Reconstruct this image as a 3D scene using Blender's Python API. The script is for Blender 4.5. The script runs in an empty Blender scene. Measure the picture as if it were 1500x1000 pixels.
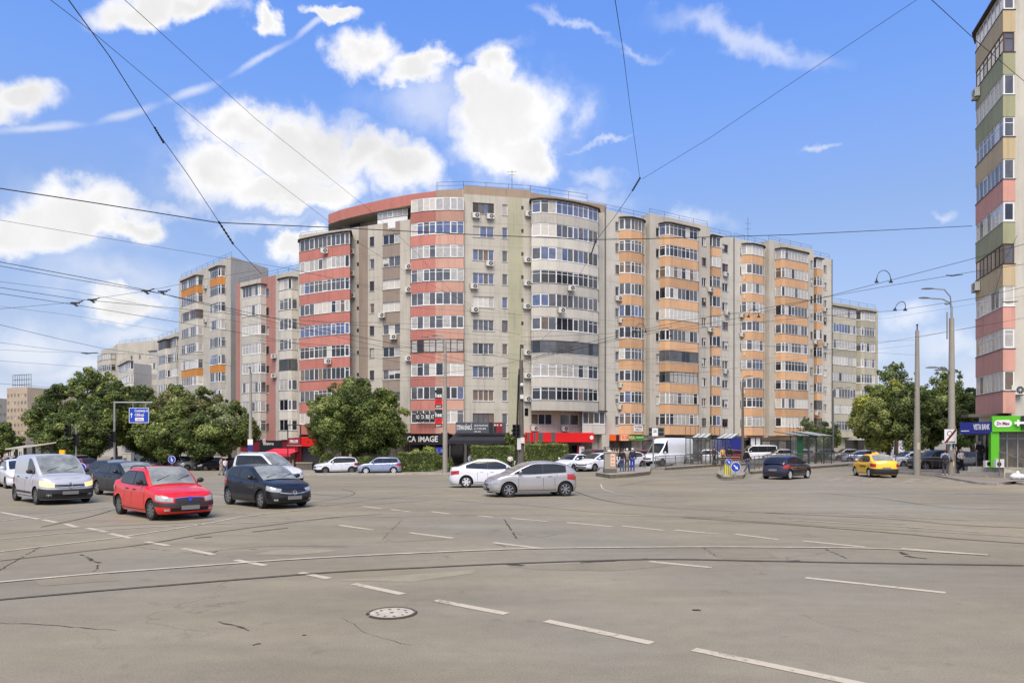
import bpy, math, random
from mathutils import Vector, Matrix
R = math.radians
random.seed(7)
F = 1041.67; HZ = 648.0; CH = 2.3          # focal length (px at 1500 wide), horizon row, eye height
SC = bpy.context.scene
COL = SC.collection

def S(t):
    t = max(0.0, min(1.0, t)); return t*t*(3-2*t)
def G(x, y):                                # terrain height: falls gently to the far left
    return -0.8*S((y-30)/40)*S((12-x)/25) - 0.4*S((y-70)/30)*S((-10-x)/20)
def PX(px, Y): return (px-750.0)/F*Y
def W(px, py, Y): return Vector((PX(px, Y), Y, CH+(HZ-py)*Y/F))
def gp(px, py):                             # photo pixel -> point on the ground
    Y = CH*F/max(py-HZ, 1)
    for _ in range(40):
        Y = 0.5*Y + 0.5*(CH-G(PX(px, Y), Y))*F/max(py-HZ, 1)
    return (PX(px, Y), Y)
def lin(c):
    return tuple(((v/255)/12.92 if v/255 <= .04045 else ((v/255+.055)/1.055)**2.4) for v in c)

# ------------------------------------------------------------------ materials
MATS = {}
def nn(nt, t, **kw):
    n = nt.nodes.new(t)
    for k, v in kw.items():
        if k.startswith('i_'): n.inputs[k[2:].replace('_', ' ')].default_value = v
        else: setattr(n, k, v)
    return n
def mat(name, rgb, rough=.7, metal=0, var=.12, scale=.6, streak=0, bump=0, coat=0, spec=.5, emit=0, alpha=1, fine=0, transl=0, srgb=True):
    if name in MATS: return MATS[name]
    m = bpy.data.materials.new(name); m.use_nodes = True
    nt = m.node_tree; b = nt.nodes['Principled BSDF']; L = nt.links.new
    c = lin(rgb) if srgb else rgb
    m.diffuse_color = (*c, 1)
    b.inputs['Roughness'].default_value = rough; b.inputs['Metallic'].default_value = metal
    b.inputs['Specular IOR Level'].default_value = spec
    if coat: b.inputs['Coat Weight'].default_value = coat; b.inputs['Coat Roughness'].default_value = .03
    tc = nn(nt, 'ShaderNodeTexCoord')
    no = nn(nt, 'ShaderNodeTexNoise', i_Scale=scale, i_Detail=6.0, i_Roughness=.65)
    L(tc.outputs['Object'], no.inputs['Vector'])
    mr = nn(nt, 'ShaderNodeMapRange'); mr.inputs['From Min'].default_value = .3; mr.inputs['From Max'].default_value = .7
    mr.inputs['To Min'].default_value = 1-var; mr.inputs['To Max'].default_value = 1+var
    L(no.outputs['Fac'], mr.inputs['Value'])
    fac = mr.outputs['Result']
    if streak:
        mp = nn(nt, 'ShaderNodeMapping'); mp.inputs['Scale'].default_value = (2.2, 2.2, .13)
        L(tc.outputs['Object'], mp.inputs['Vector'])
        n2 = nn(nt, 'ShaderNodeTexNoise', i_Scale=1.3, i_Detail=7.0, i_Roughness=.7)
        L(mp.outputs['Vector'], n2.inputs['Vector'])
        m2 = nn(nt, 'ShaderNodeMapRange'); m2.inputs['From Min'].default_value = .5; m2.inputs['From Max'].default_value = .8
        m2.inputs['To Min'].default_value = 1; m2.inputs['To Max'].default_value = 1-streak
        L(n2.outputs['Fac'], m2.inputs['Value'])
        mu = nn(nt, 'ShaderNodeMath', operation='MULTIPLY'); L(fac, mu.inputs[0]); L(m2.outputs['Result'], mu.inputs[1]); fac = mu.outputs[0]
    if fine:
        n3 = nn(nt, 'ShaderNodeTexNoise', i_Scale=40.0, i_Detail=4.0)
        L(tc.outputs['Object'], n3.inputs['Vector'])
        m3 = nn(nt, 'ShaderNodeMapRange'); m3.inputs['From Min'].default_value = .3; m3.inputs['From Max'].default_value = .7
        m3.inputs['To Min'].default_value = 1-fine; m3.inputs['To Max'].default_value = 1+fine
        L(n3.outputs['Fac'], m3.inputs['Value'])
        mu = nn(nt, 'ShaderNodeMath', operation='MULTIPLY'); L(fac, mu.inputs[0]); L(m3.outputs['Result'], mu.inputs[1]); fac = mu.outputs[0]
    vm = nn(nt, 'ShaderNodeVectorMath', operation='SCALE'); vm.inputs[0].default_value = c
    L(fac, vm.inputs['Scale']); L(vm.outputs['Vector'], b.inputs['Base Color'])
    if bump:
        bn = nn(nt, 'ShaderNodeTexNoise', i_Scale=25.0, i_Detail=5.0); L(tc.outputs['Object'], bn.inputs['Vector'])
        bp = nn(nt, 'ShaderNodeBump', i_Strength=bump, i_Distance=.02); L(bn.outputs['Fac'], bp.inputs['Height']); L(bp.outputs['Normal'], b.inputs['Normal'])
    if emit:
        b.inputs['Emission Color'].default_value = (*c, 1); b.inputs['Emission Strength'].default_value = emit
    if alpha < 1: b.inputs['Alpha'].default_value = alpha
    if transl:
        out = nt.nodes['Material Output']; tr = nn(nt, 'ShaderNodeBsdfTranslucent'); L(vm.outputs['Vector'], tr.inputs['Color'])
        ms = nn(nt, 'ShaderNodeMixShader'); ms.inputs['Fac'].default_value = transl
        L(b.outputs[0], ms.inputs[1]); L(tr.outputs[0], ms.inputs[2]); L(ms.outputs[0], out.inputs['Surface'])
    MATS[name] = m
    return m
def M(n): return MATS[n]

wallkw = dict(rough=.9, var=.10, scale=.35, streak=.34, bump=.15)
mat('plaster_beige', (182, 176, 163), **wallkw)
mat('plaster_light', (192, 187, 175), **wallkw)
mat('plaster_grey', (180, 175, 164), **wallkw)
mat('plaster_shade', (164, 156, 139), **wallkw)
mat('plaster_brown', (144, 130, 118), **wallkw)
mat('plaster_cap', (158, 138, 118), **wallkw)
mat('plaster_green', (168, 165, 140), **wallkw)
mat('plaster_olive', (172, 166, 146), **wallkw)
mat('plaster_pinkbrown', (164, 118, 108), **wallkw)
mat('paint_red', (179, 114, 102), **wallkw)
mat('paint_salmon', (188, 146, 128), **wallkw)
mat('paint_orange', (199, 158, 120), **wallkw)
mat('paint_ochre', (188, 126, 62), **wallkw)
mat('paint_pink', (202, 150, 134), **wallkw)
mat('paint_tgreen', (152, 153, 120), **wallkw)
mat('paint_tbeige', (188, 168, 132), **wallkw)
for n_, c_ in (('paint_red', (179, 114, 102)), ('paint_salmon', (188, 146, 128)), ('paint_orange', (199, 158, 120)), ('plaster_light', (192, 187, 175)), ('plaster_grey', (180, 175, 164)), ('plaster_olive', (172, 166, 146))):
    mat(n_+'_faded', tuple(min(255, v+9) for v in c_), **wallkw); mat(n_+'_dusty', tuple(int(v*.93) for v in c_), **wallkw)
mat('dark_trim', (60, 48, 42), rough=.8)
mat('roof_felt', (90, 86, 82), rough=.95)
mat('pvc_white', (222, 222, 220), rough=.35, var=.04)
mat('wood_frame', (92, 66, 48), rough=.6)
mat('brick', (178, 165, 140), rough=.9)
# glazing: dark room, curtains, blinds, sky reflection painted in as blue; all with a glossy front
mat('pane_dark', (34, 34, 38), rough=.06, var=.5, scale=1.3, spec=.9)
mat('pane_mid', (86, 86, 88), rough=.08, var=.35, scale=1.3, spec=.8)
mat('pane_curtain', (168, 164, 156), rough=.25, var=.2, scale=2.5, coat=1)
mat('pane_cream', (196, 190, 178), rough=.3, var=.12, scale=2.5, coat=1)
mat('pane_blue', (84, 96, 128), rough=.08, var=.4, scale=1.5, spec=.9)
mat('pane_brown', (104, 84, 66), rough=.15, var=.3, scale=2, coat=1)
mat('steel', (150, 150, 150), rough=.4, metal=.9)
mat('galv', (150, 152, 152), rough=.5, metal=.5, fine=.08)
mat('iron_black', (32, 32, 33), rough=.6)
mat('iron_grey', (92, 92, 90), rough=.6)
mat('rail_grey', (120, 118, 112), rough=.5, metal=.3)
mat('cable', (22, 22, 24), rough=.7)
mat('cable_grey', (70, 72, 78), rough=.7)
mat('ac_white', (205, 203, 196), rough=.5)
mat('concrete', (150, 144, 132), rough=.9, streak=.25, bump=.2, fine=.08)
mat('concrete_dark', (96, 90, 82), rough=.9, streak=.3, bump=.2)
mat('kerb', (168, 162, 148), rough=.9, var=.25, scale=2)
mat('kerb_dirty', (104, 98, 80), rough=.9, var=.3, scale=2)
mat('paving', (142, 134, 122), rough=.9, var=.15, scale=1.5, fine=.08)
mat('tarmac_path', (128, 116, 104), rough=.9, var=.15, scale=1.2, fine=.08)
mat('soil', (84, 76, 54), rough=1, var=.3, scale=2)
mat('sign_white', (225, 225, 222), rough=.5, var=.03)
mat('sign_blue', (22, 62, 168), rough=.45, var=.03)
mat('sign_navy', (34, 44, 128), rough=.45, var=.04)
mat('sign_green', (86, 178, 22), rough=.45, var=.04)
mat('sign_red', (216, 22, 24), rough=.5, var=.05)
mat('sign_darkred', (120, 18, 34), rough=.6, var=.08)
mat('sign_grey', (84, 84, 84), rough=.6)
mat('sign_orange', (232, 96, 22), rough=.5)
mat('sign_dkgreen', (62, 130, 34), rough=.5)
mat('sign_peach', (240, 190, 160), rough=.5)
mat('sign_black', (28, 28, 32), rough=.6)
mat('awning_black', (34, 34, 40), rough=.85, var=.15)
mat('awning_red', (206, 42, 66), rough=.85, var=.1)
mat('shutter_grey', (66, 68, 74), rough=.5)
mat('sign_yellow', (214, 206, 70), rough=.5)
mat('yellow', (236, 178, 20), rough=.5)
mat('shop_dark', (34, 30, 28), rough=.15, var=.6, scale=1.2, spec=.8)
mat('shop_mid', (92, 84, 76), rough=.15, var=.6, scale=1.6, spec=.8)
mat('shop_lit_tone', (150, 144, 130), rough=.2, var=.4, scale=1.6, spec=.8)  # paler shop panes: lit interiors painted into the glass colour
mat('screen', (60, 70, 190), rough=.4, emit=.35)
mat('lamp_lit', (255, 244, 220), rough=.4, emit=2.0)
mat('tree_bark', (86, 72, 58), rough=.95, var=.3, scale=4)
# ------------------------------------------------------------------ mesh builder
class MB:
    def __init__(s): s.v = []; s.f = []; s.m = []
    def face(s, pts, m=0):
        i = len(s.v); s.v.extend(tuple(p) for p in pts); s.f.append(tuple(range(i, i+len(pts)))); s.m.append(m)
    def grid(s, rows, m=0, closed=False):
        i = len(s.v); nr = len(rows); nc = len(rows[0])
        for r in rows: s.v.extend(tuple(p) for p in r)
        for a in range(nr-1):
            for b in range(nc if closed else nc-1):
                c = (b+1) % nc
                s.f.append((i+a*nc+b, i+a*nc+c, i+(a+1)*nc+c, i+(a+1)*nc+b)); s.m.append(m)
    def obox(s, o, u, v, w, m=0):          # box from corner o and three edge vectors
        o = Vector(o); u = Vector(u); v = Vector(v); w = Vector(w)
        i = len(s.v)
        for a in (0, 1):
            for b in (0, 1):
                for c in (0, 1): s.v.append(tuple(o+u*a+v*b+w*c))
        for q in ((0,1,3,2),(4,6,7,5),(0,4,5,1),(2,3,7,6),(0,2,6,4),(1,5,7,3)):
            s.f.append(tuple(i+k for k in q)); s.m.append(m)
    def box(s, x0, x1, y0, y1, z0, z1, m=0): s.obox((x0,y0,z0), (x1-x0,0,0), (0,y1-y0,0), (0,0,z1-z0), m)
    def tube(s, pts, r, n=6, m=0, cap=True):
        pts = [Vector(p) for p in pts]; rr = r if isinstance(r, (list, tuple)) else [r]*len(pts)
        rows = []
        for k, p in enumerate(pts):
            d = (pts[min(k+1, len(pts)-1)]-pts[max(k-1, 0)]).normalized()
            a = Vector((0,0,1)) if abs(d.z) < .9 else Vector((1,0,0))
            u = d.cross(a).normalized(); v = d.cross(u).normalized()
            rows.append([p+(u*math.cos(2*math.pi*j/n)+v*math.sin(2*math.pi*j/n))*rr[k] for j in range(n)])
        s.grid(rows, m, True)
        if cap: s.face(rows[0][::-1], m); s.face(rows[-1], m)
    def cyl(s, c0, c1, r0, r1=None, n=12, m=0): s.tube([c0, c1], [r0, r0 if r1 is None else r1], n, m)
    def ball(s, c, r, n=8, m=0):
        if not isinstance(r, (list, tuple)): r = (r, r, r)
        rows = []
        for a in range(n+1):
            t = math.pi*(a+.02 if a == 0 else (a-.02 if a == n else a))/n
            rows.append([(c[0]+r[0]*math.sin(t)*math.cos(2*math.pi*b/(2*n)), c[1]+r[1]*math.sin(t)*math.sin(2*math.pi*b/(2*n)), c[2]+r[2]*math.cos(t)) for b in range(2*n)])
        s.grid(rows, m, True)
    def disc(s, c, u, v, r, n=20, m=0):
        c = Vector(c); u = Vector(u); v = Vector(v)
        s.face([c+u*(r*math.cos(2*math.pi*k/n))+v*(r*math.sin(2*math.pi*k/n)) for k in range(n)], m)
    def build(s, name, mats, parent=None, org=(0,0,0), smooth=0):
        if isinstance(mats, str): mats = [mats]
        me = bpy.data.meshes.new(name); ox, oy, oz = org
        me.from_pydata([(x-ox, y-oy, z-oz) for x, y, z in s.v], [], s.f)
        for q in mats: me.materials.append(M(q) if isinstance(q, str) else q)
        me.polygons.foreach_set('material_index', s.m)
        if smooth:
            me.polygons.foreach_set('use_smooth', [True]*len(s.f)); me.set_sharp_from_angle(angle=R(smooth))
        me.update()
        o = bpy.data.objects.new(name, me); COL.objects.link(o)
        if parent: o.parent = parent
        elif org != (0,0,0): o.location = org
        return o
def weld(o, d=.0005):
    import bmesh
    bm = bmesh.new(); bm.from_mesh(o.data); bmesh.ops.remove_doubles(bm, verts=bm.verts, dist=d)
    bmesh.ops.recalc_face_normals(bm, faces=bm.faces); bm.to_mesh(o.data); bm.free()
def tag(o, label=None, cat=None, group=None, kind=None):
    if label: o['label'] = label
    if cat: o['category'] = cat
    if group: o['group'] = group
    if kind: o['kind'] = kind
    return o
def thing(name, label, cat, loc, group=None, rz=0):
    o = bpy.data.objects.new(name, None); COL.objects.link(o); o.empty_display_size = .3
    o.location = loc; o.rotation_euler = (0, 0, rz)
    return tag(o, label, cat, group)
def text(body, size, parent, loc, rot, m, name='lettering', width=None, thick=.005, align='CENTER'):
    cu = bpy.data.curves.new(name, 'FONT'); cu.body = body; cu.size = size; cu.align_x = align; cu.align_y = 'CENTER'
    cu.extrude = thick; cu.offset = size*.018; cu.resolution_u = 2
    o = bpy.data.objects.new(name, cu); COL.objects.link(o); cu.materials.append(M(m)); o.parent = parent
    o.location = loc; o.rotation_euler = rot
    dg = bpy.context.evaluated_depsgraph_get(); me = bpy.data.meshes.new_from_object(o.evaluated_get(dg)); bpy.data.objects.remove(o)
    if not me.materials: me.materials.append(M(m))
    o = bpy.data.objects.new(name, me); COL.objects.link(o); o.parent = parent; o.location = loc; o.rotation_euler = rot
    xs = [v.co.x for v in me.vertices]; w = max(xs)-min(xs) if xs else 0
    if width and w > 0: o.scale = (width/w, 1, 1)
    return o

# ------------------------------------------------------------------ camera, render, light
cam = bpy.data.cameras.new('camera'); co = bpy.data.objects.new('camera', cam); COL.objects.link(co)
co.location = (0, 0, CH); co.rotation_euler = (R(90), 0, 0); cam.lens = 25; cam.sensor_width = 36
cam.shift_y = (HZ-500)/1500; cam.clip_end = 6000; cam.clip_start = .05
SC.camera = co
SC.view_settings.view_transform = 'Standard'; SC.view_settings.look = 'None'; SC.view_settings.gamma = 1
SC.view_settings.exposure = EXPO if 'EXPO' in globals() else 0.90
SC.cycles.max_bounces = 6; SC.cycles.diffuse_bounces = 3; SC.cycles.glossy_bounces = 3; SC.cycles.transparent_max_bounces = 8
SC.cycles.caustics_reflective = False; SC.cycles.caustics_refractive = False
SUN_EL, SUN_AZ = R(56), R(187)      # azimuth measured clockwise from +Y: behind and left of the camera
sd = Vector((math.sin(SUN_AZ)*math.cos(SUN_EL), math.cos(SUN_AZ)*math.cos(SUN_EL), math.sin(SUN_EL)))
sl = bpy.data.lights.new('sun', 'SUN'); sl.energy = 2.5; sl.angle = R(40); sl.color = (1, .88, .70)
so = bpy.data.objects.new('sun', sl); COL.objects.link(so); so.rotation_euler = sd.to_track_quat('Z', 'Y').to_euler(); so.location = (0, -20, 60)

w = bpy.data.worlds.new('World'); SC.world = w; w.use_nodes = True
nt = w.node_tree; bg = nt.nodes['Background']; L = nt.links.new
def mth(op, a, b=None, c=None, clamp=False):
    n = nt.nodes.new('ShaderNodeMath'); n.operation = op; n.use_clamp = clamp
    for i, x in enumerate((a, b, c)):
        if x is None: continue
        if isinstance(x, (int, float)): n.inputs[i].default_value = x
        else: L(x, n.inputs[i])
    return n.outputs[0]
sky = nt.nodes.new('ShaderNodeTexSky'); sky.sky_type = 'NISHITA'; sky.sun_disc = False
sky.sun_elevation = SUN_EL; sky.sun_rotation = SUN_AZ; sky.air_density = 1.0; sky.dust_density = .6; sky.ozone_density = 2.0
tc = nt.nodes.new('ShaderNodeTexCoord'); sp = nt.nodes.new('ShaderNodeSeparateXYZ'); L(tc.outputs['Generated'], sp.inputs[0])
X, Yd, Z = sp.outputs[0], sp.outputs[1], sp.outputs[2]
# tint the clear sky: deeper and more violet blue high up, pale lavender towards the horizon
tint = nt.nodes.new('ShaderNodeMix'); tint.data_type = 'RGBA'; tint.blend_type = 'MULTIPLY'; tint.inputs['Factor'].default_value = 1
cr = nt.nodes.new('ShaderNodeValToRGB'); els = cr.color_ramp.elements
STOPS = [(0, (.60,.62,.90)), (.084, (.69,.61,.71)), (.14, (.80,.70,.75)), (.23, (.90,.83,.90)), (.292, (.93,.90,1.0)), (.357, (.94,.99,1.22)), (.431, (.88,1.06,1.42)), (.516, (.84,1.10,1.60))]
els[0].position = 0; els[0].color = (*STOPS[0][1], 1); els[1].position = STOPS[-1][0]; els[1].color = (*STOPS[-1][1], 1)
for p_, c_ in STOPS[1:-1]:
    e_ = els.new(p_); e_.color = (*c_, 1)
L(Z, cr.inputs[0]); L(sky.outputs[0], tint.inputs[6]); L(cr.outputs[0], tint.inputs[7])
# clouds: soft lumps placed by direction (azimuth and height as tangents), broken up by noise
no = nt.nodes.new('ShaderNodeTexNoise'); no.inputs['Scale'].default_value = 7; no.inputs['Detail'].default_value = 9; no.inputs['Roughness'].default_value = .62
L(tc.outputs['Generated'], no.inputs['Vector'])
n_b = nt.nodes.new('ShaderNodeTexNoise'); n_b.inputs['Scale'].default_value = 16; n_b.inputs['Detail'].default_value = 6; L(tc.outputs['Generated'], n_b.inputs['Vector'])
nsep = nt.nodes.new('ShaderNodeSeparateColor'); L(no.outputs['Color'], nsep.inputs[0])
Yc = mth('MAXIMUM', Yd, .05)
U = mth('DIVIDE', X, Yc); V = mth('DIVIDE', Z, Yc)
WU = mth('ADD', U, mth('MULTIPLY', mth('SUBTRACT', nsep.outputs[0], .5), .16))
WV = mth('ADD', V, mth('MULTIPLY', mth('SUBTRACT', nsep.outputs[1], .5), .13))
front = mth('GREATER_THAN', Yd, .05)
def lump(px, py, rx, ry, rot=0, wu=None, wv=None):
    u0 = (px-750)/F; v0 = (HZ-py)/F
    du = mth('SUBTRACT', wu or WU, u0); dv = mth('SUBTRACT', wv or WV, v0)
    if rot:
        c, s_ = math.cos(R(rot)), math.sin(R(rot))
        a = mth('ADD', mth('MULTIPLY', du, c), mth('MULTIPLY', dv, s_)); b = mth('SUBTRACT', mth('MULTIPLY', dv, c), mth('MULTIPLY', du, s_))
    else: a, b = du, dv
    a = mth('MULTIPLY', a, F/rx); b = mth('MULTIPLY', b, F/ry)
    return mth('SUBTRACT', 1.0, mth('SQRT', mth('ADD', mth('MULTIPLY', a, a), mth('MULTIPLY', b, b))))
def union(l, k):
    acc = None
    for e in l: acc = e if acc is None else mth('MAXIMUM', acc, e)
    return acc
nwp = nt.nodes.new('ShaderNodeTexNoise'); nwp.inputs['Scale'].default_value = 26; nwp.inputs['Detail'].default_value = 5; L(tc.outputs['Generated'], nwp.inputs['Vector'])
nws = nt.nodes.new('ShaderNodeSeparateColor'); L(nwp.outputs['Color'], nws.inputs[0])
WU = mth('ADD', WU, mth('MULTIPLY', mth('SUBTRACT', nws.outputs[0], .5), .05)); WV = mth('ADD', WV, mth('MULTIPLY', mth('SUBTRACT', nws.outputs[1], .5), .05))
big = [lump(*a) for a in [
    (345,182,70,40), (430,215,95,60), (330,245,85,60), (420,275,120,35), (585,255,70,48), (520,235,60,40), (450,290,70,30),
    (745,170,95,80), (780,215,50,55), (700,130,45,30), (735,105,40,32),
    (530,75,50,38,-30), (590,110,70,26,-10), (630,95,35,26),
    (15,150,62,40), (130,310,105,42), (80,335,90,40), (205,325,40,24), (10,350,50,40),
    (210,5,90,30), (290,15,70,25), (170,440,75,30), (435,365,52,26), (390,30,28,20,-60), (475,12,40,12)]]
wis = [lump(*a) for a in [
    (40,505,150,60), (210,490,110,34), (100,610,190,60), (1480,560,120,60), (560,330,200,50), (820,300,160,30), (620,150,120,70), (430,250,240,110), (110,330,170,80), (760,190,130,120),
    (870,265,60,22), (930,70,70,13,-20), (840,30,80,12,-25), (1190,225,40,10), (1330,470,60,26), (1390,515,80,34), (1395,320,26,14), (400,330,120,18),
    (720,80,70,16,15), (120,545,140,24), (60,590,110,20), (700,215,90,22), (490,180,60,22), (1010,330,90,26), (1250,520,90,40), (250,300,90,16),(160,400,160,60),(880,205,60,9,18), (605,165,50,10,28), (1080,60,200,25,-15)]]
trail = []
for (x0, y0, x1, y1, wd) in ((-20,196,140,185,11), (130,187,240,150,11), (240,150,330,118,11), (330,118,430,60,9), (430,60,500,0,8)):
    mx, my = (x0+x1)/2, (y0+y1)/2; ln = math.hypot(x1-x0, y1-y0); an = math.degrees(math.atan2(-(y1-y0), x1-x0))
    trail.append(lump(mx, my, ln*.66, wd, an, mth('ADD', U, mth('MULTIPLY', mth('SUBTRACT', nsep.outputs[0], .5), .03)), mth('ADD', V, mth('MULTIPLY', mth('SUBTRACT', nsep.outputs[1], .5), .03))))
nz = mth('SUBTRACT', n_b.outputs['Fac'], .5)
n_c = nt.nodes.new('ShaderNodeTexNoise'); n_c.inputs['Scale'].default_value = 34; n_c.inputs['Detail'].default_value = 7; n_c.inputs['Roughness'].default_value = .6; L(tc.outputs['Generated'], n_c.inputs['Vector'])
nz2 = mth('SUBTRACT', n_c.outputs['Fac'], .5)
db = mth('ADD', union(big, 0), mth('MULTIPLY', nz, .5))
def smooth(x, a, b):
    n = nt.nodes.new('ShaderNodeMapRange'); n.interpolation_type = 'SMOOTHSTEP'; L(x, n.inputs['Value'])
    n.inputs['From Min'].default_value = a; n.inputs['From Max'].default_value = b; return n.outputs['Result']
mb_ = smooth(mth('ADD', db, mth('MULTIPLY', nz2, .5)), -.20, .52)
mw = mth('MULTIPLY', smooth(mth('ADD', union(wis, 0), mth('MULTIPLY', nz, 1.1)), -.0, 1.1), .5)
mt_ = mth('MULTIPLY', smooth(mth('ADD', union(trail, 0), mth('MULTIPLY', nz, .7)), .1, 1.0), .5)
mask = mth('MULTIPLY', mth('MAXIMUM', mth('MAXIMUM', mb_, mw), mt_), front)
# scattered cloud for the part of the sky behind the camera, seen only in reflections
nb2 = nt.nodes.new('ShaderNodeTexNoise'); nb2.inputs['Scale'].default_value = 2.2; nb2.inputs['Detail'].default_value = 6; L(tc.outputs['Generated'], nb2.inputs['Vector'])
back = mth('MULTIPLY', smooth(nb2.outputs['Fac'], .5, .62), mth('SUBTRACT', 1.0, front))
mask = mth('MAXIMUM', mask, back, clamp=True)
shade = mth('ADD', mth('MULTIPLY', smooth(mth('ADD', db, mth('MULTIPLY', nz, .8)), .1, .8), -.10), 1.0)
vsh = smooth(mth('ADD', mth('MULTIPLY', mth('SUBTRACT', n_b.outputs['Fac'], .5), 1.4), db), .25, .9)
shade = mth('SUBTRACT', shade, mth('MULTIPLY', vsh, .06))
shade = mth('SUBTRACT', shade, mth('MULTIPLY', mth('SUBTRACT', nsep.outputs[2], .5), .38))
cc = nt.nodes.new('ShaderNodeVectorMath'); cc.operation = 'SCALE'; cc.inputs[0].default_value = CLD if 'CLD' in globals() else (5.6, 5.55, 5.6); L(shade, cc.inputs['Scale'])
mx = nt.nodes.new('ShaderNodeMix'); mx.data_type = 'RGBA'; L(mask, mx.inputs['Factor']); L(tint.outputs[2], mx.inputs[6]); L(cc.outputs[0], mx.inputs[7])
L(mx.outputs[2], bg.inputs['Color']); bg.inputs['Strength'].default_value = 0.10
w.cycles.sampling_method = 'MANUAL'; w.cycles.sample_map_resolution = 1024
# ------------------------------------------------------------------ ground
def asphalt():
    m = bpy.data.materials.new('asphalt'); m.use_nodes = True; nt = m.node_tree; L = nt.links.new
    b = nt.nodes['Principled BSDF']; b.inputs['Roughness'].default_value = .82; b.inputs['Specular IOR Level'].default_value = .35
    tc = nn(nt, 'ShaderNodeTexCoord')
    def noise(sc, det=6, ro=.6, mp=None):
        n = nn(nt, 'ShaderNodeTexNoise', i_Scale=sc, i_Detail=float(det), i_Roughness=ro)
        if mp:
            k = nn(nt, 'ShaderNodeMapping'); k.inputs['Scale'].default_value = mp; L(tc.outputs['Object'], k.inputs['Vector']); L(k.outputs['Vector'], n.inputs['Vector'])
        else: L(tc.outputs['Object'], n.inputs['Vector'])
        return n.outputs['Fac']
    def rng(x, a, b_, c, d):
        n = nn(nt, 'ShaderNodeMapRange'); L(x, n.inputs['Value'])
        for k, v in zip(('From Min','From Max','To Min','To Max'), (a, b_, c, d)): n.inputs[k].default_value = v
        return n.outputs['Result']
    def mul(a, c):
        n = nn(nt, 'ShaderNodeMath', operation='MULTIPLY'); L(a, n.inputs[0]); L(c, n.inputs[1]); return n.outputs[0]
    f = rng(noise(.12), .3, .7, .84, 1.16)
    f = mul(f, rng(noise(.5, 6, .65, (.35, 1.6, 1)), .3, .7, .86, 1.13))     # wheel-polished bands along the street
    f = mul(f, rng(noise(3, 6), .3, .7, .94, 1.06))
    f = mul(f, rng(noise(45, 3), .3, .7, .80, 1.20))
    f = mul(f, rng(noise(160, 2), .3, .7, .78, 1.22))
    sp_ = noise(24, 2, .5); f = mul(f, rng(sp_, .70, .74, 1.0, .6))          # small dark specks
    f = mul(f, rng(noise(30, 2, .5, (1.1, 1, 1)), .715, .75, 1.0, 1.5))          # pale grit
    f = mul(f, rng(noise(1.7, 3, .5), .66, .74, 1.0, .80))                   # old oil drips
    vo = nn(nt, 'ShaderNodeTexVoronoi', feature='DISTANCE_TO_EDGE', i_Scale=.16)
    w0 = nn(nt, 'ShaderNodeTexNoise', i_Scale=.9, i_Detail=5.0); L(tc.outputs['Object'], w0.inputs['Vector'])
    ad = nn(nt, 'ShaderNodeVectorMath', operation='MULTIPLY_ADD'); L(w0.outputs['Color'], ad.inputs[0]); ad.inputs[1].default_value = (2.2, 2.2, 0); L(tc.outputs['Object'], ad.inputs[2]); L(ad.outputs[0], vo.inputs['Vector'])
    crk = rng(vo.outputs['Distance'], .0015, .004, 0, 1)
    msk = rng(noise(.25, 2), .5, .56, 1, 0)                                  # only some cells are cracked
    mxn = nn(nt, 'ShaderNodeMath', operation='MAXIMUM'); L(crk, mxn.inputs[0]); L(msk, mxn.inputs[1])
    f = mul(f, rng(mxn.outputs[0], 0, 1, .8, 1))
    hue = nn(nt, 'ShaderNodeMix', data_type='RGBA'); hue.inputs[6].default_value = (*lin((135, 125, 103)), 1); hue.inputs[7].default_value = (*lin((130, 124, 108)), 1)
    L(rng(noise(.09, 3), .4, .6, 0, 1), hue.inputs['Factor'])
    vm = nn(nt, 'ShaderNodeVectorMath', operation='SCALE'); L(hue.outputs[2], vm.inputs[0]); L(f, vm.inputs['Scale']); L(vm.outputs['Vector'], b.inputs['Base Color'])
    bp = nn(nt, 'ShaderNodeBump', i_Strength=.5, i_Distance=.015); L(noise(90, 3), bp.inputs['Height']); L(bp.outputs['Normal'], b.inputs['Normal'])
    MATS['asphalt'] = m
asphalt()
def marking(name, rgb, hole=.5, var=.12):
    m = bpy.data.materials.new(name); m.use_nodes = True; nt = m.node_tree; L = nt.links.new; b = nt.nodes['Principled BSDF']
    b.inputs['Roughness'].default_value = .75
    tc = nn(nt, 'ShaderNodeTexCoord'); n = nn(nt, 'ShaderNodeTexNoise', i_Scale=14.0, i_Detail=8.0, i_Roughness=.75); L(tc.outputs['Object'], n.inputs['Vector'])
    n2 = nn(nt, 'ShaderNodeTexNoise', i_Scale=1.2, i_Detail=3.0); L(tc.outputs['Object'], n2.inputs['Vector'])
    ad = nn(nt, 'ShaderNodeMath', operation='MULTIPLY_ADD'); L(n2.outputs['Fac'], ad.inputs[0]); ad.inputs[1].default_value = .5; L(n.outputs['Fac'], ad.inputs[2])
    r = nn(nt, 'ShaderNodeMapRange'); L(ad.outputs[0], r.inputs['Value']); r.inputs['From Min'].default_value = hole+.18; r.inputs['From Max'].default_value = hole+.30
    mx = nn(nt, 'ShaderNodeMix', data_type='RGBA'); L(r.outputs[0], mx.inputs['Factor']); mx.inputs[6].default_value = (*lin(rgb), 1); mx.inputs[7].default_value = (*lin((128, 119, 104)), 1)
    L(mx.outputs[2], b.inputs['Base Color']); MATS[name] = m
marking('road_paint', (184, 172, 150), .60); marking('worn_paint', (164, 155, 138), .44)
mat('rail_bright', (196, 184, 158), rough=.5, metal=.1, var=.25, scale=3)
mat('rail_dull', (108, 98, 84), rough=.6, metal=.2, var=.35, scale=3)
mat('groove', (62, 54, 43), rough=1, var=.4, scale=2)

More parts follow.
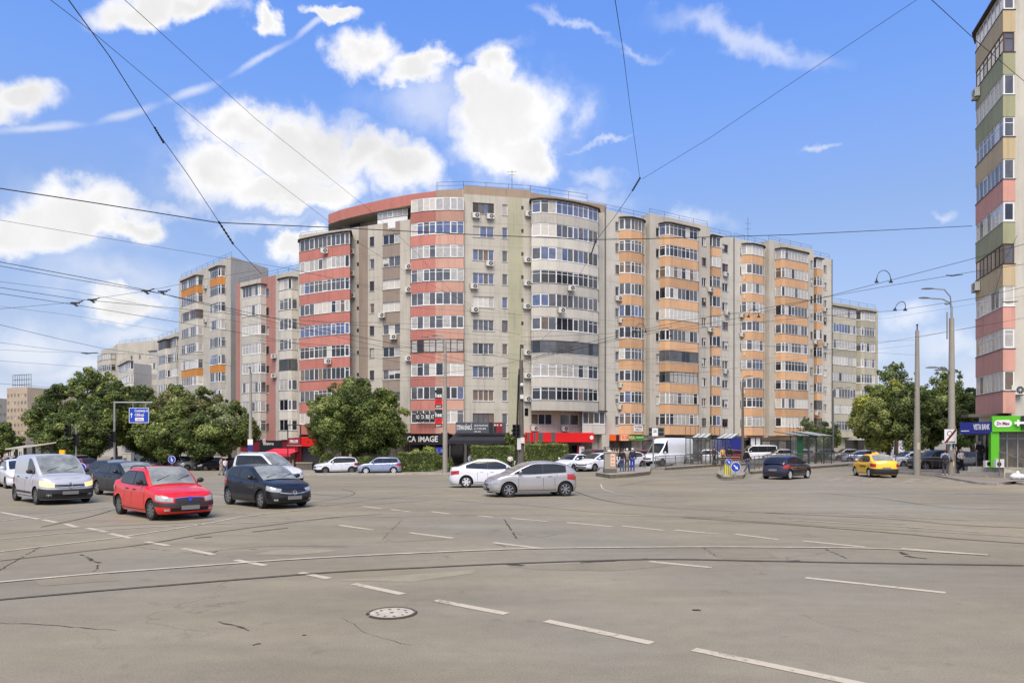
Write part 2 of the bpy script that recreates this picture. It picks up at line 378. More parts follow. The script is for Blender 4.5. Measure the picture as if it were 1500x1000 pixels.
def axis(a, b, step0, grow, c=0):
    out = [c]; s = step0; x = c
    while x < b: x += s; s *= grow; out.append(min(x, b))
    s = step0; x = c
    while x > a: x -= s; s *= grow; out.append(max(x, a))
    return sorted(set(out))
gx = axis(-1800, 1800, 1.2, 1.045); gy = sorted(set([-200, -80, -30, -10, 0]+[1.5*k for k in range(0, 80)]+axis(120, 3200, 2, 1.12, 120)))
mb = MB(); mb.grid([[(x, y, G(x, y)) for x in gx] for y in gy])
tag(mb.build('asphalt_ground', 'asphalt', smooth=60), kind='structure')

def drape(mb, pts, w, dz=.006, m=0, seg=1.0, closed=False, w1=None, cross=1):
    # ribbon of width w along ground polyline pts [(x,y)]
    q = []
    for a, b in zip(pts[:-1], pts[1:]):
        n = max(1, int(math.dist(a, b)/seg))
        for k in range(n): t = k/n; q.append((a[0]+(b[0]-a[0])*t, a[1]+(b[1]-a[1])*t))
    q.append(pts[-1]); rows = []
    for k, p in enumerate(q):
        a = q[max(k-1, 0)]; b = q[min(k+1, len(q)-1)]; d = Vector((b[0]-a[0], b[1]-a[1])); d.normalize(); n = Vector((-d.y, d.x))
        ww = w if w1 is None else w+(w1-w)*k/(len(q)-1)
        rows.append([(p[0]+n.x*ww*t, p[1]+n.y*ww*t, G(p[0]+n.x*ww*t, p[1]+n.y*ww*t)+dz) for t in [(-.5+j/cross) for j in range(cross+1)]])
    mb.grid(rows, m)
def spline(pts, n=8):
    out = []
    P = [Vector(p) for p in pts]; P = [P[0]*2-P[1]]+P+[P[-1]*2-P[-2]]
    for i in range(1, len(P)-2):
        for k in range(n):
            t = k/n; a, b, c, d = P[i-1], P[i], P[i+1], P[i+2]
            out.append(tuple(.5*((2*b)+(c-a)*t+(2*a-5*b+4*c-d)*t*t+(3*b-a-3*c+d)*t**3)))
    out.append(tuple(P[-2])); return out

# painted lane dashes: pixel ends in the photo, unprojected to the road
dash = [(1016,951,1285,1007), (1180,846,1385,868), (800,909,955,942), (637,879,742,899), (518,855,590,870), (440,838.5,482,847), (345,820,389,828),
        (268,803,313,812), (212,793,247,799), (160,781,192,788), (128,773,156,779), (95,767,113,772), (63,761,83,765), (0,750,57,760),
        (497,769,547,776), (600,780,664,788), (723,794.5,797,803.5), (951,822,1042,831), (531,741,560,745), (572,746,602,749.5), (632,749,658,752.5),
        (700,755,723,757.5), (749,759,802,763.5), (830,765,897,771), (911,770,973,776.5), (988,776,1052,782), (1077,782,1140,790), (1176,792,1267,801), (1320,803,1447,812.5)]
mb = MB()
for (a, b, c, d) in dash:
    p, q = gp(a, b), gp(c, d); drape(mb, [p, q], .15, .006, 0)
tag(mb.build('lane_markings', 'road_paint'), kind='structure')
mb = MB()
for (a, b, c, d) in [(1203,723,1448,723),(1400,722,1500,725),(1450,732,1493,733),(1063,750,1095,753),(1115,750,1240,752),(150,745,170,748),(340,750,375,756),(420,759,450,764),(470,702,560,701),(575,703,640,705),(160,732,215,737),(1240,754,1420,762)]:
    drape(mb, [gp(a, b), gp(c, d)], .13, .006, 0)
# crossing stripes
for k, px in enumerate([1066, 1086, 1104, 1196, 1222, 1249, 1274, 1303, 1333, 1360, 1388, 1413]):
    y = 701.5+.018*(px-1200); x0, y0 = gp(px-6, y+3.6); x1, y1 = gp(px+10, y-3.6)
    drape(mb, [(x0, y0), (x1, y1)], .55, .006, 0)
for k in range(4):
    y = 689+k*2.2; drape(mb, [gp(985+k*3, y), gp(1052, y-2)], .28, .008, 0)
for px in (640, 900, 935): drape(mb, [gp(px, 704), gp(px+26, 703)], .13, .006, 0)
tag(mb.build('crossing_markings', 'worn_paint'), kind='structure')

# tram rails: [pixel polyline, bright?]
rails = [([(0,852.5),(130,841),(250,832),(400,821),(520,814),(700,806),(800,803),(1000,801),(1150,801.5),(1280,803),(1350,807),(1447,813)], 1, .085),
         ([(0,878),(90,870),(170,863),(380,846),(500,837),(620,831),(750,825),(950,819),(1100,821),(1250,824),(1500,828)], 2, .11),
         ([(0,808),(100,796),(180,786),(283,770),(367,755),(440,747)], 1, .075), ([(0,821.5),(110,809),(213,797),(300,782),(420,766),(500,757),(560,753)], 0, .07),
         ([(0,790),(80,782),(167,775),(300,768),(420,763),(500,756)], 1, .05), ([(0,782),(150,771),(260,766),(330,762)], 0, .05),
         ([(0,763),(50,757),(120,748),(165,742)], 1, .06), ([(60,772),(130,757),(168,746)], 0, .06),
         ([(300,808),(400,800),(510,801)], 0, .03), ([(370,779),(422,773)], 0, .09), ([(285,788),(310,786)], 0, .1),
         ([(1000,758),(1150,768),(1300,780),(1400,789),(1500,796)], 0, .09), ([(700,737),(760,739),(850,748),(930,753),(1060,760),(1200,770),(1400,781),(1500,787)], 0, .045),
         ([(1120,751),(1233,756),(1320,761),(1400,768.5),(1500,773)], 2, .09), ([(1197,722),(1290,730),(1377,742),(1500,748)], 0, .06),
         ([(1160,762),(1230,766),(1317,771),(1440,780)], 1, .05),
         ([(835,717),(870,729),(917,738),(1000,745),(1150,752)], 0, .06), ([(880,709),(884,716),(905,723),(935,727)], 1, .05),
         ([(880,702),(960,698),(1080,694)], 0, .06), ([(905,712),(960,704),(1060,700)], 0, .05), ([(905,722),(1000,722),(1100,718),(1300,715)], 1, .035),
         ([(500,743),(560,738),(633,732)], 0, .05), ([(440,722),(520,728),(633,731),(700,736)], 0, .05), ([(470,742),(540,733),(640,722),(720,719)], 0, .045),
         ([(450,712),(560,712),(660,718)], 0, .045), ([(450,737),(500,729),(520,722),(500,716)], 0, .04), ([(650,742),(740,738),(860,737)], 0, .04), ([(440,727),(560,722),(650,723)], 0, .04), ([(550,757),(700,754),(900,755),(1060,757)], 1, .03), ([(300,723),(325,725),(340,730),(330,735)], 0, .05)]
for k, (pl, kind, wd) in enumerate(rails):
    g = spline([gp(*p) for p in pl], 6); m2 = MB(); far = g[0][1] > 24
    if kind == 1:
        drape(m2, g, wd*1.25, .011, 0); drape(m2, [(x, y-wd*.85) for x, y in g], wd*.4, .007, 1)
    elif kind == 2:
        drape(m2, g, wd*.55, .010, 1); drape(m2, [(x, y-wd*.5) for x, y in g], wd*.4, .013, 2)
    else: drape(m2, g, wd*.7, .010, 1)
    tag(m2.build('tram_rail', ['rail_bright', 'groove', 'rail_dull']), kind='structure')
# cracks and worn holes in the asphalt
mb = MB(); rc = random.Random(3)
def crack(pl, w):
    g = [gp(*p) for p in pl]; out = [g[0]]
    for a, b in zip(g[:-1], g[1:]):
        n = max(2, int(math.dist(a, b)/.12))
        for k in range(1, n+1): out.append((a[0]+(b[0]-a[0])*k/n+rc.uniform(-.025,.025), a[1]+(b[1]-a[1])*k/n+rc.uniform(-.025,.025)))
    for a, b in zip(out[:-1], out[1:]):
        if rc.random() < .85: drape(mb, [a, b], w*rc.uniform(.5, 1.5), .005)
for pl, wd in (([(118,812),(128,815),(135,822),(147,824)], .05), ([(147,824),(137,837)], .025), ([(738,760),(748,775),(757,788)], .035), ([(725,797),(740,800)], .03), ([(750,781),(790,787),(815,783)], .015),
               ([(300,813),(318,807)], .03), ([(355,805),(375,804)], .03), ([(320,910),(365,923)], .03), ([(0,912),(80,916),(170,923)], .012), ([(435,930),(450,930)], .03), ([(370,945),(382,942)], .04),
               ([(1210,804),(1240,818)], .03), ([(1320,808),(1332,815),(1356,818)], .09), ([(745,826),(765,828)], .13), ([(850,824),(950,818)], .07), ([(1030,802),(1052,816)], .02), ([(1135,822),(1170,821)], .08), ([(1014,893),(1024,893.5)], .06),
               ([(500,905),(545,930),(600,945)], .006), ([(0,835),(60,800)], .02), ([(190,800),(300,812)], .01), ([(590,760),(560,790)], .012)): crack(pl, wd)
tag(mb.build('asphalt_cracks', 'groove'), kind='structure')
# darker repair patches, slightly different asphalt
mat('asphalt_patch', (126, 117, 97), rough=.9, var=.14, scale=1.2, fine=.16, bump=.3)
mat('asphalt_pale', (141, 132, 110), rough=.9, var=.14, scale=1.2, fine=.16, bump=.3)
for nm, quad in (('asphalt_patch', [(745,829),(860,824),(960,822),(1010,826),(900,836),(790,834)]), ('asphalt_pale', [(470,850),(540,846),(640,838),(700,834),(690,840),(600,852)]), ('asphalt_patch', [(1140,757),(1240,760),(1330,768),(1260,766)]),
                 ('asphalt_patch', [(1040,806),(1120,806),(1140,817),(1060,818)]), ('asphalt_patch', [(40,840),(150,835),(175,850),(60,858)]), ('asphalt_patch', [(560,785),(640,782),(655,790),(575,794)]),
                 ('asphalt_pale', [(370,812),(400,806),(460,803),(500,806),(440,812)])):
    mb = MB(); mb.face([(x, y, G(x, y)+.0035) for x, y in (gp(*p) for p in quad)]); tag(mb.build('asphalt_repair', nm), kind='structure')
# manhole cover
cx, cy = gp(574, 898)
t = thing('manhole_cover', 'round iron manhole cover ringed by a broken rim near the lane dashes', 'manhole cover', (cx, cy, .004))
mb = MB()
for k in range(40):
    a0, a1 = 2*math.pi*k/40, 2*math.pi*(k+1)/40
    if k in (22, 23): continue
    mb.face([(math.cos(a)*r_, math.sin(a)*r_, z) for a, r_, z in ((a0,.345,.001),(a1,.345,.001),(a1,.315,.016),(a0,.315,.016))], 0)
    mb.face([(math.cos(a)*r_, math.sin(a)*r_, .0165) for a, r_ in ((a0,.322),(a1,.322),(a1,.298),(a0,.298))], 1)
mb.build('rim', ['groove', 'concrete_dark'], t)
mb = MB(); mb.disc((0,0,.006), (1,0,0), (0,1,0), .296, 40, 0)
for k in range(10):
    a = 2*math.pi*k/10; mb.disc((math.cos(a)*.2, math.sin(a)*.2, .009), (1,0,0), (0,1,0), .022, 10, 1)
mb.disc((0,0,.008), (1,0,0), (0,1,0), .03, 10, 1)
mat('castiron', (186, 176, 156), rough=.7, metal=.2, var=.2, scale=8, fine=.2); mb.build('lid', ['castiron', 'groove'], t)

# raised pavements with kerbs: front polyline (pixels on the ground) and back polyline
def raised(name, fr, bk, h=.13, top='paving', kerb='kerb', kw=.14, kind='structure', n=10):
    f = [gp(*p) if len(p) == 2 else p[:2] for p in fr]; b = [gp(*p) if len(p) == 2 else p[:2] for p in bk]
    def res(pl, m):
        ds = [0]
        for a, c in zip(pl[:-1], pl[1:]): ds.append(ds[-1]+math.dist(a, c))
        out = []
        for k in range(m+1):
            d = ds[-1]*k/m; i = max(j for j in range(len(ds)) if ds[j] <= d+1e-9); i = min(i, len(pl)-2)
            t = (d-ds[i])/max(ds[i+1]-ds[i], 1e-9); out.append((pl[i][0]+(pl[i+1][0]-pl[i][0])*t, pl[i][1]+(pl[i+1][1]-pl[i][1])*t))
        return out
    m = n*4; f = res(f, m); b = res(b, m); mb = MB()
    rows = []
    for j in range(7):
        t = j/6; rows.append([(p[0]+(q[0]-p[0])*t, p[1]+(q[1]-p[1])*t, G(p[0]+(q[0]-p[0])*t, p[1]+(q[1]-p[1])*t)+h) for p, q in zip(f, b)])
    # inset of the first row makes the kerb stone
    rows2 = [[(x, y, z) for x, y, z in rows[0]]]
    ins = []
    for p, q in zip(f, b):
        d = Vector((q[0]-p[0], q[1]-p[1])); l = d.length or 1; d /= l; ins.append((p[0]+d.x*kw, p[1]+d.y*kw, G(p[0], p[1])+h))
    mb.grid([rows[0], ins], 1); mb.grid([ins]+rows[1:], 0)
    mb.grid([[(x, y, z-h-.1) for x, y, z in rows[0]], rows[0]], 1)
    for e in (0, -1): mb.grid([[(x, y, z-h-.1) for x, y, z in [r[e] for r in rows]], [r[e] for r in rows]], 1)
    mb.grid([[(x, y, z-h-.1) for x, y, z in rows[-1]], rows[-1]], 1)
    return tag(mb.build(name, [top, kerb]), kind=kind)
raised('corner_pavement', [(1290,690),(1330,694),(1372,698),(1404,704),(1432,709),(1462,711),(1484,708),(1502,711),(1700,720)], [(40,95,0),(50,90,0),(60,80,0),(70,75,0),(75,60,0),(80,50,0)], top='tarmac_path')
raised('shop_pavement', [(430,697),(520,695),(590,694.5),(650,694.5),(760,694.5),(832,693),(842,684)], [(-40,100,0),(-30,95,0),(-18,90,0),(0,89,0),(8,92,0),(12,96,0)], h=.12)
mb = MB()
p = [gp(566,693.3), gp(655,693.2), gp(640,684), gp(570,686)]
raised('wing_pavement', [(905,676.5),(1000,675.2),(1100,673),(1260,670)], [(14,93,0),(30,103,0),(50,116,0),(60,135,0)], h=.12)
raised('left_pavement', [(232,687.5),(300,687),(380,688.5),(440,690)], [(-70,135,0),(-55,125,0),(-40,112,0),(-30,100,0)], h=.1, top='soil')
raised('tram_platform', [(974,688.5),(1010,686),(1050,683),(1100,681),(1130,683)], [(1000,679),(1030,678),(1060,677),(1100,676.3),(1130,676)], h=.22, kerb='kerb_dirty')
raised('tram_platform', [(1100,694.5),(1115,693),(1180,687),(1255,681),(1330,679.5)], [(1122,688),(1135,686),(1190,682),(1256,677.5),(1330,676.5)], h=.2, kerb='kerb_dirty')
raised('traffic_island', [(872.5,696.8),(894,700.5),(925,698.5),(952,695)], [(880,690),(900,689),(930,687.5),(954,686.5)], h=.24, kerb='kerb_dirty', kw=.25)
raised('traffic_island', [(1050,698),(1056,701.5),(1088,701.5),(1092,698)], [(1053,692),(1060,690.5),(1084,690.5),(1090,692)], h=.24, kerb='kerb_dirty', kw=.25)
# tram groove track beyond the island etc. handled by rails list
# ------------------------------------------------------------------ buildings
FH = 2.75
class Fac:                                   # a straight facade; a runs along it, b out towards the street
    def __init__(s, P0, P1, out=None):
        s.P = Vector(P0); d = Vector(P1)-s.P; s.L = d.length; s.u = d.normalized(); n = Vector((s.u.y, -s.u.x))
        ref = (Vector(out) if out else Vector((0, 0)))-s.P
        s.n = n if n.dot(ref) > 0 else -n
    def a(s, px, b=0):
        k = (px-750)/F; p = s.P+s.n*b; return (k*p.y-p.x)/(s.u.x-k*s.u.y)
    def p(s, a, b, z): q = s.P+s.u*a+s.n*b; return (q.x, q.y, z)
    def xy(s, a, b=0): q = s.P+s.u*a+s.n*b; return (q.x, q.y)
    def Y(s, a): return (s.P+s.u*a).y
def fb(mb, f, a0, a1, b0, b1, z0, z1, m=0):
    mb.obox(f.p(a0, b0, z0), (*(f.u*(a1-a0)), 0), (*(f.n*(b1-b0)), 0), (0, 0, z1-z0), m)
def holed(mb, f, a0, a1, z0, z1, holes, b=0, m=0, rev=.16, colm=None):
    As = sorted(set([a0, a1]+[h[0] for h in holes]+[h[1] for h in holes]+([c for q in (colm or []) for c in q[:2]]))); Zs = sorted(set([z0, z1]+[h[2] for h in holes]+[h[3] for h in holes]))
    As = [x for x in As if a0-1e-6 <= x <= a1+1e-6]
    for i in range(len(As)-1):
        am = (As[i]+As[i+1])/2; mm = m
        for q in (colm or []):
            if q[0] < am < q[1]: mm = q[2]
        col = [h for h in holes if h[0] < am < h[1]]
        zz = sorted(set([z0, z1]+[h[2] for h in col]+[h[3] for h in col]))
        for j in range(len(zz)-1):
            zm = (zz[j]+zz[j+1])/2
            if any(h[2] < zm < h[3] for h in col): continue
            mb.face([f.p(As[i], b, zz[j]), f.p(As[i+1], b, zz[j]), f.p(As[i+1], b, zz[j+1]), f.p(As[i], b, zz[j+1])], mm)
    for h in holes:
        for (q0, q1) in (((h[0], h[2]), (h[1], h[2])), ((h[1], h[2]), (h[1], h[3])), ((h[1], h[3]), (h[0], h[3])), ((h[0], h[3]), (h[0], h[2]))):
            mb.face([f.p(q0[0], b, q0[1]), f.p(q1[0], b, q1[1]), f.p(q1[0], b-rev, q1[1]), f.p(q0[0], b-rev, q0[1])], m)
PANES = ['pane_dark', 'pane_mid', 'pane_curtain', 'pane_cream', 'pane_blue', 'pane_brown']
MIXES = {'sq': (7, 4, 2.2, 1, 1, 1.2), 'bay': (4.5, 6, 2.6, 1.3, .7, 1), 'far': (1.6, 4, 5, 2.6, .4, .3), 'blue': (3, 4, 2, .9, 6, .4), 'dark': (6, 5, 2, .6, .2, 1.4)}
def pick(rng, mix): return rng.choices(range(6), MIXES[mix])[0]
def win(parent, org, f, a0, a1, z0, z1, rng, b=0, n=2, mix='sq', frame='pvc_white', sill=True, simple=False):
    b1 = b-.10; b0 = b-.15; w = .055; mb = MB()
    fb(mb, f, a0, a0+w, b0, b1, z0, z1); fb(mb, f, a1-w, a1, b0, b1, z0, z1)
    fb(mb, f, a0+w, a1-w, b0, b1, z0, z0+w); fb(mb, f, a0+w, a1-w, b0, b1, z1-w, z1)
    e = [a0+w+(a1-a0-2*w)*k/n for k in range(n+1)]
    for k in range(1, n): fb(mb, f, e[k]-w*.6, e[k]+w*.6, b0, b1+.006, z0+w, z1-w)
    o = mb.build('window', rng.choice([frame, frame, frame, 'wood_frame']) if not simple else frame, parent, org)
    mp = MB(); base = pick(rng, mix)
    for k in range(n):
        c = base if rng.random() < .6 else pick(rng, mix)
        mp.face([f.p(e[k]-.01, b0+.02, z0+.02), f.p(e[k+1]+.01, b0+.02, z0+.02), f.p(e[k+1]+.01, b0+.02, z1-.02), f.p(e[k]-.01, b0+.02, z1-.02)], c)
        if rng.random() < .12 and c < 2:      # blind half down
            zc = z1-.05-(z1-z0)*rng.uniform(.25, .6); mp.face([f.p(e[k], b0+.024, zc), f.p(e[k+1], b0+.024, zc), f.p(e[k+1], b0+.024, z1-.05), f.p(e[k], b0+.024, z1-.05)], 3)
    mp.build('pane', PANES, o, org)
    if sill:
        ms = MB(); fb(ms, f, a0-.06, a1+.06, b-.1, b+.06, z0-.045, z0-.002); ms.build('sill', 'plaster_light', o, org)
    return o
def opoly(pts, d, f):                        # offset an open plan polyline outwards by d (outward = facade normal side)
    P = [Vector(p) for p in pts]; out = []
    for i, p in enumerate(P):
        ns = []
        for a, b in ((i-1, i), (i, i+1)):
            if a < 0 or b >= len(P): continue
            t = (P[b]-P[a]).normalized(); n = Vector((t.y, -t.x)); ns.append(n)
        n = ns[0] if len(ns) == 1 else (ns[0]+ns[1]).normalized(); c = 1 if len(ns) == 1 else max(.3, n.dot(ns[0]))
        out.append(tuple(p+n*(d/c)))
    return out
def bay(parent, org, pts, z, rng, colour, mix='bay', ph=1.0, top=None, step=.75, frame='pvc_white', f=None, glass=True, cols=None, drop=.2, canopy=False, detail=True, lastoff=None):
    """glazed balcony: pts = plan polyline (left to right seen from the street, outward normal = right-hand side of travel towards camera)"""
    # make outward offset positive
    P = [Vector(p) for p in pts]; mid = len(P)//2; t = (P[-1]-P[0]).normalized(); n = Vector((t.y, -t.x))
    sgn = 1 if n.dot(-P[mid]) > 0 else -1
    off = lambda d: opoly(pts, d*sgn, None)
    zt = z+FH-drop if top is None else top
    o_ = off(0); i_ = off(-.10); mb = MB(); zb = z-drop
    for k in range(len(o_)-1):
        m = 0 if cols is None else cols[k]
        mb.face([(*o_[k], zb), (*o_[k+1], zb), (*o_[k+1], z+ph), (*o_[k], z+ph)], m)
        mb.face([(*o_[k], z+ph), (*o_[k+1], z+ph), (*i_[k+1], z+ph), (*i_[k], z+ph)], m)
    mb.face([(*p, zb) for p in o_], 0 if cols is None else cols[0])
    lip = off(.035)                           # thin coping along the parapet
    mb.grid([[(*p, z+ph-.01) for p in lip], [(*p, z+ph+.035) for p in lip], [(*p, z+ph+.035) for p in i_]], len(colour) if isinstance(colour, list) else 1)
    cl = colour if isinstance(colour, list) else [colour]
    vv_ = rng.choice(['', '', '_faded', '_dusty']); cl = [c+vv_ if c+'_faded' in MATS else c for c in cl]
    if frame == 'pvc_white' and rng.random() < .04: frame = rng.choice(['wood_frame', 'iron_grey'])
    o = mb.build('balcony', cl+['pvc_white' if rng.random() < .5 else 'dark_trim'], parent, org)
    if not glass: return o
    g = off(-.06); g2 = off(-.09); mf = MB(); mp = MB(); z0 = z+ph+.035; z1 = zt; w = .06
    base = pick(rng, mix); big = rng.random() < .4
    for k in range(len(g)-1):
        a = Vector(g[k]); b = Vector(g[k+1]); L_ = (b-a).length
        if L_ < .15: continue
        d = (b-a)/L_; nn_ = Vector((d.y, -d.x))*sgn; m = max(1, round(L_/step))
        def bar(s0, s1, za, zb_, dep=.05, back=.03): 
            q = a+d*s0-nn_*back; mf.obox((q.x, q.y, za), (*(d*(s1-s0)), 0), (*(nn_*dep), 0), (0, 0, zb_-za))
        bar(0, L_, z0, z0+w); bar(0, L_, z1-w*1.2, z1)
        tr = z1-.42 if (big or rng.random() < .15) else None
        opn = rng.randrange(m) if rng.random() < .5 else -1
        if rng.random() < .25: base = pick(rng, mix)
        for j in range(m+1):
            s = L_*j/m; s = min(max(s, w*.5), L_-w*.5); thick = w*.5*(1.5 if (j == opn or j == opn+1) else 1)
            bar(s-thick, s+thick, z0+w, z1-w*1.2, .056, .032)
            if j < m:
                c = base if rng.random() < .72 else pick(rng, mix)
                p, q = a+d*(L_*j/m), a+d*(L_*(j+1)/m)
                mp.face([(p.x, p.y, z0), (q.x, q.y, z0), (q.x, q.y, z1), (p.x, p.y, z1)], c)
                if j == opn: bar(L_*j/m, L_*(j+1)/m, z0+w, z0+2*w, .054, .034); bar(L_*j/m, L_*(j+1)/m, z1-2.4*w, z1-w*1.2, .054, .034)
        if tr: bar(w, L_-w, tr, tr+w*.8, .052, .031)
    mf.build('window_frame', frame, o, org); mp.build('window_panes', PANES, o, org)
    if canopy:
        c0 = off(.22); mc = MB(); mc.face([(*p, zt+.02) for p in c0]); mc.face([(*p, zt+.16) for p in c0][::-1])
        mc.grid([[(*p, zt+.02) for p in c0], [(*p, zt+.16) for p in c0]]); mc.build('canopy', 'dark_trim', o, org)
    return o
# air conditioner: shared mesh, faces +n
def ac_mesh():
    mb = MB(); mb.box(-.42, .42, .08, .40, -.3, .3, 0)
    c = (-.12, .405, 0)
    mb.disc((-.12, .404, 0), (1,0,0), (0,0,1), .25, 16, 1)
    for k in range(8):
        a = 2*math.pi*k/8; mb.obox((-.12, .406, 0), (.24*math.cos(a), 0, .24*math.sin(a)), (.015*math.sin(a), 0, -.015*math.cos(a)), (0, .004, 0), 0)
    mb.disc((-.12, .412, 0), (1,0,0), (0,0,1), .06, 10, 0)
    mb.box(-.35, -.31, -.02, .4, -.36, -.3, 2); mb.box(.31, .35, -.02, .4, -.36, -.3, 2)
    mb.tube([(.38,.2,-.2), (.5,.1,-.3), (.52,.02,-.1), (.52,0,.4)], .02, 5, 2)
    me_o = mb.build('air_conditioner', ['ac_white', 'iron_black', 'iron_grey']); me = me_o.data; bpy.data.objects.remove(me_o); return me
ACM = ac_mesh()
def ac(parent, org, f, a, z, b=0):
    o = bpy.data.objects.new('air_conditioner', ACM); COL.objects.link(o); o.parent = parent
    x, y, zz = f.p(a, b, z); o.location = (x-org[0], y-org[1], z-org[2]); o.rotation_euler = (0, 0, math.atan2(f.n.y, f.n.x)-math.pi/2); return o
def roof_rail(parent, org, pts, z, h=.8, step=2.2, name='roof_railing'):
    mb = MB()
    for a, b in zip(pts[:-1], pts[1:]):
        L_ = math.dist(a, b); n = max(1, int(L_/step))
        for k in range(n+1):
            x, y = a[0]+(b[0]-a[0])*k/n, a[1]+(b[1]-a[1])*k/n; mb.tube([(x, y, z-.05), (x, y, z+h)], .025, 4)
        mb.tube([(*a, z+h), (*b, z+h)], .022, 4); mb.tube([(*a, z+h*.5), (*b, z+h*.5)], .018, 4)
    return mb.build(name, 'iron_grey', parent, org)
def body(mb, pts, z0, z1, m=0, roof=1, skip=()):
    """closed prism from plan points; skip = indices of edges left out (they are built with holes)"""
    n = len(pts)
    for i in range(n):
        if i in skip: continue
        a, b = pts[i], pts[(i+1) % n]; mb.face([(*a, z0), (*b, z0), (*b, z1), (*a, z1)], m)
    mb.face([(*p, z1) for p in pts], roof)
def base_of(f): return (f.P.x, f.P.y, G(f.P.x, f.P.y))

# ---- 1. the big curved block --------------------------------------------------
SL = 3.55
def pt(px, Y): return (PX(px, Y), Y)
A_, B_, C_, D_, E_, F_ = pt(438, 92.0), pt(513, 89.2), pt(601, 85.6), pt(680, 83.3), pt(777, 84.9), pt(887, 89.4)
org = (D_[0], D_[1], -.4)
CB = thing('apartment_block', 'large curved apartment block with red and salmon balcony bands facing the junction', 'apartment block', org)
r1 = random.Random(11)
Fs = [Fac(A_, B_), Fac(B_, C_), Fac(C_, D_), Fac(D_, E_), Fac(E_, F_)]
ZT9 = SL+9*FH+.85; ZT = SL+10*FH+1.35
mb = MB()
f = Fs[1]                                    # B-C: beige wall, brown strips, two window columns
colB = []; H1 = []
for k in range(9):
    z = SL+k*FH
    H1.append((f.a(541.5), f.a(548), z+.95, z+2.15)); H1.append((f.a(560.5), f.a(586), z+.95, z+2.15)); H1.append((f.a(522.5), f.a(525.5), z+1.5, z+1.95))
holed(mb, f, 0, f.L, -1.4, ZT9, H1, 0, 0, colm=[(f.a(525.5), f.a(539), 2), (f.a(560.5), f.a(586), 2)])
f3 = Fs[3]; H3 = []
for k in range(10):
    z = SL+k*FH
    H3 += [(f3.a(692.5), f3.a(723.5), z+.9, z+2.2), (f3.a(735.5), f3.a(743.5), z+.9, z+2.2), (f3.a(763.5), f3.a(767), z+1.7, z+2.15)]
holed(mb, f3, 0, f3.L, -1.4, ZT-1.0, H3, 0, 0, colm=[(f3.a(744.5), f3.a(766), 3)])
holed(mb, f3, 0, f3.L, ZT-1.0, ZT, [], 0, 4)
f4 = Fs[4]; H4 = [(f4.a(778.5), f4.a(809), SL+.9, SL+2.2), (f4.a(821), f4.a(848), SL+.9, SL+2.2)]
holed(mb, f4, 0, f4.L, -1.4, ZT-1.25, H4, 0, 0); holed(mb, f4, 0, f4.L, ZT-1.25, ZT-.25, [], 0, 4)
holed(mb, Fs[0], 0, Fs[0].L, -1.4, ZT9, [], 0, 0)
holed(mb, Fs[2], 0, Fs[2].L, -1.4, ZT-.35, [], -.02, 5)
# back volume
def back(p, d=13): v = Vector(p).normalized(); return (p[0]+v.x*d, p[1]+v.y*d)
back9 = [A_, B_, C_, back(C_), back(B_), back(A_)]
body(mb, back9, -1.4, ZT9, 0, 6, skip=(0, 1))
bk10 = [C_, D_, E_, F_, back(F_), back(D_), back(C_)]
body(mb, bk10, -1.4, ZT-.35, 0, 6, skip=(0, 1, 2))
# set-back top storey on the left with its long red fascia
seg = [pt(481, 92.5), pt(500, 90.6), pt(530, 88.6), pt(565, 86.6), pt(601, 85.0), pt(638, 83.9)]
zf0, zf1 = SL+9*FH+2.35, SL+9*FH+3.65
wallb = [pt(497, 95.5), pt(530, 92.2), pt(572, 89.5), pt(605, 87.3)]
mb.grid([[(*p, ZT9-.3) for p in wallb], [(*p, zf0+.1) for p in wallb]], 0)
w_ = CB; o = mb.build('wall', ['plaster_beige', 'plaster_light', 'plaster_brown', 'plaster_green', 'plaster_cap', 'plaster_shade', 'roof_felt'], CB, org)
mf = MB(); bseg = [back(seg[0], 6)]+[back(p, 9) for p in seg[1:]]
mf.grid([[(*p, zf0) for p in seg], [(*p, zf1) for p in seg]], 0); mf.face([(*seg[0], zf0), (*seg[0], zf1), (*bseg[0], zf1), (*bseg[0], zf0)], 0)
mf.grid([[(*p, zf0) for p in seg], [(*p, zf0) for p in bseg]], 1); mf.grid([[(*p, zf1) for p in seg], [(*p, zf1) for p in bseg]], 2)
mf.face([(*seg[-1], zf0), (*seg[-1], zf1), (*bseg[-1], zf1), (*bseg[-1], zf0)], 0)
mf.build('roof_fascia', ['paint_red', 'plaster_light', 'roof_felt'], CB, org)
mc = MB(); cs = [pt(638, 83.75), pt(660, 83.5), pt(679, 83.4)]
mc.grid([[(*p, zf0+.1) for p in cs], [(*p, zf1+.05) for p in cs]]); bb = [back(p, 3) for p in cs]; mc.grid([[(*p, zf0+.1) for p in cs], [(*p, zf0+.1) for p in bb]]); mc.grid([[(*p, zf1+.05) for p in cs], [(*p, zf1+.05) for p in bb]]); mc.face([(*cs[0], zf0), (*cs[0], zf1), (*bb[0], zf1), (*bb[0], zf0)])
mc.build('roof_fascia', 'plaster_cap', CB, org)
# terrace glazing (white panels) in front of the set-back wall
tp = [pt(553, 87.6), pt(575, 86.6), pt(597, 85.9)]; z = SL+9*FH
bay(CB, org, tp, z+.3, r1, 'pvc_white', 'bay', ph=1.1, top=z+2.25, step=.7)
mtw = MB(); q = [pt(512, 92), pt(528, 91)]; mtw.grid([[(*q[0], z+1.2), (*q[1], z+1.2)], [(*q[0], z+2.1), (*q[1], z+2.1)]], 0); mtw.build('window_panes', 'pane_dark', CB, org)
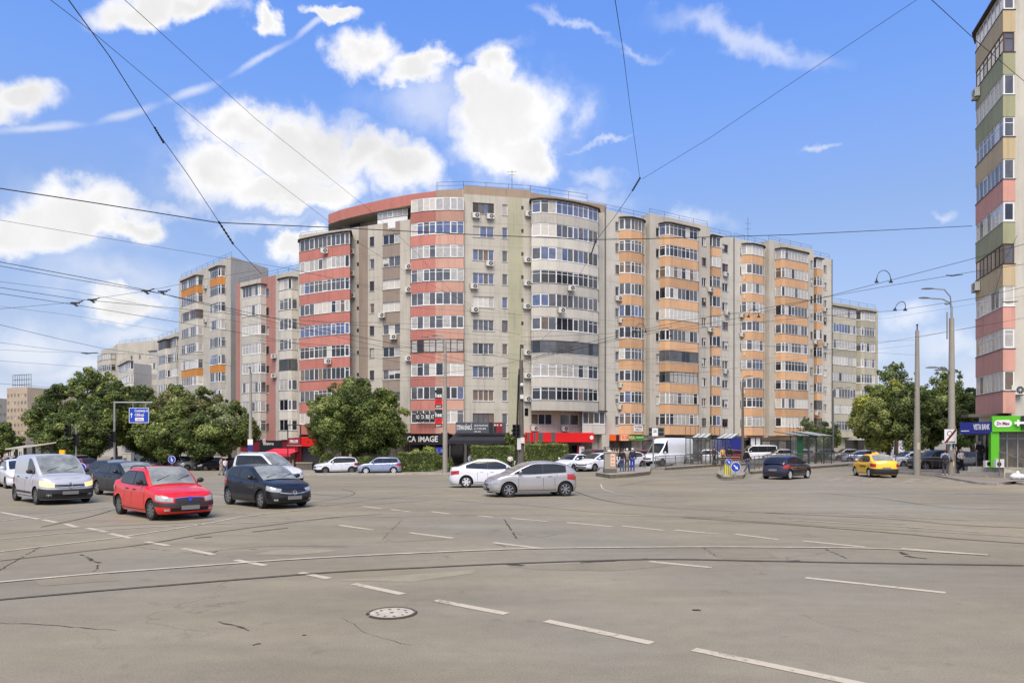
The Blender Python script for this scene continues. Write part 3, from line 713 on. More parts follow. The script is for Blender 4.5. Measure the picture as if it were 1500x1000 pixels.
# windows
for k in range(9):
    z = SL+k*FH
    win(CB, org, f, f.a(541.5), f.a(548), z+.95, z+2.15, r1, n=1, mix='dark')
    win(CB, org, f, f.a(560.5), f.a(586), z+.95, z+2.15, r1, n=3, mix='bay')
for k in range(10):
    z = SL+k*FH
    win(CB, org, f3, f3.a(692.5), f3.a(723.5), z+.9, z+2.2, r1, n=4 if k != 8 else 3, mix='bay' if k < 6 else 'blue')
    win(CB, org, f3, f3.a(735.5), f3.a(743.5), z+.9, z+2.2, r1, n=1, mix='blue' if k in (5, 7) else 'dark')
mv = MB()
for k in range(10): z = SL+k*FH; fb(mv, f3, f3.a(763.5), f3.a(767), -.12, -.10, z+1.7, z+2.15)
for k in range(9): z = SL+k*FH; fb(mv, f, f.a(522.5), f.a(525.5), -.12, -.10, z+1.5, z+1.95)
mv.build('vent_opening', 'pane_dark', CB, org)
win(CB, org, f4, f4.a(778.5), f4.a(809), SL+.9, SL+2.2, r1, n=3, mix='dark'); win(CB, org, f4, f4.a(821), f4.a(848), SL+.9, SL+2.2, r1, n=2, mix='bay')
# red bay, left end of the block (9 floors)
lb = [pt(438.5, 92.1), pt(439, 91.0), pt(460, 89.6), pt(485, 88.2), pt(505, 87.4), pt(512.5, 87.2), pt(514.5, 89.3)]
for k in range(9):
    z = SL+k*FH; bay(CB, org, lb, z, r1, ['paint_red', 'paint_salmon'], ('far' if k > 3 else 'bay') if k != 4 else 'blue', ph=1.05, step=.78, cols=[0]*6, canopy=(k == 8))
# red and salmon band across the middle-left (10 floors)
rb = [pt(601.5, 85.4), pt(601.8, 83.9), pt(620, 83.2), pt(638, 82.9), pt(660, 82.75), pt(679.3, 82.9)]
for k in range(10):
    z = SL+k*FH; bay(CB, org, rb, z, r1, ['paint_red', 'paint_salmon'], 'bay' if k < 3 else ('far' if k < 7 else 'blue' if k in (7, 8) else 'bay'), ph=1.02, step=.82, cols=[0, 0, 0, 1, 1])
# beige curved bays at the right end
eb = [pt(777.5, 85.0), pt(778.5, 83.9), pt(792, 83.55), pt(815, 83.9), pt(840, 84.9), pt(862, 86.1), pt(876, 87.2), pt(877.5, 88.6)]
for k in range(1, 10):
    z = SL+k*FH; bay(CB, org, eb, z, r1, 'plaster_light', 'blue' if k > 6 else 'bay' if k < 4 else 'bay', ph=.98, step=.85, canopy=(k == 9))
bay(CB, org, [pt(852, 87.9), pt(853, 86.4), pt(886.5, 88.2), pt(887.4, 89.2)], SL, r1, 'plaster_light', 'bay', ph=1.0, step=.8, canopy=True)
for px, k, ff, b in ((697,9,f3,0),(718,9,f3,0),(717,7,f3,0),(694,6,f3,0),(695,5,f3,0),(774,9,f3,0),(772,7,f3,0),(772,6,f3,0),(771,5,f3,0),(772,3,f3,0),(772,2,f3,0),(772,1,f3,0),(600,7,f,0),(600,6,f,0),(561,5,f,0),(578,4,f,0),(600,3,f,0),(516,7,f,0),(515.5,8,f,0),(517,6,f,0)):
    ac(CB, org, ff, ff.a(px), SL+k*FH+(.55 if px in (717,694,695,561,578) else 1.2 if px > 760 else .6), b)
ac(CB, org, f4, f4.a(782), SL+.45); ac(CB, org, f4, f4.a(826), SL+.45)
for px, k, d in ((836, 6, 84.7), (822, 5, 84.0), (475, 8, 88.6), (480, 3, 88.3)):
    fx = Fac(pt(px-3, d), pt(px+3, d+.1)); ac(CB, org, fx, fx.L/2, SL+k*FH+.55, .12)
roof_rail(CB, org, [pt(640, 84.5), pt(679, 84.2), pt(777, 85.6), pt(860, 88.6)], ZT-.1, .9); roof_rail(CB, org, [pt(862, 89.8), pt(887, 91)], ZT-.4, .8)
roof_rail(CB, org, [pt(440, 93), pt(512, 90.2)], ZT9, .5)
mbp = MB(); fb(mbp, f4, f4.L-.12, f4.L-.02, .0, .1, -1, ZT-.5); mbp.build('drainpipe', 'iron_grey', CB, org)
ma = MB(); x, y = pt(750, 87); ma.tube([(x, y, ZT-.3), (x, y, ZT+3.2)], .03, 4); ma.tube([(x-.6, y, ZT+3), (x+.6, y, ZT+3)], .02, 4); ma.tube([(x-.4, y, ZT+2.6), (x+.4, y, ZT+2.6)], .02, 4); ma.build('aerial', 'iron_grey', CB, org)
ms = MB()
for i, (ff, b) in enumerate(((Fs[0], .5), (Fs[1], .25), (Fs[2], .9), (Fs[3], .25), (Fs[4], .25))): fb(ms, ff, -.05 if i else 0, ff.L, 0.002, b, SL-.32, SL-.2)
ms.build('ledge', 'plaster_cap', CB, org)
mj = MB()
for ff, nfl, xs in ((Fs[1], 9, (.35, 515.5, 600)), (Fs[3], 10, (684, 729, 772))):
    for k in range(1, nfl):
        fb(mj, ff, .02, ff.L-.02, .003, .008, SL+k*FH-.115, SL+k*FH-.10)
mj.build('panel_joint', 'plaster_shade', CB, org)
# shopfront glazing of the ground floor
def shopfront(parent, org, f, a0, a1, z0, z1, rng, b=.06, step=1.6, frame='iron_black', mats=('shop_dark', 'shop_mid', 'shop_lit_tone'), wts=(5, 2, 1)):
    mf, mp = MB(), MB(); n = max(1, round((a1-a0)/step)); w = .07
    fb(mf, f, a0, a1, b-.04, b+.02, z0, z0+.25); fb(mf, f, a0, a1, b-.04, b+.02, z1-.12, z1)
    for k in range(n+1):
        a = a0+(a1-a0)*k/n; fb(mf, f, a-w/2, a+w/2, b-.05, b+.025, z0+.25, z1-.12)
        if k < n:
            c = rng.choices(range(len(mats)), wts)[0]; a2 = a0+(a1-a0)*(k+1)/n
            mp.face([f.p(a, b, z0+.2), f.p(a2, b, z0+.2), f.p(a2, b, z1), f.p(a, b, z1)], c)
    o = mf.build('shopfront', frame, parent, org); mp.build('shopfront_glass', list(mats), o, org); return o
shopfront(CB, org, Fs[0], .2, Fs[0].L-.2, -1, SL-.4, r1); shopfront(CB, org, Fs[1], .3, Fs[1].L-.2, -1, SL-.4, r1); shopfront(CB, org, Fs[2], .1, Fs[2].L-.1, -1, SL-.4, r1)
shopfront(CB, org, Fs[3], Fs[3].a(684), Fs[3].a(757), -.8, SL-.9, r1, wts=(3, 4, 2)); shopfront(CB, org, Fs[4], .2, Fs[4].a(866), -.8, SL-1.1, r1, wts=(5, 3, .5))

# ---- 2/3. right wing: two orange-balcony blocks --------------------------------
RW = Fac(pt(887.5, 89.6), pt(1219, 113.9))
def wing(label, pa, pb, cols, ac_n, seed, name='apartment_block', end=False, topz=0, penthouse=None):
    rng = random.Random(seed); a0, a1 = RW.a(pa), RW.a(pb); f = Fac(RW.xy(a0+.01), RW.xy(a1-.01)); org = (*f.xy(0), 0); t = thing(name, label, 'apartment block', org)
    zt = SL+10*FH+.55+topz; holes = []; prot = []
    for c in cols:
        if c[0] == 'prot': prot.append((f.a(c[1], c[3]), f.a(c[2], c[3]), c[3]))
    def boff(px0, px1):
        for a, b, d in prot:
            if a-.1 < f.a(px0, d) and f.a(px1, d) < b+.4: return d
        return 0
    mb = MB(); H = {0: []}
    for p in prot: H[p[2]] = []
    for c in cols:
        if c[0] == 'w':
            d = boff(c[1], c[2])
            for k in range(10): H[d].append((f.a(c[1], d), f.a(c[2], d), SL+k*FH+.95, SL+k*FH+2.1))
    holed(mb, f, 0, f.L, -1, zt, H[0], 0, 0)
    for a, b, d in prot:
        holed(mb, f, a, b, SL-.25, zt+.5, H[d], d, 1)
        for aa in (a, b): mb.face([f.p(aa, 0, SL-.25), f.p(aa, d, SL-.25), f.p(aa, d, zt+.5), f.p(aa, 0, zt+.5)], 1)
        mb.face([f.p(a, -3, zt+.5), f.p(a, d, zt+.5), f.p(b, d, zt+.5), f.p(b, -3, zt+.5)], 2); mb.face([f.p(a, 0, SL-.25), f.p(a, d, SL-.25), f.p(b, d, SL-.25), f.p(b, 0, SL-.25)], 1)
        for aa in (a, b): mb.face([f.p(aa, 0, zt), f.p(aa, -3, zt), f.p(aa, -3, zt+.5), f.p(aa, 0, zt+.5)], 1)
        mb.face([f.p(a, -3, zt), f.p(b, -3, zt), f.p(b, -3, zt+.5), f.p(a, -3, zt+.5)], 1)
    body(mb, [f.xy(0), f.xy(f.L), f.xy(f.L, -13), f.xy(0, -13)], -1, zt, 0, 2, skip=(0,))
    if penthouse:
        q0, q1, h = penthouse; aa, ab = f.a(q0, -4), f.a(q1, -4); mb.obox(f.p(aa, -8, zt), (*(f.u*(ab-aa)), 0), (*(f.n*4), 0), (0, 0, h), 1)
    mb.build('wall', ['plaster_light', 'plaster_beige', 'roof_felt'], t, org)
    for c in cols:
        if c[0] == 'w':
            d = boff(c[1], c[2])
            for k in range(10): win(t, org, f, f.a(c[1], d), f.a(c[2], d), SL+k*FH+.95, SL+k*FH+2.1, rng, b=d, n=2, mix='dark')
        if c[0] == 'bay':
            _, p0, p1, b0, dep, ch, mix = c[:7]
            aL, aR = f.a(p0, b0+dep), f.a(p1, b0+dep)
            pts = [f.xy(aL-ch*.55, b0+.001), f.xy(aL, b0+dep-ch*.55), f.xy(aL+ch, b0+dep), f.xy(aR-ch, b0+dep), f.xy(aR, b0+dep-ch*.55), f.xy(aR+ch*.55, b0+.001)] if ch else [f.xy(aL, b0), f.xy(aL, b0+dep), f.xy(aR, b0+dep), f.xy(aR, b0)]
            for k in range(10):
                mx = mix if rng.random() < .85 else 'dark'
                bay(t, org, pts, SL+k*FH, rng, 'paint_orange', mx, ph=1.04, step=.72, canopy=(k == 9))
    mj = MB()
    for k in range(1, 10): fb(mj, f, .02, f.L-.02, .003, .008, SL+k*FH-.115, SL+k*FH-.10)
    mj.build('panel_joint', 'plaster_shade', t, org)
    for px, k in ac_n: ac(t, org, f, f.a(px), SL+k*FH+.55, boff(px, px) if boff(px, px) else 0)
    roof_rail(t, org, [f.xy(.3, -.3), f.xy(f.L-.3, -.3)], zt, .8)
    for p in prot: roof_rail(t, org, [f.xy(p[0]+.2, p[2]-.3), f.xy(p[1]-.2, p[2]-.3)], zt+.5, .7)
    ms = MB(); fb(ms, f, 0, f.L, .002, .3, SL-.34, SL-.22); ms.build('ledge', 'plaster_cap', t, org)
    mp = MB(); fb(mp, f, f.L-.14, f.L-.04, .0, .1, -.1, zt); mp.build('drainpipe', 'iron_grey', t, org)
    shopfront(t, org, f, .3, f.L-.3, .1, SL-.9, rng, step=1.9, wts=(3, 4, 3))
    return t, f, org
W1, fW1, oW1 = wing('pale block with orange balconies joined to the curved block and its florist sign', 887.5, 1075.5,
    [('prot', 952, 1040, .8), ('w', 901.5, 911.5), ('bay', 918, 947, 0, 1.0, .75, 'bay'), ('w', 961, 971), ('bay', 977, 1026, .8, 1.15, .5, 'bay'), ('w', 1028, 1034.5), ('bay', 1043.5, 1056, 0, .95, 0, 'bay'), ('w', 1058, 1066.5)],
    [(905,6),(909,5),(909,2),(908,1),(966,7),(968,6),(973,2),(1033,7),(1033,5),(1062,8),(1064,6),(1062,3)], 21)
W2, fW2, oW2 = wing('pale block with orange balconies at the far end of the right wing', 1075.5, 1219,
    [('prot', 1127, 1192, .8), ('w', 1084.5, 1091.5), ('bay', 1097, 1123, 0, 1.0, .75, 'far'), ('w', 1135, 1141.5), ('bay', 1147, 1186, .8, 1.15, .5, 'far'), ('w', 1187, 1190.5), ('bay', 1196.5, 1205, 0, .95, 0, 'bay'), ('w', 1206.5, 1211)],
    [(1090,8),(1090,7),(1086,6),(1092,6),(1086,5),(1092,5),(1090,4),(1089,2),(1141,8),(1139,6),(1143,6),(1140,5),(1139,4),(1187,5),(1207,7),(1208,5),(1189,1)], 22, end=True, penthouse=(1085, 1150, .9))
# second-from-end aerial
ma = MB(); x, y = fW2.xy(fW2.a(1135), -5); ma.tube([(x, y, 31), (x, y, 37.3)], .03, 4); ma.tube([(x-.5, y, 36.4), (x+.5, y, 36.4)], .02, 4); ma.tube([(x-.5, y, 35.6), (x+.5, y, 35.6)], .02, 4); ma.build('aerial', 'iron_grey', W2, oW2)

# ---- generic block -------------------------------------------------------------
def block(label, p0, p1, slab, nf, cols, wallm, seed, depth=12, side=None, ph=1.0, top=.8, rail=True, name='apartment_block', z0=-2.2, acs=(), colm=None, mixw='dark', simple=False, shop=True, parcol='plaster_light', shopmix=None):
    rng = random.Random(seed); f = Fac(p0, p1); org = (*f.xy(0), G(*f.xy(0))); t = thing(name, label, 'apartment block', org); zt = slab+nf*FH+top
    H = []
    for c in cols:
        if c[0] == 'w':
            for k in range(nf): H.append((f.a(c[1]), f.a(c[2]), slab+k*FH+.95, slab+k*FH+2.1))
    mb = MB(); holed(mb, f, 0, f.L, z0, zt, H, 0, 0, colm=[(f.a(a), f.a(b), m) for a, b, m in (colm or [])])
    cm = [wallm, 'plaster_pinkbrown', 'roof_felt', 'plaster_grey']
    bk = side or [f.xy(f.L, -depth), f.xy(0, -depth)]
    body(mb, [f.xy(0), f.xy(f.L)]+bk, z0, zt, 0, 2, skip=(0,)); mb.build('wall', cm, t, org)
    for c in cols:
        if c[0] == 'w':
            for k in range(nf): win(t, org, f, f.a(c[1]), f.a(c[2]), slab+k*FH+.95, slab+k*FH+2.1, rng, n=c[3] if len(c) > 3 else 2, mix=mixw, simple=simple, sill=not simple)
        if c[0] == 'bay':
            _, q0, q1, dep, ch, mix, accent = c[:7]; aL, aR = f.a(q0, dep), f.a(q1, dep)
            pts = [f.xy(aL-ch*.5, .001), f.xy(aL, dep-ch*.5), f.xy(aL+ch, dep), f.xy(aR-ch, dep), f.xy(aR, dep-ch*.5), f.xy(aR+ch*.5, .001)] if ch else [f.xy(aL, 0), f.xy(aL, dep), f.xy(aR, dep), f.xy(aR, 0)]
            for k in range(nf): bay(t, org, pts, slab+k*FH, rng, accent.get(k, parcol), mix, ph=ph, step=.8, canopy=(k == nf-1))
    for px, k in acs: ac(t, org, f, f.a(px), slab+k*FH+.55)
    if rail: roof_rail(t, org, [f.xy(.3, -.3), f.xy(f.L-.3, -.3)], zt, .8)
    if shop: shopfront(t, org, f, .3, f.L-.3, z0+1.2, slab-.4, rng, step=1.8)
    return t, f, org
RB, fRB, oRB = block('olive grey block beyond the orange balconies with wide pale balcony bands', pt(1219.3, 121), pt(1286, 128), 3.4, 8,
    [('bay', 1220.5, 1254, .9, .0, 'far', {}), ('w', 1255.5, 1258.5, 1), ('bay', 1263.5, 1284, 1.1, .5, 'far', {})], 'plaster_olive', 31, parcol='plaster_olive', z0=-1, acs=[(1260,4),(1257,7)], shop=False)
PB, fPB, oPB = block('pink brown and beige block left of the curved block', pt(345.5, 106), pt(437.8, 97), 2.9, 8,
    [('bay', 353, 380, 1.0, .35, 'far', {}), ('w', 387.5, 394, 1), ('bay', 406, 425, 1.0, .5, 'bay', {}), ('w', 430.5, 436, 1)], 'plaster_grey', 41, colm=[(345.6, 352, 1), (382, 404, 1)], acs=[(428,7),(428,6),(428,5),(403,4),(403,3),(380,1),(428,1),(429,2)], top=1.0, shop=True)
GB, fGB, oGB = block('tall grey block with ochre balconies and a blank side wall above the trees', pt(262, 126), pt(338, 110.5), 2.6, 10,
    [('bay', 264.5, 288, 1.0, .35, 'far', {9: 'paint_ochre', 4: 'paint_ochre'}), ('w', 292.5, 297, 1), ('bay', 305.5, 321, .9, .5, 'bay', {9: 'paint_ochre', 4: 'paint_ochre'}), ('w', 326, 331, 1)], 'plaster_grey', 51, side=[pt(393, 118), pt(345, 140)], acs=[(289,7),(302,9),(302,7),(289,6)], top=1.1, shop=False, parcol='plaster_grey')
GB2, _, _ = block('low grey block with ochre lower balconies seen left of the tall grey block', pt(230, 140), pt(261.5, 130), 2.4, 7,
    [('bay', 231, 243, 1.0, .4, 'bay', {1: 'paint_ochre'}), ('bay', 246, 258, .4, 0, 'far', {1: 'paint_ochre'})], 'plaster_grey', 61, top=.9, shop=False, parcol='plaster_grey')
FB, fFB, _ = block('distant beige block with a blank wall behind the left trees', pt(172, 178), pt(232, 171), 2.4, 8, [('w', 191, 194, 1), ('w', 203, 206, 1), ('bay', 218, 230, .8, 0, 'far', {})], 'plaster_beige', 71, side=[pt(236, 190), pt(148, 205)], top=2.6, shop=False, simple=True)
FC, _, _ = block('beige corner block with stacked bays above the left treetops', pt(171.5, 160), pt(183, 152), 2.4, 6, [('bay', 173, 189, .8, .4, 'far', {})], 'plaster_beige', 73, side=[pt(222, 158), pt(200, 172)], top=.6, shop=False, simple=True)
rng = random.Random(5)
# left face of the distant block: balconies in a stack
fx = Fac(pt(148, 186), pt(170, 180)); orgx = (*fx.xy(0), G(*fx.xy(0))); tx = thing('apartment_block', 'farthest beige block, rounded balconies at its left corner above the trees', 'apartment block', orgx)
mb = MB(); body(mb, [fx.xy(0), fx.xy(fx.L), fx.xy(fx.L, -14), fx.xy(0, -14)], -2, 26.5, 0, 1); mb.build('wall', ['plaster_grey', 'roof_felt'], tx, orgx)
for k in range(8): bay(tx, orgx, [fx.xy(-.3, 0), fx.xy(.2, 1.0), fx.xy(fx.L*.5, 1.5), fx.xy(fx.L-.1, 1.2), fx.xy(fx.L-.05, 0)], 3+k*FH, rng, 'plaster_beige', 'dark', ph=1.0, step=1.2)
# far-left brown high rise with small windows and a hoarding frame on its roof
def tower(label, p0, p1, z1, nf, nc, wallm, seed, z0=-2, depth=20, name='high_rise', fh=3.0):
    rng = random.Random(seed); f = Fac(p0, p1); org = (*f.xy(0), G(*f.xy(0))); t = thing(name, label, 'high rise', org); mb = MB(); H = []
    for k in range(nf):
        for c in range(nc): a = f.L*(c+.22)/nc; H.append((a, a+f.L*.5/nc, z1-1.8-(k+1)*fh+1.0, z1-1.8-(k+1)*fh+2.3))
    holed(mb, f, 0, f.L, z0, z1, H); body(mb, [f.xy(0), f.xy(f.L), f.xy(f.L, -depth), f.xy(0, -depth)], z0, z1, 0, 1, skip=(0,)); mb.build('wall', [wallm, 'roof_felt'], t, org)
    for h in H:
        mp = MB(); mp.face([f.p(h[0], -.12, h[2]), f.p(h[1], -.12, h[2]), f.p(h[1], -.12, h[3]), f.p(h[0], -.12, h[3])], pick(rng, 'dark'))
        fb(mp, f, (h[0]+h[1])/2-.05, (h[0]+h[1])/2+.05, -.12, -.08, h[2], h[3], 6); mp.build('window', PANES+['pvc_white'], t, org)
    return t, f, org
mat('hr_brown', (178, 160, 138), rough=.9, var=.1, scale=.3, streak=.2)
mat('hr_pale', (190, 180, 158), rough=.9, var=.12, scale=.3, streak=.25)
T1, fT1, oT1 = tower('brown high rise with a roof hoarding frame at the far left horizon', pt(10, 290), pt(40, 285), 24.5, 8, 6, 'hr_brown', 81)
mb = MB()
for k in range(9):
    x, y = fT1.xy(-1+fT1.L*.9*k/8, -3); mb.tube([(x, y, 24), (x, y, 30)], .10, 4)
for z in (26, 28, 30): mb.tube([(*fT1.xy(-1, -3), z), (*fT1.xy(-1+fT1.L*.9, -3), z)], .12, 4)
mb.build('roof_hoarding', 'iron_grey', T1, oT1)
T2, fT2, oT2 = tower('pale weathered slab block at the left edge of the photo', pt(-20, 262), pt(10, 272), 19.0, 6, 5, 'hr_pale', 82)
T3, _, _ = tower('low white office building between the brown high rise and the trees', pt(41, 300), pt(62, 296), 9.0, 2, 4, 'plaster_light', 83, name='office_building'); T3['category'] = 'office building'
T4, _, _ = tower('grey house block hidden behind the far left tram shelter', pt(-30, 190), pt(34, 190), 2.4, 1, 8, 'plaster_grey', 84, name='low_building'); T4['category'] = 'low building'

# ---- tower at the right edge -----------------------------------------------------
RTP = pt(1478, 46.9); un = Vector((.3, 1)).normalized()
cornr = Vector((31.9, 46.2)); wallx = Vector(pt(1481.5, 46.6))
org = (wallx.x, wallx.y, 0); RT = thing('apartment_tower', 'tall beige tower at the right edge with pink, green and beige corner balconies', 'apartment tower', org); rr = random.Random(91)
farp = wallx+un*6.2; TS = 4.42
mb = MB(); A2 = wallx; B2 = Vector((wallx.x+14, wallx.y+(-14)*.02)); C2 = B2+Vector((0, 12)); D2 = farp+Vector((3.5, 4)); E2 = farp
fRT = Fac(tuple(A2), tuple(B2)); zt = TS+10*FH+1.4
HH = [(1.15, 1.75, TS+k*FH+1.0, TS+k*FH+1.9) for k in range(10)]
holed(mb, fRT, 0, fRT.L, -.2, zt, HH, 0, 0); body(mb, [tuple(A2), tuple(B2), tuple(C2), tuple(D2), tuple(E2)], -.2, zt, 0, 1, skip=(0,))
mb.build('wall', ['plaster_light', 'roof_felt'], RT, org)
for h in HH: win(RT, org, fRT, *h, rr, n=1, mix='dark')
bl = [tuple(farp+Vector((-.05, 0))), tuple(farp+Vector((-1.0, -.15))), (cornr.x, cornr.y), (wallx.x-.02, wallx.y-.4), (wallx.x-.02, wallx.y+.1)]
bl[1] = (cornr.x+un.x*5.3, cornr.y+un.y*5.3)
tc_ = ['paint_pink', 'paint_pink', 'paint_pink', 'paint_tbeige', 'paint_tgreen', 'paint_pink', 'paint_tbeige', 'paint_tgreen', 'paint_tgreen', 'paint_tbeige']
for k in range(10): bay(RT, org, bl, TS+k*FH, rr, tc_[k], 'bay' if k > 2 else 'dark', ph=1.22, step=.8, drop=.2, canopy=(k == 9))
fs = Fac(tuple(farp), (cornr.x, cornr.y))
for px, k in ((0, 3), (0, 8)):
    x = bl[1]; o = bpy.data.objects.new('air_conditioner', ACM); COL.objects.link(o); o.parent = RT; o.location = (x[0]-un.x*.7+.04-org[0], x[1]-un.y*.7-org[1], TS+k*FH+.7); o.rotation_euler = (0, 0, R(73))
ac(RT, org, fRT, .18, TS+1.3, .0)
# its ground floor shops sit forward under a flat canopy
f0 = Fac((31.75, 47.7), (40, 46.9)); ms = MB(); fb(ms, f0, -1.3, 7.5, -.5, .45, 4.0, 4.2); ms.build('canopy', 'concrete_dark', RT, org)
# ------------------------------------------------------------------ cars
def paint(name, rgb, metal=.15, rough=.32, coat=1.0): return mat(name, rgb, rough=rough, metal=metal, var=.03, coat=coat)
paint('car_red', (206, 20, 12), 0, .34, .7); paint('car_black', (16, 15, 17), 0, .4, .45); paint('car_white', (214, 216, 222), 0, .4); paint('car_silver', (172, 168, 166), .55, .38)
paint('car_vanwhite', (178, 178, 182), .1, .4); paint('car_dark', (40, 38, 37), .1, .4, .5); paint('car_bluesilver', (146, 156, 184), .45, .38); paint('car_taxi', (246, 190, 8), 0)
paint('car_navy', (34, 34, 54), .3); paint('car_maroon', (120, 30, 34), .2); paint('car_grey', (120, 118, 114), .4)
mat('car_glass', (34, 36, 37), rough=.05, var=.35, scale=1.6, spec=.6); mat('car_glass_sheen', (128, 131, 124), rough=.07, var=.5, scale=1.8, spec=.9)  # second glass is paler: windscreen reflections painted into its base colour
mat('tyre', (26, 25, 24), rough=.9); mat('alloy', (160, 160, 165), rough=.35, metal=.7); mat('hubcap', (206, 208, 212), rough=.4, metal=.2); mat('rim_dark', (46, 46, 52), rough=.4, metal=.5)
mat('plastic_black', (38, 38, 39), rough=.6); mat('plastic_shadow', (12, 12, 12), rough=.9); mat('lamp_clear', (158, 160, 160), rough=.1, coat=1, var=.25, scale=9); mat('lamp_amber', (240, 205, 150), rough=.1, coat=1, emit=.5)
mat('lamp_red', (176, 14, 22), rough=.15, coat=1); mat('chrome', (210, 212, 214), rough=.12, metal=1); mat('plate_grey', (120, 118, 114), rough=.6, var=.02); mat('seam', (10, 10, 10), rough=.9)
mat('emblem_blue', (30, 70, 190), rough=.3, coat=1); mat('lamp_on', (240, 205, 140), rough=.3, emit=.5)

def interp(tbl, x):
    if x <= tbl[0][0]: return tbl[0][1]
    for (a, b), (c, d) in zip(tbl[:-1], tbl[1:]):
        if x <= c: return b+(d-b)*(x-a)/(c-a)
    return tbl[-1][1]
def spl(tbl, n=6):                            # smoothed table
    P = [Vector(p) for p in tbl]; P = [P[0]*2-P[1]]+P+[P[-1]*2-P[-2]]; out = []
    for i in range(1, len(P)-2):
        for k in range(n):
            t = k/n; a, b, c, d = P[i-1], P[i], P[i+1], P[i+2]; v = .5*((2*b)+(c-a)*t+(2*a-5*b+4*c-d)*t*t+(3*b-a-3*c+d)*t**3)
            if not out or v.x > out[-1][0]+1e-4: out.append((v.x, v.y))
    out.append(tuple(P[-2])); return out
# every kind: length, width, wheelbase, rear overhang, wheel radius, deck line (x from rear bumper, z), roof line, side windows, glass ends
KINDS = {
 'sedan': dict(L=4.28, W=1.74, H=1.52, wb=2.63, ro=.85, r=.31, deck=[(0,1.0),(.10,1.08),(.5,1.10),(1.0,1.02),(2.2,.98),(3.02,.99),(3.6,.90),(4.1,.76),(4.28,.66)],
   roof=[(.50,1.08),(.85,1.30),(1.12,1.45),(1.6,1.52),(2.35,1.51),(2.68,1.40),(3.18,.98)], wins=[(.92,1.98),(2.05,3.02)], ws=(2.45,3.14), rw=(.54,1.10)),
 'coupe_sedan': dict(L=4.40, W=1.78, H=1.46, wb=2.64, ro=.92, r=.31, deck=[(0,.92),(.1,1.02),(.5,1.05),(1.0,1.0),(2.3,.95),(3.15,.96),(3.8,.86),(4.25,.72),(4.40,.6)],
   roof=[(.42,1.05),(.95,1.27),(1.5,1.43),(2.05,1.46),(2.55,1.42),(2.95,1.27),(3.45,.94)], wins=[(.95,2.0),(2.06,3.2)], ws=(2.62,3.40), rw=(.5,1.45)),
 'hatch': dict(L=4.00, W=1.74, H=1.49, wb=2.51, ro=.66, r=.31, deck=[(0,.80),(.06,.98),(.5,1.02),(1.0,1.0),(2.2,.95),(3.0,.96),(3.45,.88),(3.85,.72),(4.0,.60)],
   roof=[(.05,.98),(.17,1.12),(.38,1.28),(.70,1.40),(1.15,1.47),(1.6,1.49),(2.1,1.44),(2.6,1.25),(3.2,.95)], wins=[(.66,1.62),(1.69,2.85)], ws=(2.22,3.1), rw=(.12,.50)),
 'hatch3': dict(L=4.02, W=1.74, H=1.48, wb=2.51, ro=.66, r=.32, deck=[(0,.82),(.06,1.0),(.5,1.08),(1.0,1.04),(2.2,.96),(3.0,.96),(3.5,.88),(3.88,.74),(4.02,.60)],
   roof=[(.10,1.0),(.22,1.22),(.42,1.38),(.9,1.46),(1.5,1.48),(2.1,1.43),(2.5,1.27),(3.1,.95)], wins=[(.55,1.45),(1.50,2.75)], ws=(2.15,3.05), rw=(.13,.40)),
 'suv': dict(L=4.34, W=1.82, H=1.68, wb=2.67, ro=.85, r=.35, deck=[(0,.95),(.08,1.12),(.5,1.15),(1.0,1.12),(2.4,1.08),(3.1,1.08),(3.7,1.02),(4.2,.86),(4.34,.7)],
   roof=[(.12,1.12),(.26,1.38),(.42,1.56),(.9,1.65),(1.8,1.68),(2.4,1.64),(2.75,1.48),(3.3,1.07)], wins=[(.5,.95),(1.02,1.85),(1.92,2.95)], ws=(2.45,3.25), rw=(.16,.40)),
 'mpv': dict(L=4.36, W=1.76, H=1.81, wb=2.81, ro=.62, r=.31, deck=[(0,.95),(.05,1.12),(.5,1.14),(1.0,1.12),(2.6,1.08),(3.3,1.08),(3.8,1.0),(4.22,.82),(4.36,.66)],
   roof=[(.06,1.12),(.14,1.5),(.24,1.72),(.6,1.80),(1.5,1.82),(2.3,1.79),(2.7,1.62),(3.5,1.07)], wins=[(.42,1.85),(1.95,3.05)], ws=(2.35,3.45), rw=(.08,.22)),
 'panelvan': dict(L=4.25, W=1.83, H=1.82, wb=2.70, ro=.62, r=.32, deck=[(0,.95),(.05,1.1),(.5,1.12),(1.0,1.12),(2.6,1.10),(3.3,1.10),(3.8,1.04),(4.12,.90),(4.25,.70)],
   roof=[(.04,1.1),(.10,1.5),(.18,1.74),(.6,1.81),(1.5,1.83),(2.3,1.81),(2.75,1.64),(3.5,1.09)], wins=[(2.18,3.05)], ws=(2.45,3.45), rw=(.06,.16)),
 'tallvan': dict(L=6.2, W=2.0, H=2.75, wb=3.65, ro=1.45, r=.36, deck=[(0,1.0),(.04,1.2),(.5,1.25),(2.0,1.25),(4.6,1.25),(5.2,1.22),(5.7,1.1),(6.05,.95),(6.2,.75)],
   roof=[(.03,1.2),(.07,2.0),(.14,2.6),(.5,2.74),(2.0,2.76),(4.0,2.74),(4.35,2.5),(4.75,1.9),(5.35,1.22)], wins=[(4.2,4.95)], ws=(4.55,5.32), rw=(.04,.10)),
 'minibus': dict(L=4.9, W=1.9, H=1.97, wb=3.0, ro=1.0, r=.33, deck=[(0,1.0),(.04,1.1),(.5,1.15),(2.0,1.12),(3.6,1.1),(4.1,1.1),(4.5,1.0),(4.8,.85),(4.9,.7)],
   roof=[(.03,1.1),(.08,1.6),(.16,1.88),(.5,1.96),(2.0,1.98),(3.0,1.95),(3.4,1.75),(4.1,1.1)], wins=[(.3,1.3),(1.38,2.4),(2.48,3.5)], ws=(3.1,4.05), rw=(.05,.14)),
}
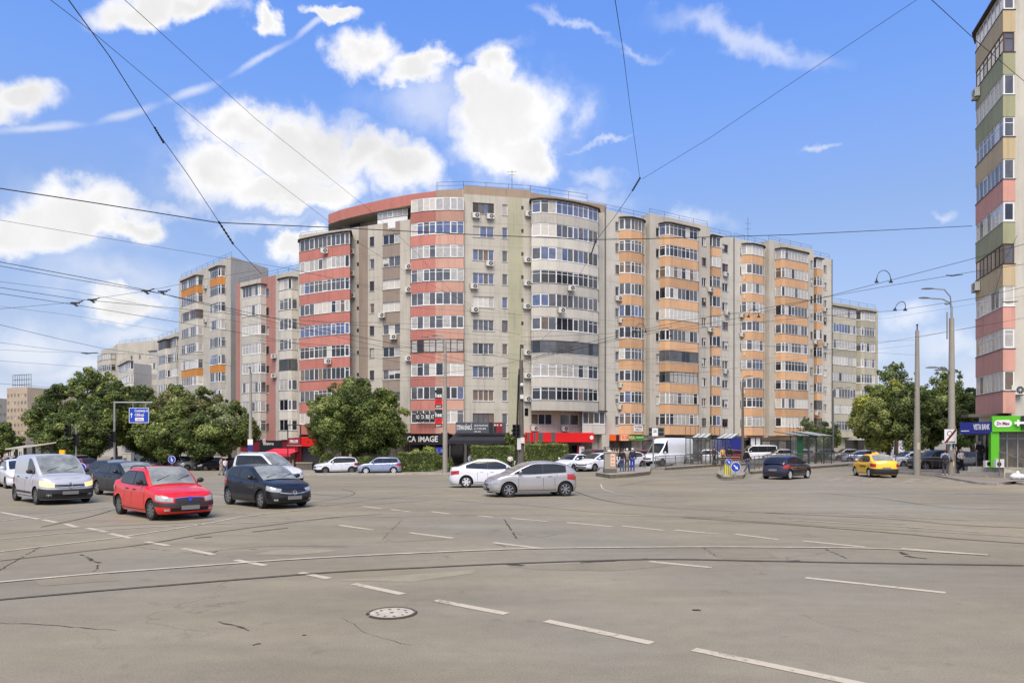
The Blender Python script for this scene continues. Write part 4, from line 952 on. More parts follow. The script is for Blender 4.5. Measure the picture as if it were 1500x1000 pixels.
def wheel_mesh(r, kind):
    w = .205; mb = MB(); n = 28
    prof = [(r*.66, -w*.42), (r*.93, -w*.5), (r, -w*.36), (r, w*.36), (r*.93, w*.5), (r*.66, w*.42)]
    mb.grid([[(rr_*math.cos(2*math.pi*k/n), yy, rr_*math.sin(2*math.pi*k/n)) for k in range(n)] for rr_, yy in prof], 0, True)
    t = mb.build('wheel', 'tyre', smooth=40); me = t.data; bpy.data.objects.remove(t)
    mr = MB(); R0 = r*.68
    mr.grid([[(rr_*math.cos(2*math.pi*k/n), yy, rr_*math.sin(2*math.pi*k/n)) for k in range(n)] for rr_, yy in ((R0, w*.42), (R0*.94, w*.44), (R0*.92, w*.20))], 0, True)
    mr.disc((0, w*.2, 0), (1,0,0), (0,0,1), R0*.93, 24, 1)
    ns = {'alloy': 5, 'cap': 6, 'dark': 7, 'steel': 8}[kind]
    for k in range(ns):
        a = 2*math.pi*k/ns; d = Vector((math.cos(a), 0, math.sin(a))); s = Vector((-math.sin(a), 0, math.cos(a))); wid = {'alloy': .16, 'cap': .24, 'dark': .13, 'steel': .2}[kind]*r
        p = [d*(R0*.1)-s*wid*.5, d*(R0*.1)+s*wid*.5, d*(R0*.93)+s*wid*.62, d*(R0*.93)-s*wid*.62]
        mr.face([(q.x, w*.44, q.z) for q in p]); 
        for i in range(4): q, q2 = p[i], p[(i+1) % 4]; mr.face([(q.x, w*.44, q.z), (q2.x, w*.44, q2.z), (q2.x, w*.2, q2.z), (q.x, w*.2, q.z)])
    mr.disc((0, w*.455, 0), (1,0,0), (0,0,1), R0*.24, 12, 0)
    o = mr.build('rim', [{'alloy': 'alloy', 'cap': 'hubcap', 'dark': 'alloy', 'steel': 'iron_grey'}[kind], 'rim_dark' if kind != 'steel' else 'tyre']); m2 = o.data; bpy.data.objects.remove(o); return me, m2
WM = {}
def car(kind, label, cat, loc, head, colour, group=None, name='parked_car', rim='alloy', detail=2, glass='car_glass', bumper=None, lowbump=None, rails=False, z=None, front=None, yaw=0, plates=True, lights='lamp_clear', trim=None, extra=None, dsc=1.0):
    K = KINDS[kind]; L_, Wd, H, wb, ro, r = (K[k] for k in ('L', 'W', 'H', 'wb', 'ro', 'r'))
    x0 = -(ro+wb/2)                            # origin midway between the axles
    deckt = spl([(a+x0, b) for a, b in K['deck']]); rooft = spl([(a+x0, b) for a, b in K['roof']]); zd = lambda x: interp(deckt, x); zr = lambda x: interp(rooft, x)
    xr_, xf_ = x0, x0+L_; c = .52; h = Wd/2; zs = .20 if kind != 'suv' else .26; Ra = r+.06
    t = thing(name, label, cat, (loc[0], loc[1], G(*loc) if z is None else z), group, R(head))
    hw = lambda x: h*(1-.035*((x-(xr_+xf_)/2)/(L_/2))**2)
    ax = [x0+ro, x0+ro+wb]
    def zlow(x):
        for a in ax:
            if abs(x-a) < Ra: return max(zs, r+math.sqrt(max(Ra*Ra-(x-a)**2, 0)))
        return zs
    sx = set([xr_+c+(L_-2*c)*k/26 for k in range(27)])
    for a in ax:
        for k in range(13): sx.add(a+Ra*.999*math.cos(math.pi*k/12))
        sx.add(a-Ra*1.002); sx.add(a+Ra*1.002)
    sx = sorted(x for x in sx if xr_+c <= x <= xf_-c)
    st = []                                    # plan stations (x, y, nx, ny)
    NE = 12
    for k in range(NE+1):
        th = math.pi/2*(1-k/NE); u = math.sin(th)**.9; y = hw(xr_+c)*max(math.cos(th), 0)**.55
        st.append((xr_+c-c*u, y, -math.sin(th)**1.6, max(math.cos(th), 0)**.5))
    st += [(x, hw(x), 0, 1) for x in sx if xr_+c+.01 < x < xf_-c-.01]
    for k in range(NE+1):
        th = math.pi/2*k/NE; u = math.sin(th)**.9; y = hw(xf_-c)*max(math.cos(th), 0)**.55
        st.append((xf_-c+c*u, y, math.sin(th)**1.6, max(math.cos(th), 0)**.5))
    VS = [0, .1, .25, .42, .6, .78, .9, .97, 1.0]; INS = [(0,.05),(.1,.012),(.25,0),(.45,0),(.62,.012),(.8,.015),(.9,.03),(.97,.06),(1.0,.11)]
    FIN = [(0,.10),(.12,.02),(.3,0),(.5,.01),(.62,.025),(.75,.045),(.86,.075),(.94,.12),(1.0,.20)] if kind not in ('tallvan','minibus') else [(0,.08),(.3,0),(.6,.04),(.9,.12),(1,.2)]
    RIN = [(0,.10),(.15,.02),(.35,0),(.5,.03),(.8,.05),(1.0,.12)]
    def P(i, v, off=0, zl=None):
        if isinstance(i, float):
            k = min(int(i), len(st)-2); f_ = i-k; s_ = tuple(st[k][j]+(st[k+1][j]-st[k][j])*f_ for j in range(4))
        else: s_ = st[i]
        x, y, nx, ny = s_; zt_ = zd(x-nx*(FIN[-1][1] if nx > 0 else RIN[-1][1])); zb = zlow(x) if zl is None else zl; z_ = zb+(zt_-zb)*v
        vv = (z_-zs)/(zt_-zs)
        ins = interp(INS, vv)*ny+(interp(FIN, vv)*nx if nx > 0 else interp(RIN, vv)*-nx)-off
        s = 1 if nx > 0 else -1
        return Vector((x-s*min(abs(nx), 1)*ins, max(y-ny*ins, 0) if off <= 0 else max(y-ny*ins, 0), z_))
    def idx(x=None, y=None, end=0):            # station index for side x, or for end y
        if y is None:
            for k in range(len(st)-1):
                if st[k][0] <= x <= st[k+1][0]: return k+(x-st[k][0])/max(st[k+1][0]-st[k][0], 1e-6)
            return float(len(st)-1)
        rng_ = range(NE) if end < 0 else range(len(st)-NE-1, len(st)-1)
        for k in rng_:
            a, b = st[k][1], st[k+1][1]
            if min(a, b) <= y <= max(a, b): return k+(y-a)/((b-a) or 1)
        return float(0 if end < 0 else len(st)-1)
    mb = MB()
    for sg in (1, -1):
        rows = [[(p.x, p.y*sg, p.z) for p in (P(k, v) for v in VS)] for k in range(len(st))]; mb.grid(rows, 0)
        top = [r_[-1] for r_ in rows]; fr = [1, .8, .45, 0]
        mb.grid([[(x, y*q, z_+.035*(1-q*q)) for (x, y, z_) in [tp]for q in fr] for tp in top], 0)
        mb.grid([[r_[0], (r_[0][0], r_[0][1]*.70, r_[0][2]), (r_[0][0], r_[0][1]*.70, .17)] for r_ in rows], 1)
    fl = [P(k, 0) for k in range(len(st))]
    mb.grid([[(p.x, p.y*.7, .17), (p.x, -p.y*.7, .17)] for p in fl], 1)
    # greenhouse
    gx0, gx1 = K['roof'][0][0]+x0, K['roof'][-1][0]+x0
    def yg(x, z_):
        zb = zd(x)-.02; tt = max(0, (z_-zb))/(H-zb); base = (hw(x)-.07)
        e = 1.0
        d0, d1 = x-gx0, gx1-x
        if d0 < .5: e -= .10*(1-d0/.5)**2
        if d1 < .9: e -= .07*(1-d1/.9)**2
        return base*e*(1-(.17 if kind not in ('tallvan','panelvan','minibus') else .09)*tt-.05*tt**3)
    gxs = [gx0+(gx1-gx0)*k/34 for k in range(35)]
    def gring(x):
        z1 = zr(x); zb = min(zd(x)-.05, z1-.005); zt_ = max(z1-.075, zb+.002); y1 = yg(x, z1)
        return [(yg(x, zb), zb), (yg(x, (zb+zt_)/2), (zb+zt_)/2), (yg(x, zt_), zt_), (y1*.965, z1-.03), (y1*.88, z1-.006), (y1*.5, z1+.022), (0, z1+.032)]
    for sg in (1, -1): mb.grid([[(x, y*sg, z_) for y, z_ in gring(x)] for x in gxs], 0)
    body_o = mb.build('body', [colour, 'plastic_shadow'], t, smooth=38); weld(body_o, .002)
    for p_ in body_o.data.polygons: p_.use_smooth = True
    body_o.data.set_sharp_from_angle(angle=R(38))
    def sub(name, mb_, m, par=None): return mb_.build(name, m, par or t, smooth=35)
    # windscreen / rear glass lie on the roof-line surface
    def topstrip(xa, xb, off, name, m, wid=.90):
        q = MB(); rows = []
        for k in range(11):
            x = xa+(xb-xa)*k/10; rg = gring(x); y1 = yg(x, zr(x)); sl = (zr(x+.02)-zr(x-.02))/.04; n = Vector((-sl, 0, 1)).normalized()
            row = []
            for j in range(9):
                fy = -wid+2*wid*j/8; ay = abs(fy); zz = zr(x)+(.032 if ay < .01 else .032-.010*(ay/.5)**2 if ay < .5 else .022-.028*((ay-.5)/.38)**1.3 if ay < .88 else -.006-.02*((ay-.88)/.08))
                row.append((x+n.x*off, y1*fy, zz+n.z*off))
            rows.append(row)
        q.grid(rows); return sub(name, q, m)
    topstrip(x0+K['ws'][0], x0+K['ws'][1], .012, 'windscreen', glass, .89)
    topstrip(x0+K['rw'][0], x0+K['rw'][1], .012, 'rear_window', glass if kind not in ('panelvan','tallvan') else colour, .86)
    for sg in (1, -1):
        q = MB(); rows = []; a_, b_ = K['wins'][0][0]+x0-.05, K['wins'][-1][1]+x0+.06
        for k in range(21):
            x = a_+(b_-a_)*k/20; zb = zd(x)+.012; zt_ = min(max(zb+.004, zr(x)-.075), H-.095); rows.append([(x, sg*(yg(x, zb+(zt_-zb)*j/3)+.006), zb+(zt_-zb)*j/3) for j in range(4)])
        q.grid(rows); (sub('window_surround', q, 'plastic_black') if kind not in ('panelvan', 'tallvan') else None)
    for wa, wz in K['wins']:
        for sg in (1, -1):
            q = MB(); rows = []; a_, b_ = wa+x0, wz+x0
            for k in range(13):
                x = a_+(b_-a_)*k/12; zb = zd(x)+.035; zt_ = max(zb+.004, zr(x)-.10); zt_ = min(zt_, H-.12)
                rows.append([(x, sg*(yg(x, zb+(zt_-zb)*j/3)+.011), zb+(zt_-zb)*j/3) for j in range(4)])
            q.grid(rows); sub('side_window', q, 'car_glass')
    # seams, sills, handles, mirrors, lights
    def side_patch(mb_, xa, xb, va, vb, sg, off=.004, m=0, n=6):
        mb_.grid([[(p.x, p.y*sg, p.z) for p in (P(float(idx(xa+(xb-xa)*k/n)), va+(vb-va)*j/4, off, zs) for j in range(5))] for k in range(n+1)], m)
    def end_patch(mb_, ya, yb, va, vb, end, off=.006, m=0, n=6, both=True):
        for sg in ((1, -1) if both else (1,)):
            rows = []
            for k in range(n+1):
                y = ya+(yb-ya)*k/n; i = float(idx(y=y, end=end)); rows.append([(p.x, p.y*sg, p.z) for p in (P(i, va+(vb-va)*j/4, off, zs) for j in range(5))])
            mb_.grid(rows, m)
    if detail >= 1:
        dl = {'sedan': (1.42, 2.02, 3.02), 'coupe_sedan': (1.5, 2.03, 3.1), 'hatch': (1.15, 1.66, 2.75), 'hatch3': (1.48, 2.75), 'suv': (1.25, 1.88, 2.95), 'mpv': (.9, 1.9, 3.0), 'panelvan': (1.0, 2.1, 3.05), 'tallvan': (2.2, 4.1, 4.95), 'minibus': (1.3, 2.44, 3.5)}[kind]
        q = MB()
        for xx in dl:
            for sg in (1, -1): side_patch(q, xx+x0-.007, xx+x0+.007, .14 if not (abs(xx+x0-ax[0]) < Ra) else .6, .985, sg, .003, 0, 1)
        for sg in (1, -1): side_patch(q, ax[0]+Ra+.04, ax[1]-Ra-.04, .10, .125, sg, .003, 0, 8)
        sub('door_seam', q, 'seam')
        for xx in dl[:-1]:
            for sg in (1, -1):
                q = MB(); p = P(float(idx(xx+x0+(.12 if xx != dl[0] or kind not in ('hatch','sedan','coupe_sedan','suv') else .12))), .86, 0, zs); q.box(p.x-.0, p.x+.19, (p.y-.012)*sg, (p.y+.03)*sg, p.z-.014, p.z+.014); sub('door_handle', q, trim or colour)
        for sg in (1, -1):
            q = MB(); xm = K['wins'][-1][1]+x0-.16; zm = zd(xm)+.10; q.ball((xm, sg*(hw(xm)+.05), zm+.02), (.07, .11, .08), 6); q.tube([(xm, sg*(hw(xm)-.08), zm-.05), (xm, sg*(hw(xm)+.02), zm-.02)], .025, 5); sub('wing_mirror', q, trim or colour)
    # front and rear
    fs = dict(lamp_y=(.56*h, .985*h), lamp_v=(.64, .84), grille_y=.42*h, grille_v=(.60, .78), low_v=(.14, .34), low_y=.62*h)
    fs.update(front or {})
    for sg in (1, -1):
        q = MB(); rows = []
        ys = [fs['lamp_y'][0]+(fs['lamp_y'][1]-fs['lamp_y'][0])*k/8 for k in range(9)]
        for k, y in enumerate(ys):
            i = float(idx(y=min(y, hw(xf_-c)*.995), end=1)); a_, b_ = fs['lamp_v']; sh = .25*(k/8); rows.append([(p.x, p.y*sg, p.z) for p in (P(i, a_+sh*.12+(b_-a_)*(1+sh*.5)*j/4, .010, zs) for j in range(5))])
        q.grid(rows); sub('headlight', q, lights)
        q = MB(); end_patch(q, .74*h, .92*h, .55 if kind not in ('hatch','hatch3','suv','mpv') else .62, .86 if kind in ('mpv','suv','hatch','hatch3') else .80, -1, .012, 0, 5, False)
        if sg < 0: q.v = [(a, -b, z_) for a, b, z_ in q.v]
        i0 = float(idx(y=.92*h, end=-1)); sub('tail_light', q, 'lamp_red')
        q = MB(); 
        va, vb = (.58, .8) if kind not in ('hatch','hatch3','suv','mpv') else (.62, .9)
        rows = [[(p.x, p.y*sg, p.z) for p in (P(i0+(NE+1.2-i0)*k/5, va+(vb-va)*j/4+(.03*k/5), .010, zs) for j in range(5))] for k in range(6)]
        q.grid(rows); sub('tail_light', q, 'lamp_red')
    q = MB(); end_patch(q, 0, fs['grille_y'], *fs['grille_v'], 1, .024, 0, 6); sub('grille', q, 'plastic_black')
    q = MB(); end_patch(q, 0, fs['low_y'], *fs['low_v'], 1, .02, 0, 6); sub('air_intake', q, 'plastic_shadow')
    if fs.get('chrome'):
        q = MB(); a_, b_ = fs['chrome']; rows = []
        for sg in (1, -1): q.grid([[(p.x, p.y*sg, p.z) for p in (P(float(idx(y=fs['grille_y']*k/8, end=1)), v+fs.get('cv', 0)*(k/8)**2, .034, zs) for v in (a_, b_))] for k in range(9)])
        sub('chrome_bar', q, 'chrome')
    if fs.get('emblem'):
        q = MB(); p = P(len(st)-1, fs['emblem'][1], .0, zs); rE = fs['emblem'][2]
        if fs['emblem'][0] == 'ring':
            n = 16; q.tube([(p.x+.05, rE*math.cos(2*math.pi*k/n), p.z+rE*math.sin(2*math.pi*k/n)) for k in range(n+1)], .014, 5, cap=False); q.obox((p.x+.045, -rE, p.z-.012), (.012,0,0), (0,2*rE,0), (0,0,.024))
        elif fs['emblem'][0] == 'diamond':
            pr = [(0, rE*1.3), (rE*.8, 0), (0, -rE*1.3), (-rE*.8, 0), (0, rE*1.3)]; q.tube([(p.x+.05, a, p.z+b) for a, b in pr], .018, 5, cap=False)
        else: q.face([(p.x+.05, a*rE, p.z+b*rE) for a, b in ((-.9,.8),(.9,.8),(.75,-.3),(0,-.95),(-.75,-.3))][::-1])
        sub('emblem', q, 'emblem_blue' if fs['emblem'][0] == 'shield' else 'chrome')
    if bumper:                                 # unpainted plastic bumper band (front) and rear
        q = MB(); lo, hi = bumper; 
        for sg in (1, -1): q.grid([[(p.x, p.y*sg, p.z) for p in (P(float(len(st)-1-(NE+1.0)*k/12), lo+(hi-lo)*j/5, .014, zs) for j in range(6))] for k in range(13)])
        sub('front_bumper', q, 'plastic_black')
        q = MB()
        for sg in (1, -1): q.grid([[(p.x, p.y*sg, p.z) for p in (P(float((NE+1.0)*k/12), .03+(.42)*j/5, .014, zs) for j in range(6))] for k in range(13)])
        sub('rear_bumper', q, 'plastic_black')
    if kind in ('panelvan', 'suv', 'mpv') and detail > 1:
        q = MB()
        for sg in (1, -1): side_patch(q, ax[0]+Ra+.05, ax[1]-Ra-.05, .22 if kind == 'panelvan' else 0, .30 if kind == 'panelvan' else .1, sg, .012, 0, 8)
        sub('side_trim', q, 'plastic_black')
    if plates:
        q = MB(); p = P(len(st)-1, .33, .03, zs); q.box(p.x-.01, p.x+.02, -.26, .26, p.z-.06, p.z+.06); sub('number_plate', q, 'plate_grey')
        q = MB(); v = .5 if kind in ('sedan', 'hatch', 'coupe_sedan') else .55; p = P(0, v, .02, zs); q.box(p.x-.012, p.x+.01, -.26, .26, p.z-.06, p.z+.06); sub('number_plate', q, 'plate_grey')
    if detail > 1:
        q = MB()
        for yy, dy in ((-.55*h, .42), (.15*h, .42)):
            xa = x0+K['ws'][1]-.10; q.tube([(xa, yy, zr(xa)+.04), (xa-.10, yy+dy*.6, zr(xa-.10)+.04), (xa-.16, yy+dy, zr(xa-.16)+.045)], .011, 4)
        sub('wiper', q, 'plastic_shadow')
        q = MB(); xa = x0+K['roof'][3][0]+.5; q.tube([(xa, 0, zr(xa)+.02), (xa-.12, 0, zr(xa)+.2)], .008, 4); sub('aerial', q, 'plastic_black')
        for sg in (1, -1):
            q = MB(); end_patch(q, .66*h, .80*h, .17, .27, 1, .012, 0, 3, False)
            if sg < 0: q.v = [(a, -b, z_) for a, b, z_ in q.v]
            sub('fog_lamp', q, 'lamp_clear')
    if rails:
        for sg in (1, -1):
            q = MB(); xa, xb = x0+K['wins'][0][0]+.1, x0+K['ws'][0]-.05; pts = [(xa+(xb-xa)*k/8, sg*(yg(xa+(xb-xa)*k/8, H)*.90), zr(xa+(xb-xa)*k/8)+(.05 if 0 < k < 8 else .0)) for k in range(9)]; q.tube(pts, .02, 5); sub('roof_rail', q, 'plastic_black' if rails == 'black' else 'hubcap')
    if rim+str(r) not in WM: WM[rim+str(r)] = wheel_mesh(r, rim)
    me, mr = WM[rim+str(r)]
    for k, a in enumerate(ax):
        for sg in (1, -1):
            o = bpy.data.objects.new('wheel', me); COL.objects.link(o); o.parent = t; o.location = (a, sg*(h-.125), r); o.rotation_euler = (0, 0, (0 if sg > 0 else math.pi)+(R(yaw) if k else 0))
            o2 = bpy.data.objects.new('rim', mr); COL.objects.link(o2); o2.parent = o
    if extra: extra(t, K, x0, zr)
    return t
def by_wheels(F_, py, R_, wb, side, towards, tr=.75):
    """origin and heading of a car from the photo pixels of one side's two wheels: F_, R_ px of front and rear wheel, py ground row of the front one"""
    fx_, fy_ = gp(F_, py); best = None
    for k in range(3600):
        th = math.radians(k/10); rx, ry = fx_-wb*math.cos(th), fy_-wb*math.sin(th)
        if ry < 1: continue
        e = abs(750+rx/ry*F-R_)
        tw = math.sin(th) < 0
        if tw != towards: continue
        if best is None or e < best[0]: best = (e, th)
    th = best[1]; mx_, my_ = fx_-wb/2*math.cos(th), fy_-wb/2*math.sin(th); s = -1 if side == 'R' else 1   # wheel line lies on this side of the axis
    return (mx_-s*tr*-math.sin(th), my_-s*tr*math.cos(th)), math.degrees(th)
def ground_at(px, Y): return (PX(px, Y), Y)

p, hd = by_wheels(224.5, 761.5, 178, 2.63, 'R', True)
def logan(t, K, x0, zr): pass
car('sedan', 'red sedan with roof rails and grey plastic bumper in the left foreground', 'car', p, hd, 'car_red', name='car', rim='steel', glass='car_glass_sheen', bumper=(.38, .58), rails='black',
    front=dict(grille_y=.50*.87, grille_v=(.60, .84), chrome=(.84, .88), cv=-.04, emblem=('shield', .76, .08), lamp_y=(.56*.87, .985*.87), lamp_v=(.62, .84)), trim='plastic_black', yaw=4)
p, hd = by_wheels(384.5, 744.5, 337, 2.51, 'R', True)
car('hatch3', 'glossy black three door hatchback beside the red sedan', 'car', p, hd, 'car_black', name='car', rim='dark', glass='car_glass_sheen', front=dict(grille_y=.62*.87, grille_v=(.56, .74), chrome=(.56, .60), cv=.10, emblem=('ring', .64, .07), lamp_v=(.66, .88)), yaw=-3)
p, hd = by_wheels(57.6, 738.5, 27, 2.70, 'R', True)
car('panelvan', 'pale grey panel van with lit headlights at the left edge', 'van', p, hd, 'car_vanwhite', name='van', rim='steel', bumper=(.02, .50), lights='lamp_on', glass='car_glass_sheen', front=dict(grille_y=.5, grille_v=(.62, .74), chrome=(.60, .63), cv=.04, emblem=('diamond', .70, .08), lamp_y=(.52, .90), lamp_v=(.60, .80), low_v=(.16,.30)), trim='plastic_black')
car('mpv', 'white high roofed family van with roof rails behind the black hatchback', 'van', ground_at(390, 40.5), -30, 'car_white', name='van', rim='steel', rails='white', glass='car_glass_sheen', bumper=(.05,.4), trim='plastic_black')
p, hd = by_wheels(744.8, 728, 827.5, 2.51, 'L', True)
car('hatch', 'silver five door hatchback in front of the white sedan at the centre', 'car', p, 180+6 if False else hd, 'car_silver', name='car', rim='dark', glass='car_glass_sheen', front=dict(grille_v=(.56, .64), lamp_v=(.60,.84)))
rx, ry = gp(683, 714); th = R(4)
car('coupe_sedan', 'white sedan partly hidden behind the silver hatchback', 'car', (rx+math.cos(th)*1.32-math.sin(th)*.75, ry+math.sin(th)*1.32+math.cos(th)*.75), 4, 'car_white', name='car', rim='cap')
p, hd = by_wheels(184, 728, 145.5, 2.64, 'R', True)
car('coupe_sedan', 'black sedan directly behind the red sedan', 'car', p, hd, 'car_black', name='car', rim='alloy', glass='car_glass_sheen')
p, hd = by_wheels(164, 712, 131.5, 2.64, 'R', True)
car('coupe_sedan', 'dark car second behind the red sedan with a pale roof reflection', 'car', p, hd, 'car_dark', name='car', rim='alloy', glass='car_glass_sheen', detail=1)
car('hatch', 'white hatchback half hidden behind the pale grey panel van', 'car', ground_at(31, 38), -48, 'car_white', name='car', rim='steel', detail=1)
def taxi(t, K, x0, zr):
    q = MB(); q.obox((x0+2.0, -.2, 1.52), (.14,0,0), (0,.4,0), (0,0,.12)); q.build('taxi_sign', 'yellow', t)
    q = MB()
    for k in range(9):
        for j in range(2):
            if (k+j) % 2: q.box(x0+1.3+k*.13, x0+1.3+(k+1)*.13, .872, .876, .66+j*.06, .72+j*.06)
    q.build('checker_stripe', 'seam', t)
p, hd = by_wheels(1254, 696.2, 1274.3, 2.63, 'L', False)
car('sedan', 'yellow taxi sedan driving away past the crossing at the right', 'taxi', p, hd, 'car_taxi', name='taxi', rim='cap', bumper=(.1,.4), glass='car_glass_sheen', extra=taxi)
p, hd = by_wheels(1182, 700.2, 1155.5, 2.58, 'R', False)
car('hatch', 'dark navy hatchback seen from behind by the round arrow signs', 'car', p, hd, 'car_navy', name='car', rim='cap', dsc=1.05)
# parked and background cars
car('suv', 'white off roader parked left of the clipped hedge', 'car', ground_at(492, 71.5), 212, 'car_white', rim='steel', bumper=(.0,.3), rails='black', detail=1)
car('suv', 'pale blue silver off roader parked against the clipped hedge', 'car', ground_at(556, 70.5), 192, 'car_bluesilver', rim='cap', detail=1)
car('coupe_sedan', 'white saloon parked at the kerb right of the silver hatchback', 'car', ground_at(840, 60.5), 232, 'car_white', rim='alloy', detail=1)
car('hatch', 'small white car with a black grille parked beside the stone pier', 'car', ground_at(875, 60), 222, 'car_white', rim='dark', detail=1, front=dict(grille_y=.6, grille_v=(.55,.72)))
car('suv', 'red car roof showing behind the parked white cars', 'car', ground_at(866, 72), 225, 'car_maroon', detail=1)
car('hatch', 'white car parked behind the pedestrians waiting at the railing', 'car', ground_at(917, 66), 210, 'car_white', detail=1)
car('sedan', 'red car tucked between the tall white van and the florist shop', 'car', ground_at(938, 74), 200, 'car_maroon', detail=1)
car('tallvan', 'tall white delivery van with a high roof parked by the tram platform', 'van', ground_at(977, 71), 218, 'car_white', name='van', rim='steel', bumper=(.0,.42), glass='car_glass')
car('hatch', 'dark car parked in the shade just behind the tall white van', 'car', ground_at(1003, 79), 200, 'car_dark', detail=1)
car('minibus', 'white minibus with dark side windows parked before the shop with posters', 'minibus', ground_at(1107, 88), 178, 'car_white', name='minibus', detail=1, rim='steel')
for i, (px, Y, hd, k, c, lb) in enumerate([
    (1032, 80, 185, 'sedan', 'car_white', 'white car seen through the glass of the left tram shelter'), (1068, 82, 185, 'hatch', 'car_maroon', 'dark red car seen between the two left tram shelters'),
    (1143, 86, 180, 'sedan', 'car_silver', 'silver car parked right of the white minibus'), (1172, 88, 182, 'hatch', 'car_silver', 'silver car parked behind the green cornered tram shelter'),
    (1203, 90, 180, 'sedan', 'car_dark', 'dark car parked under the small tree by the wing'), (1240, 88, 178, 'sedan', 'car_silver', 'silver car parked at the olive block entrance'),
    (1262, 80, 160, 'hatch', 'car_bluesilver', 'bluish car parked just above the taxi roof'),
    (1303, 92, 184, 'panelvan', 'car_white', 'white van half hidden by the right hand tree branches'), (1332, 66, 190, 'hatch', 'car_white', 'white car parked left of the concrete pole'),
    (1369, 59, 184, 'suv', 'car_dark', 'black off roader parked between the two concrete poles'), (1404, 66, 190, 'hatch', 'car_grey', 'grey car in the shade behind the person in black trousers')]):
    car(k, lb, 'van' if k == 'panelvan' else 'car', ground_at(px, Y), hd, c, detail=1, group='cars parked along the right wing')
for i, (px, Y, hd, k, c, lb) in enumerate([
    (215, 88, -70, 'hatch', 'car_dark', 'dark car, leftmost of the three nearest the beige cabinet'), (228, 86, -66, 'hatch', 'car_silver', 'silver roofed car right of the beige cabinet'), (240, 92, -72, 'hatch', 'car_dark', 'dark car behind the white van under the trees'),
    (250, 93, -30, 'panelvan', 'car_white', 'white panel van parked under the left trees'), (268, 86, -34, 'suv', 'car_white', 'white off roader with dark windows below the left trees'),
    (287, 85, 225, 'suv', 'car_silver', 'silver off roader seen from behind below the left trees'), (311, 84, 230, 'hatch', 'car_black', 'black car with a pale number plate parked near the walking couple'),
    (338, 86, 232, 'hatch', 'car_dark', 'dark car parked just right of the walking couple'), (374, 92, 200, 'sedan', 'car_dark', 'dark car parked below the concrete lamp pole at the pink block'), 
    (127, 72, -40, 'sedan', 'car_maroon', 'maroon car behind the striped barrier'), (106, 78, -95, 'mpv', 'car_silver', 'silver people carrier facing the camera by the yellow post'), (185, 80, -30, 'suv', 'car_dark', 'dark off roader left of the beige cabinet'),
    (20, 88, -20, 'sedan', 'car_silver', 'silver car at the left end under the shelter roof'), (45, 86, -20, 'sedan', 'car_silver', 'silver car behind the roof of the panel van'), (66, 84, -20, 'hatch', 'car_white', 'white car between the left shelter posts'), (86, 82, -22, 'hatch', 'car_dark', 'dark car just left of the yellow post')]):
    car(k, lb, 'van' if k == 'panelvan' else 'car', ground_at(px, Y), hd, c, detail=1, group='cars parked under the left trees')
# ------------------------------------------------------------------ trees, hedges
import numpy as np
def leafmat(name, rgb, var=.35):
    m = bpy.data.materials.new(name); m.use_nodes = True; nt = m.node_tree; L = nt.links.new; b = nt.nodes['Principled BSDF']; b.inputs['Roughness'].default_value = .6
    b.inputs['Specular IOR Level'].default_value = .3
    tc = nn(nt, 'ShaderNodeTexCoord'); n = nn(nt, 'ShaderNodeTexNoise', i_Scale=.9, i_Detail=5.0); L(tc.outputs['Object'], n.inputs['Vector'])
    r = nn(nt, 'ShaderNodeMapRange'); L(n.outputs['Fac'], r.inputs['Value'])
    for k, v in zip(('From Min','From Max','To Min','To Max'), (.3, .7, 1-var, 1+var)): r.inputs[k].default_value = v
    vm = nn(nt, 'ShaderNodeVectorMath', operation='SCALE'); vm.inputs[0].default_value = lin(rgb); L(r.outputs[0], vm.inputs['Scale']); L(vm.outputs['Vector'], b.inputs['Base Color'])
    tr = nn(nt, 'ShaderNodeBsdfTranslucent'); L(vm.outputs['Vector'], tr.inputs['Color']); ms = nn(nt, 'ShaderNodeMixShader'); ms.inputs['Fac'].default_value = .3
    L(b.outputs[0], ms.inputs[1]); L(tr.outputs[0], ms.inputs[2]); L(ms.outputs[0], nt.nodes['Material Output'].inputs['Surface']); MATS[name] = m
leafmat('leaf_deep', (78, 92, 48)); leafmat('leaf_mid', (114, 128, 66)); leafmat('leaf_light', (162, 170, 102)); leafmat('leaf_yellow', (180, 180, 82)); leafmat('leaf_olive', (128, 126, 86)); leafmat('leaf_pale', (146, 154, 112)); leafmat('leaf_rust', (150, 118, 84))
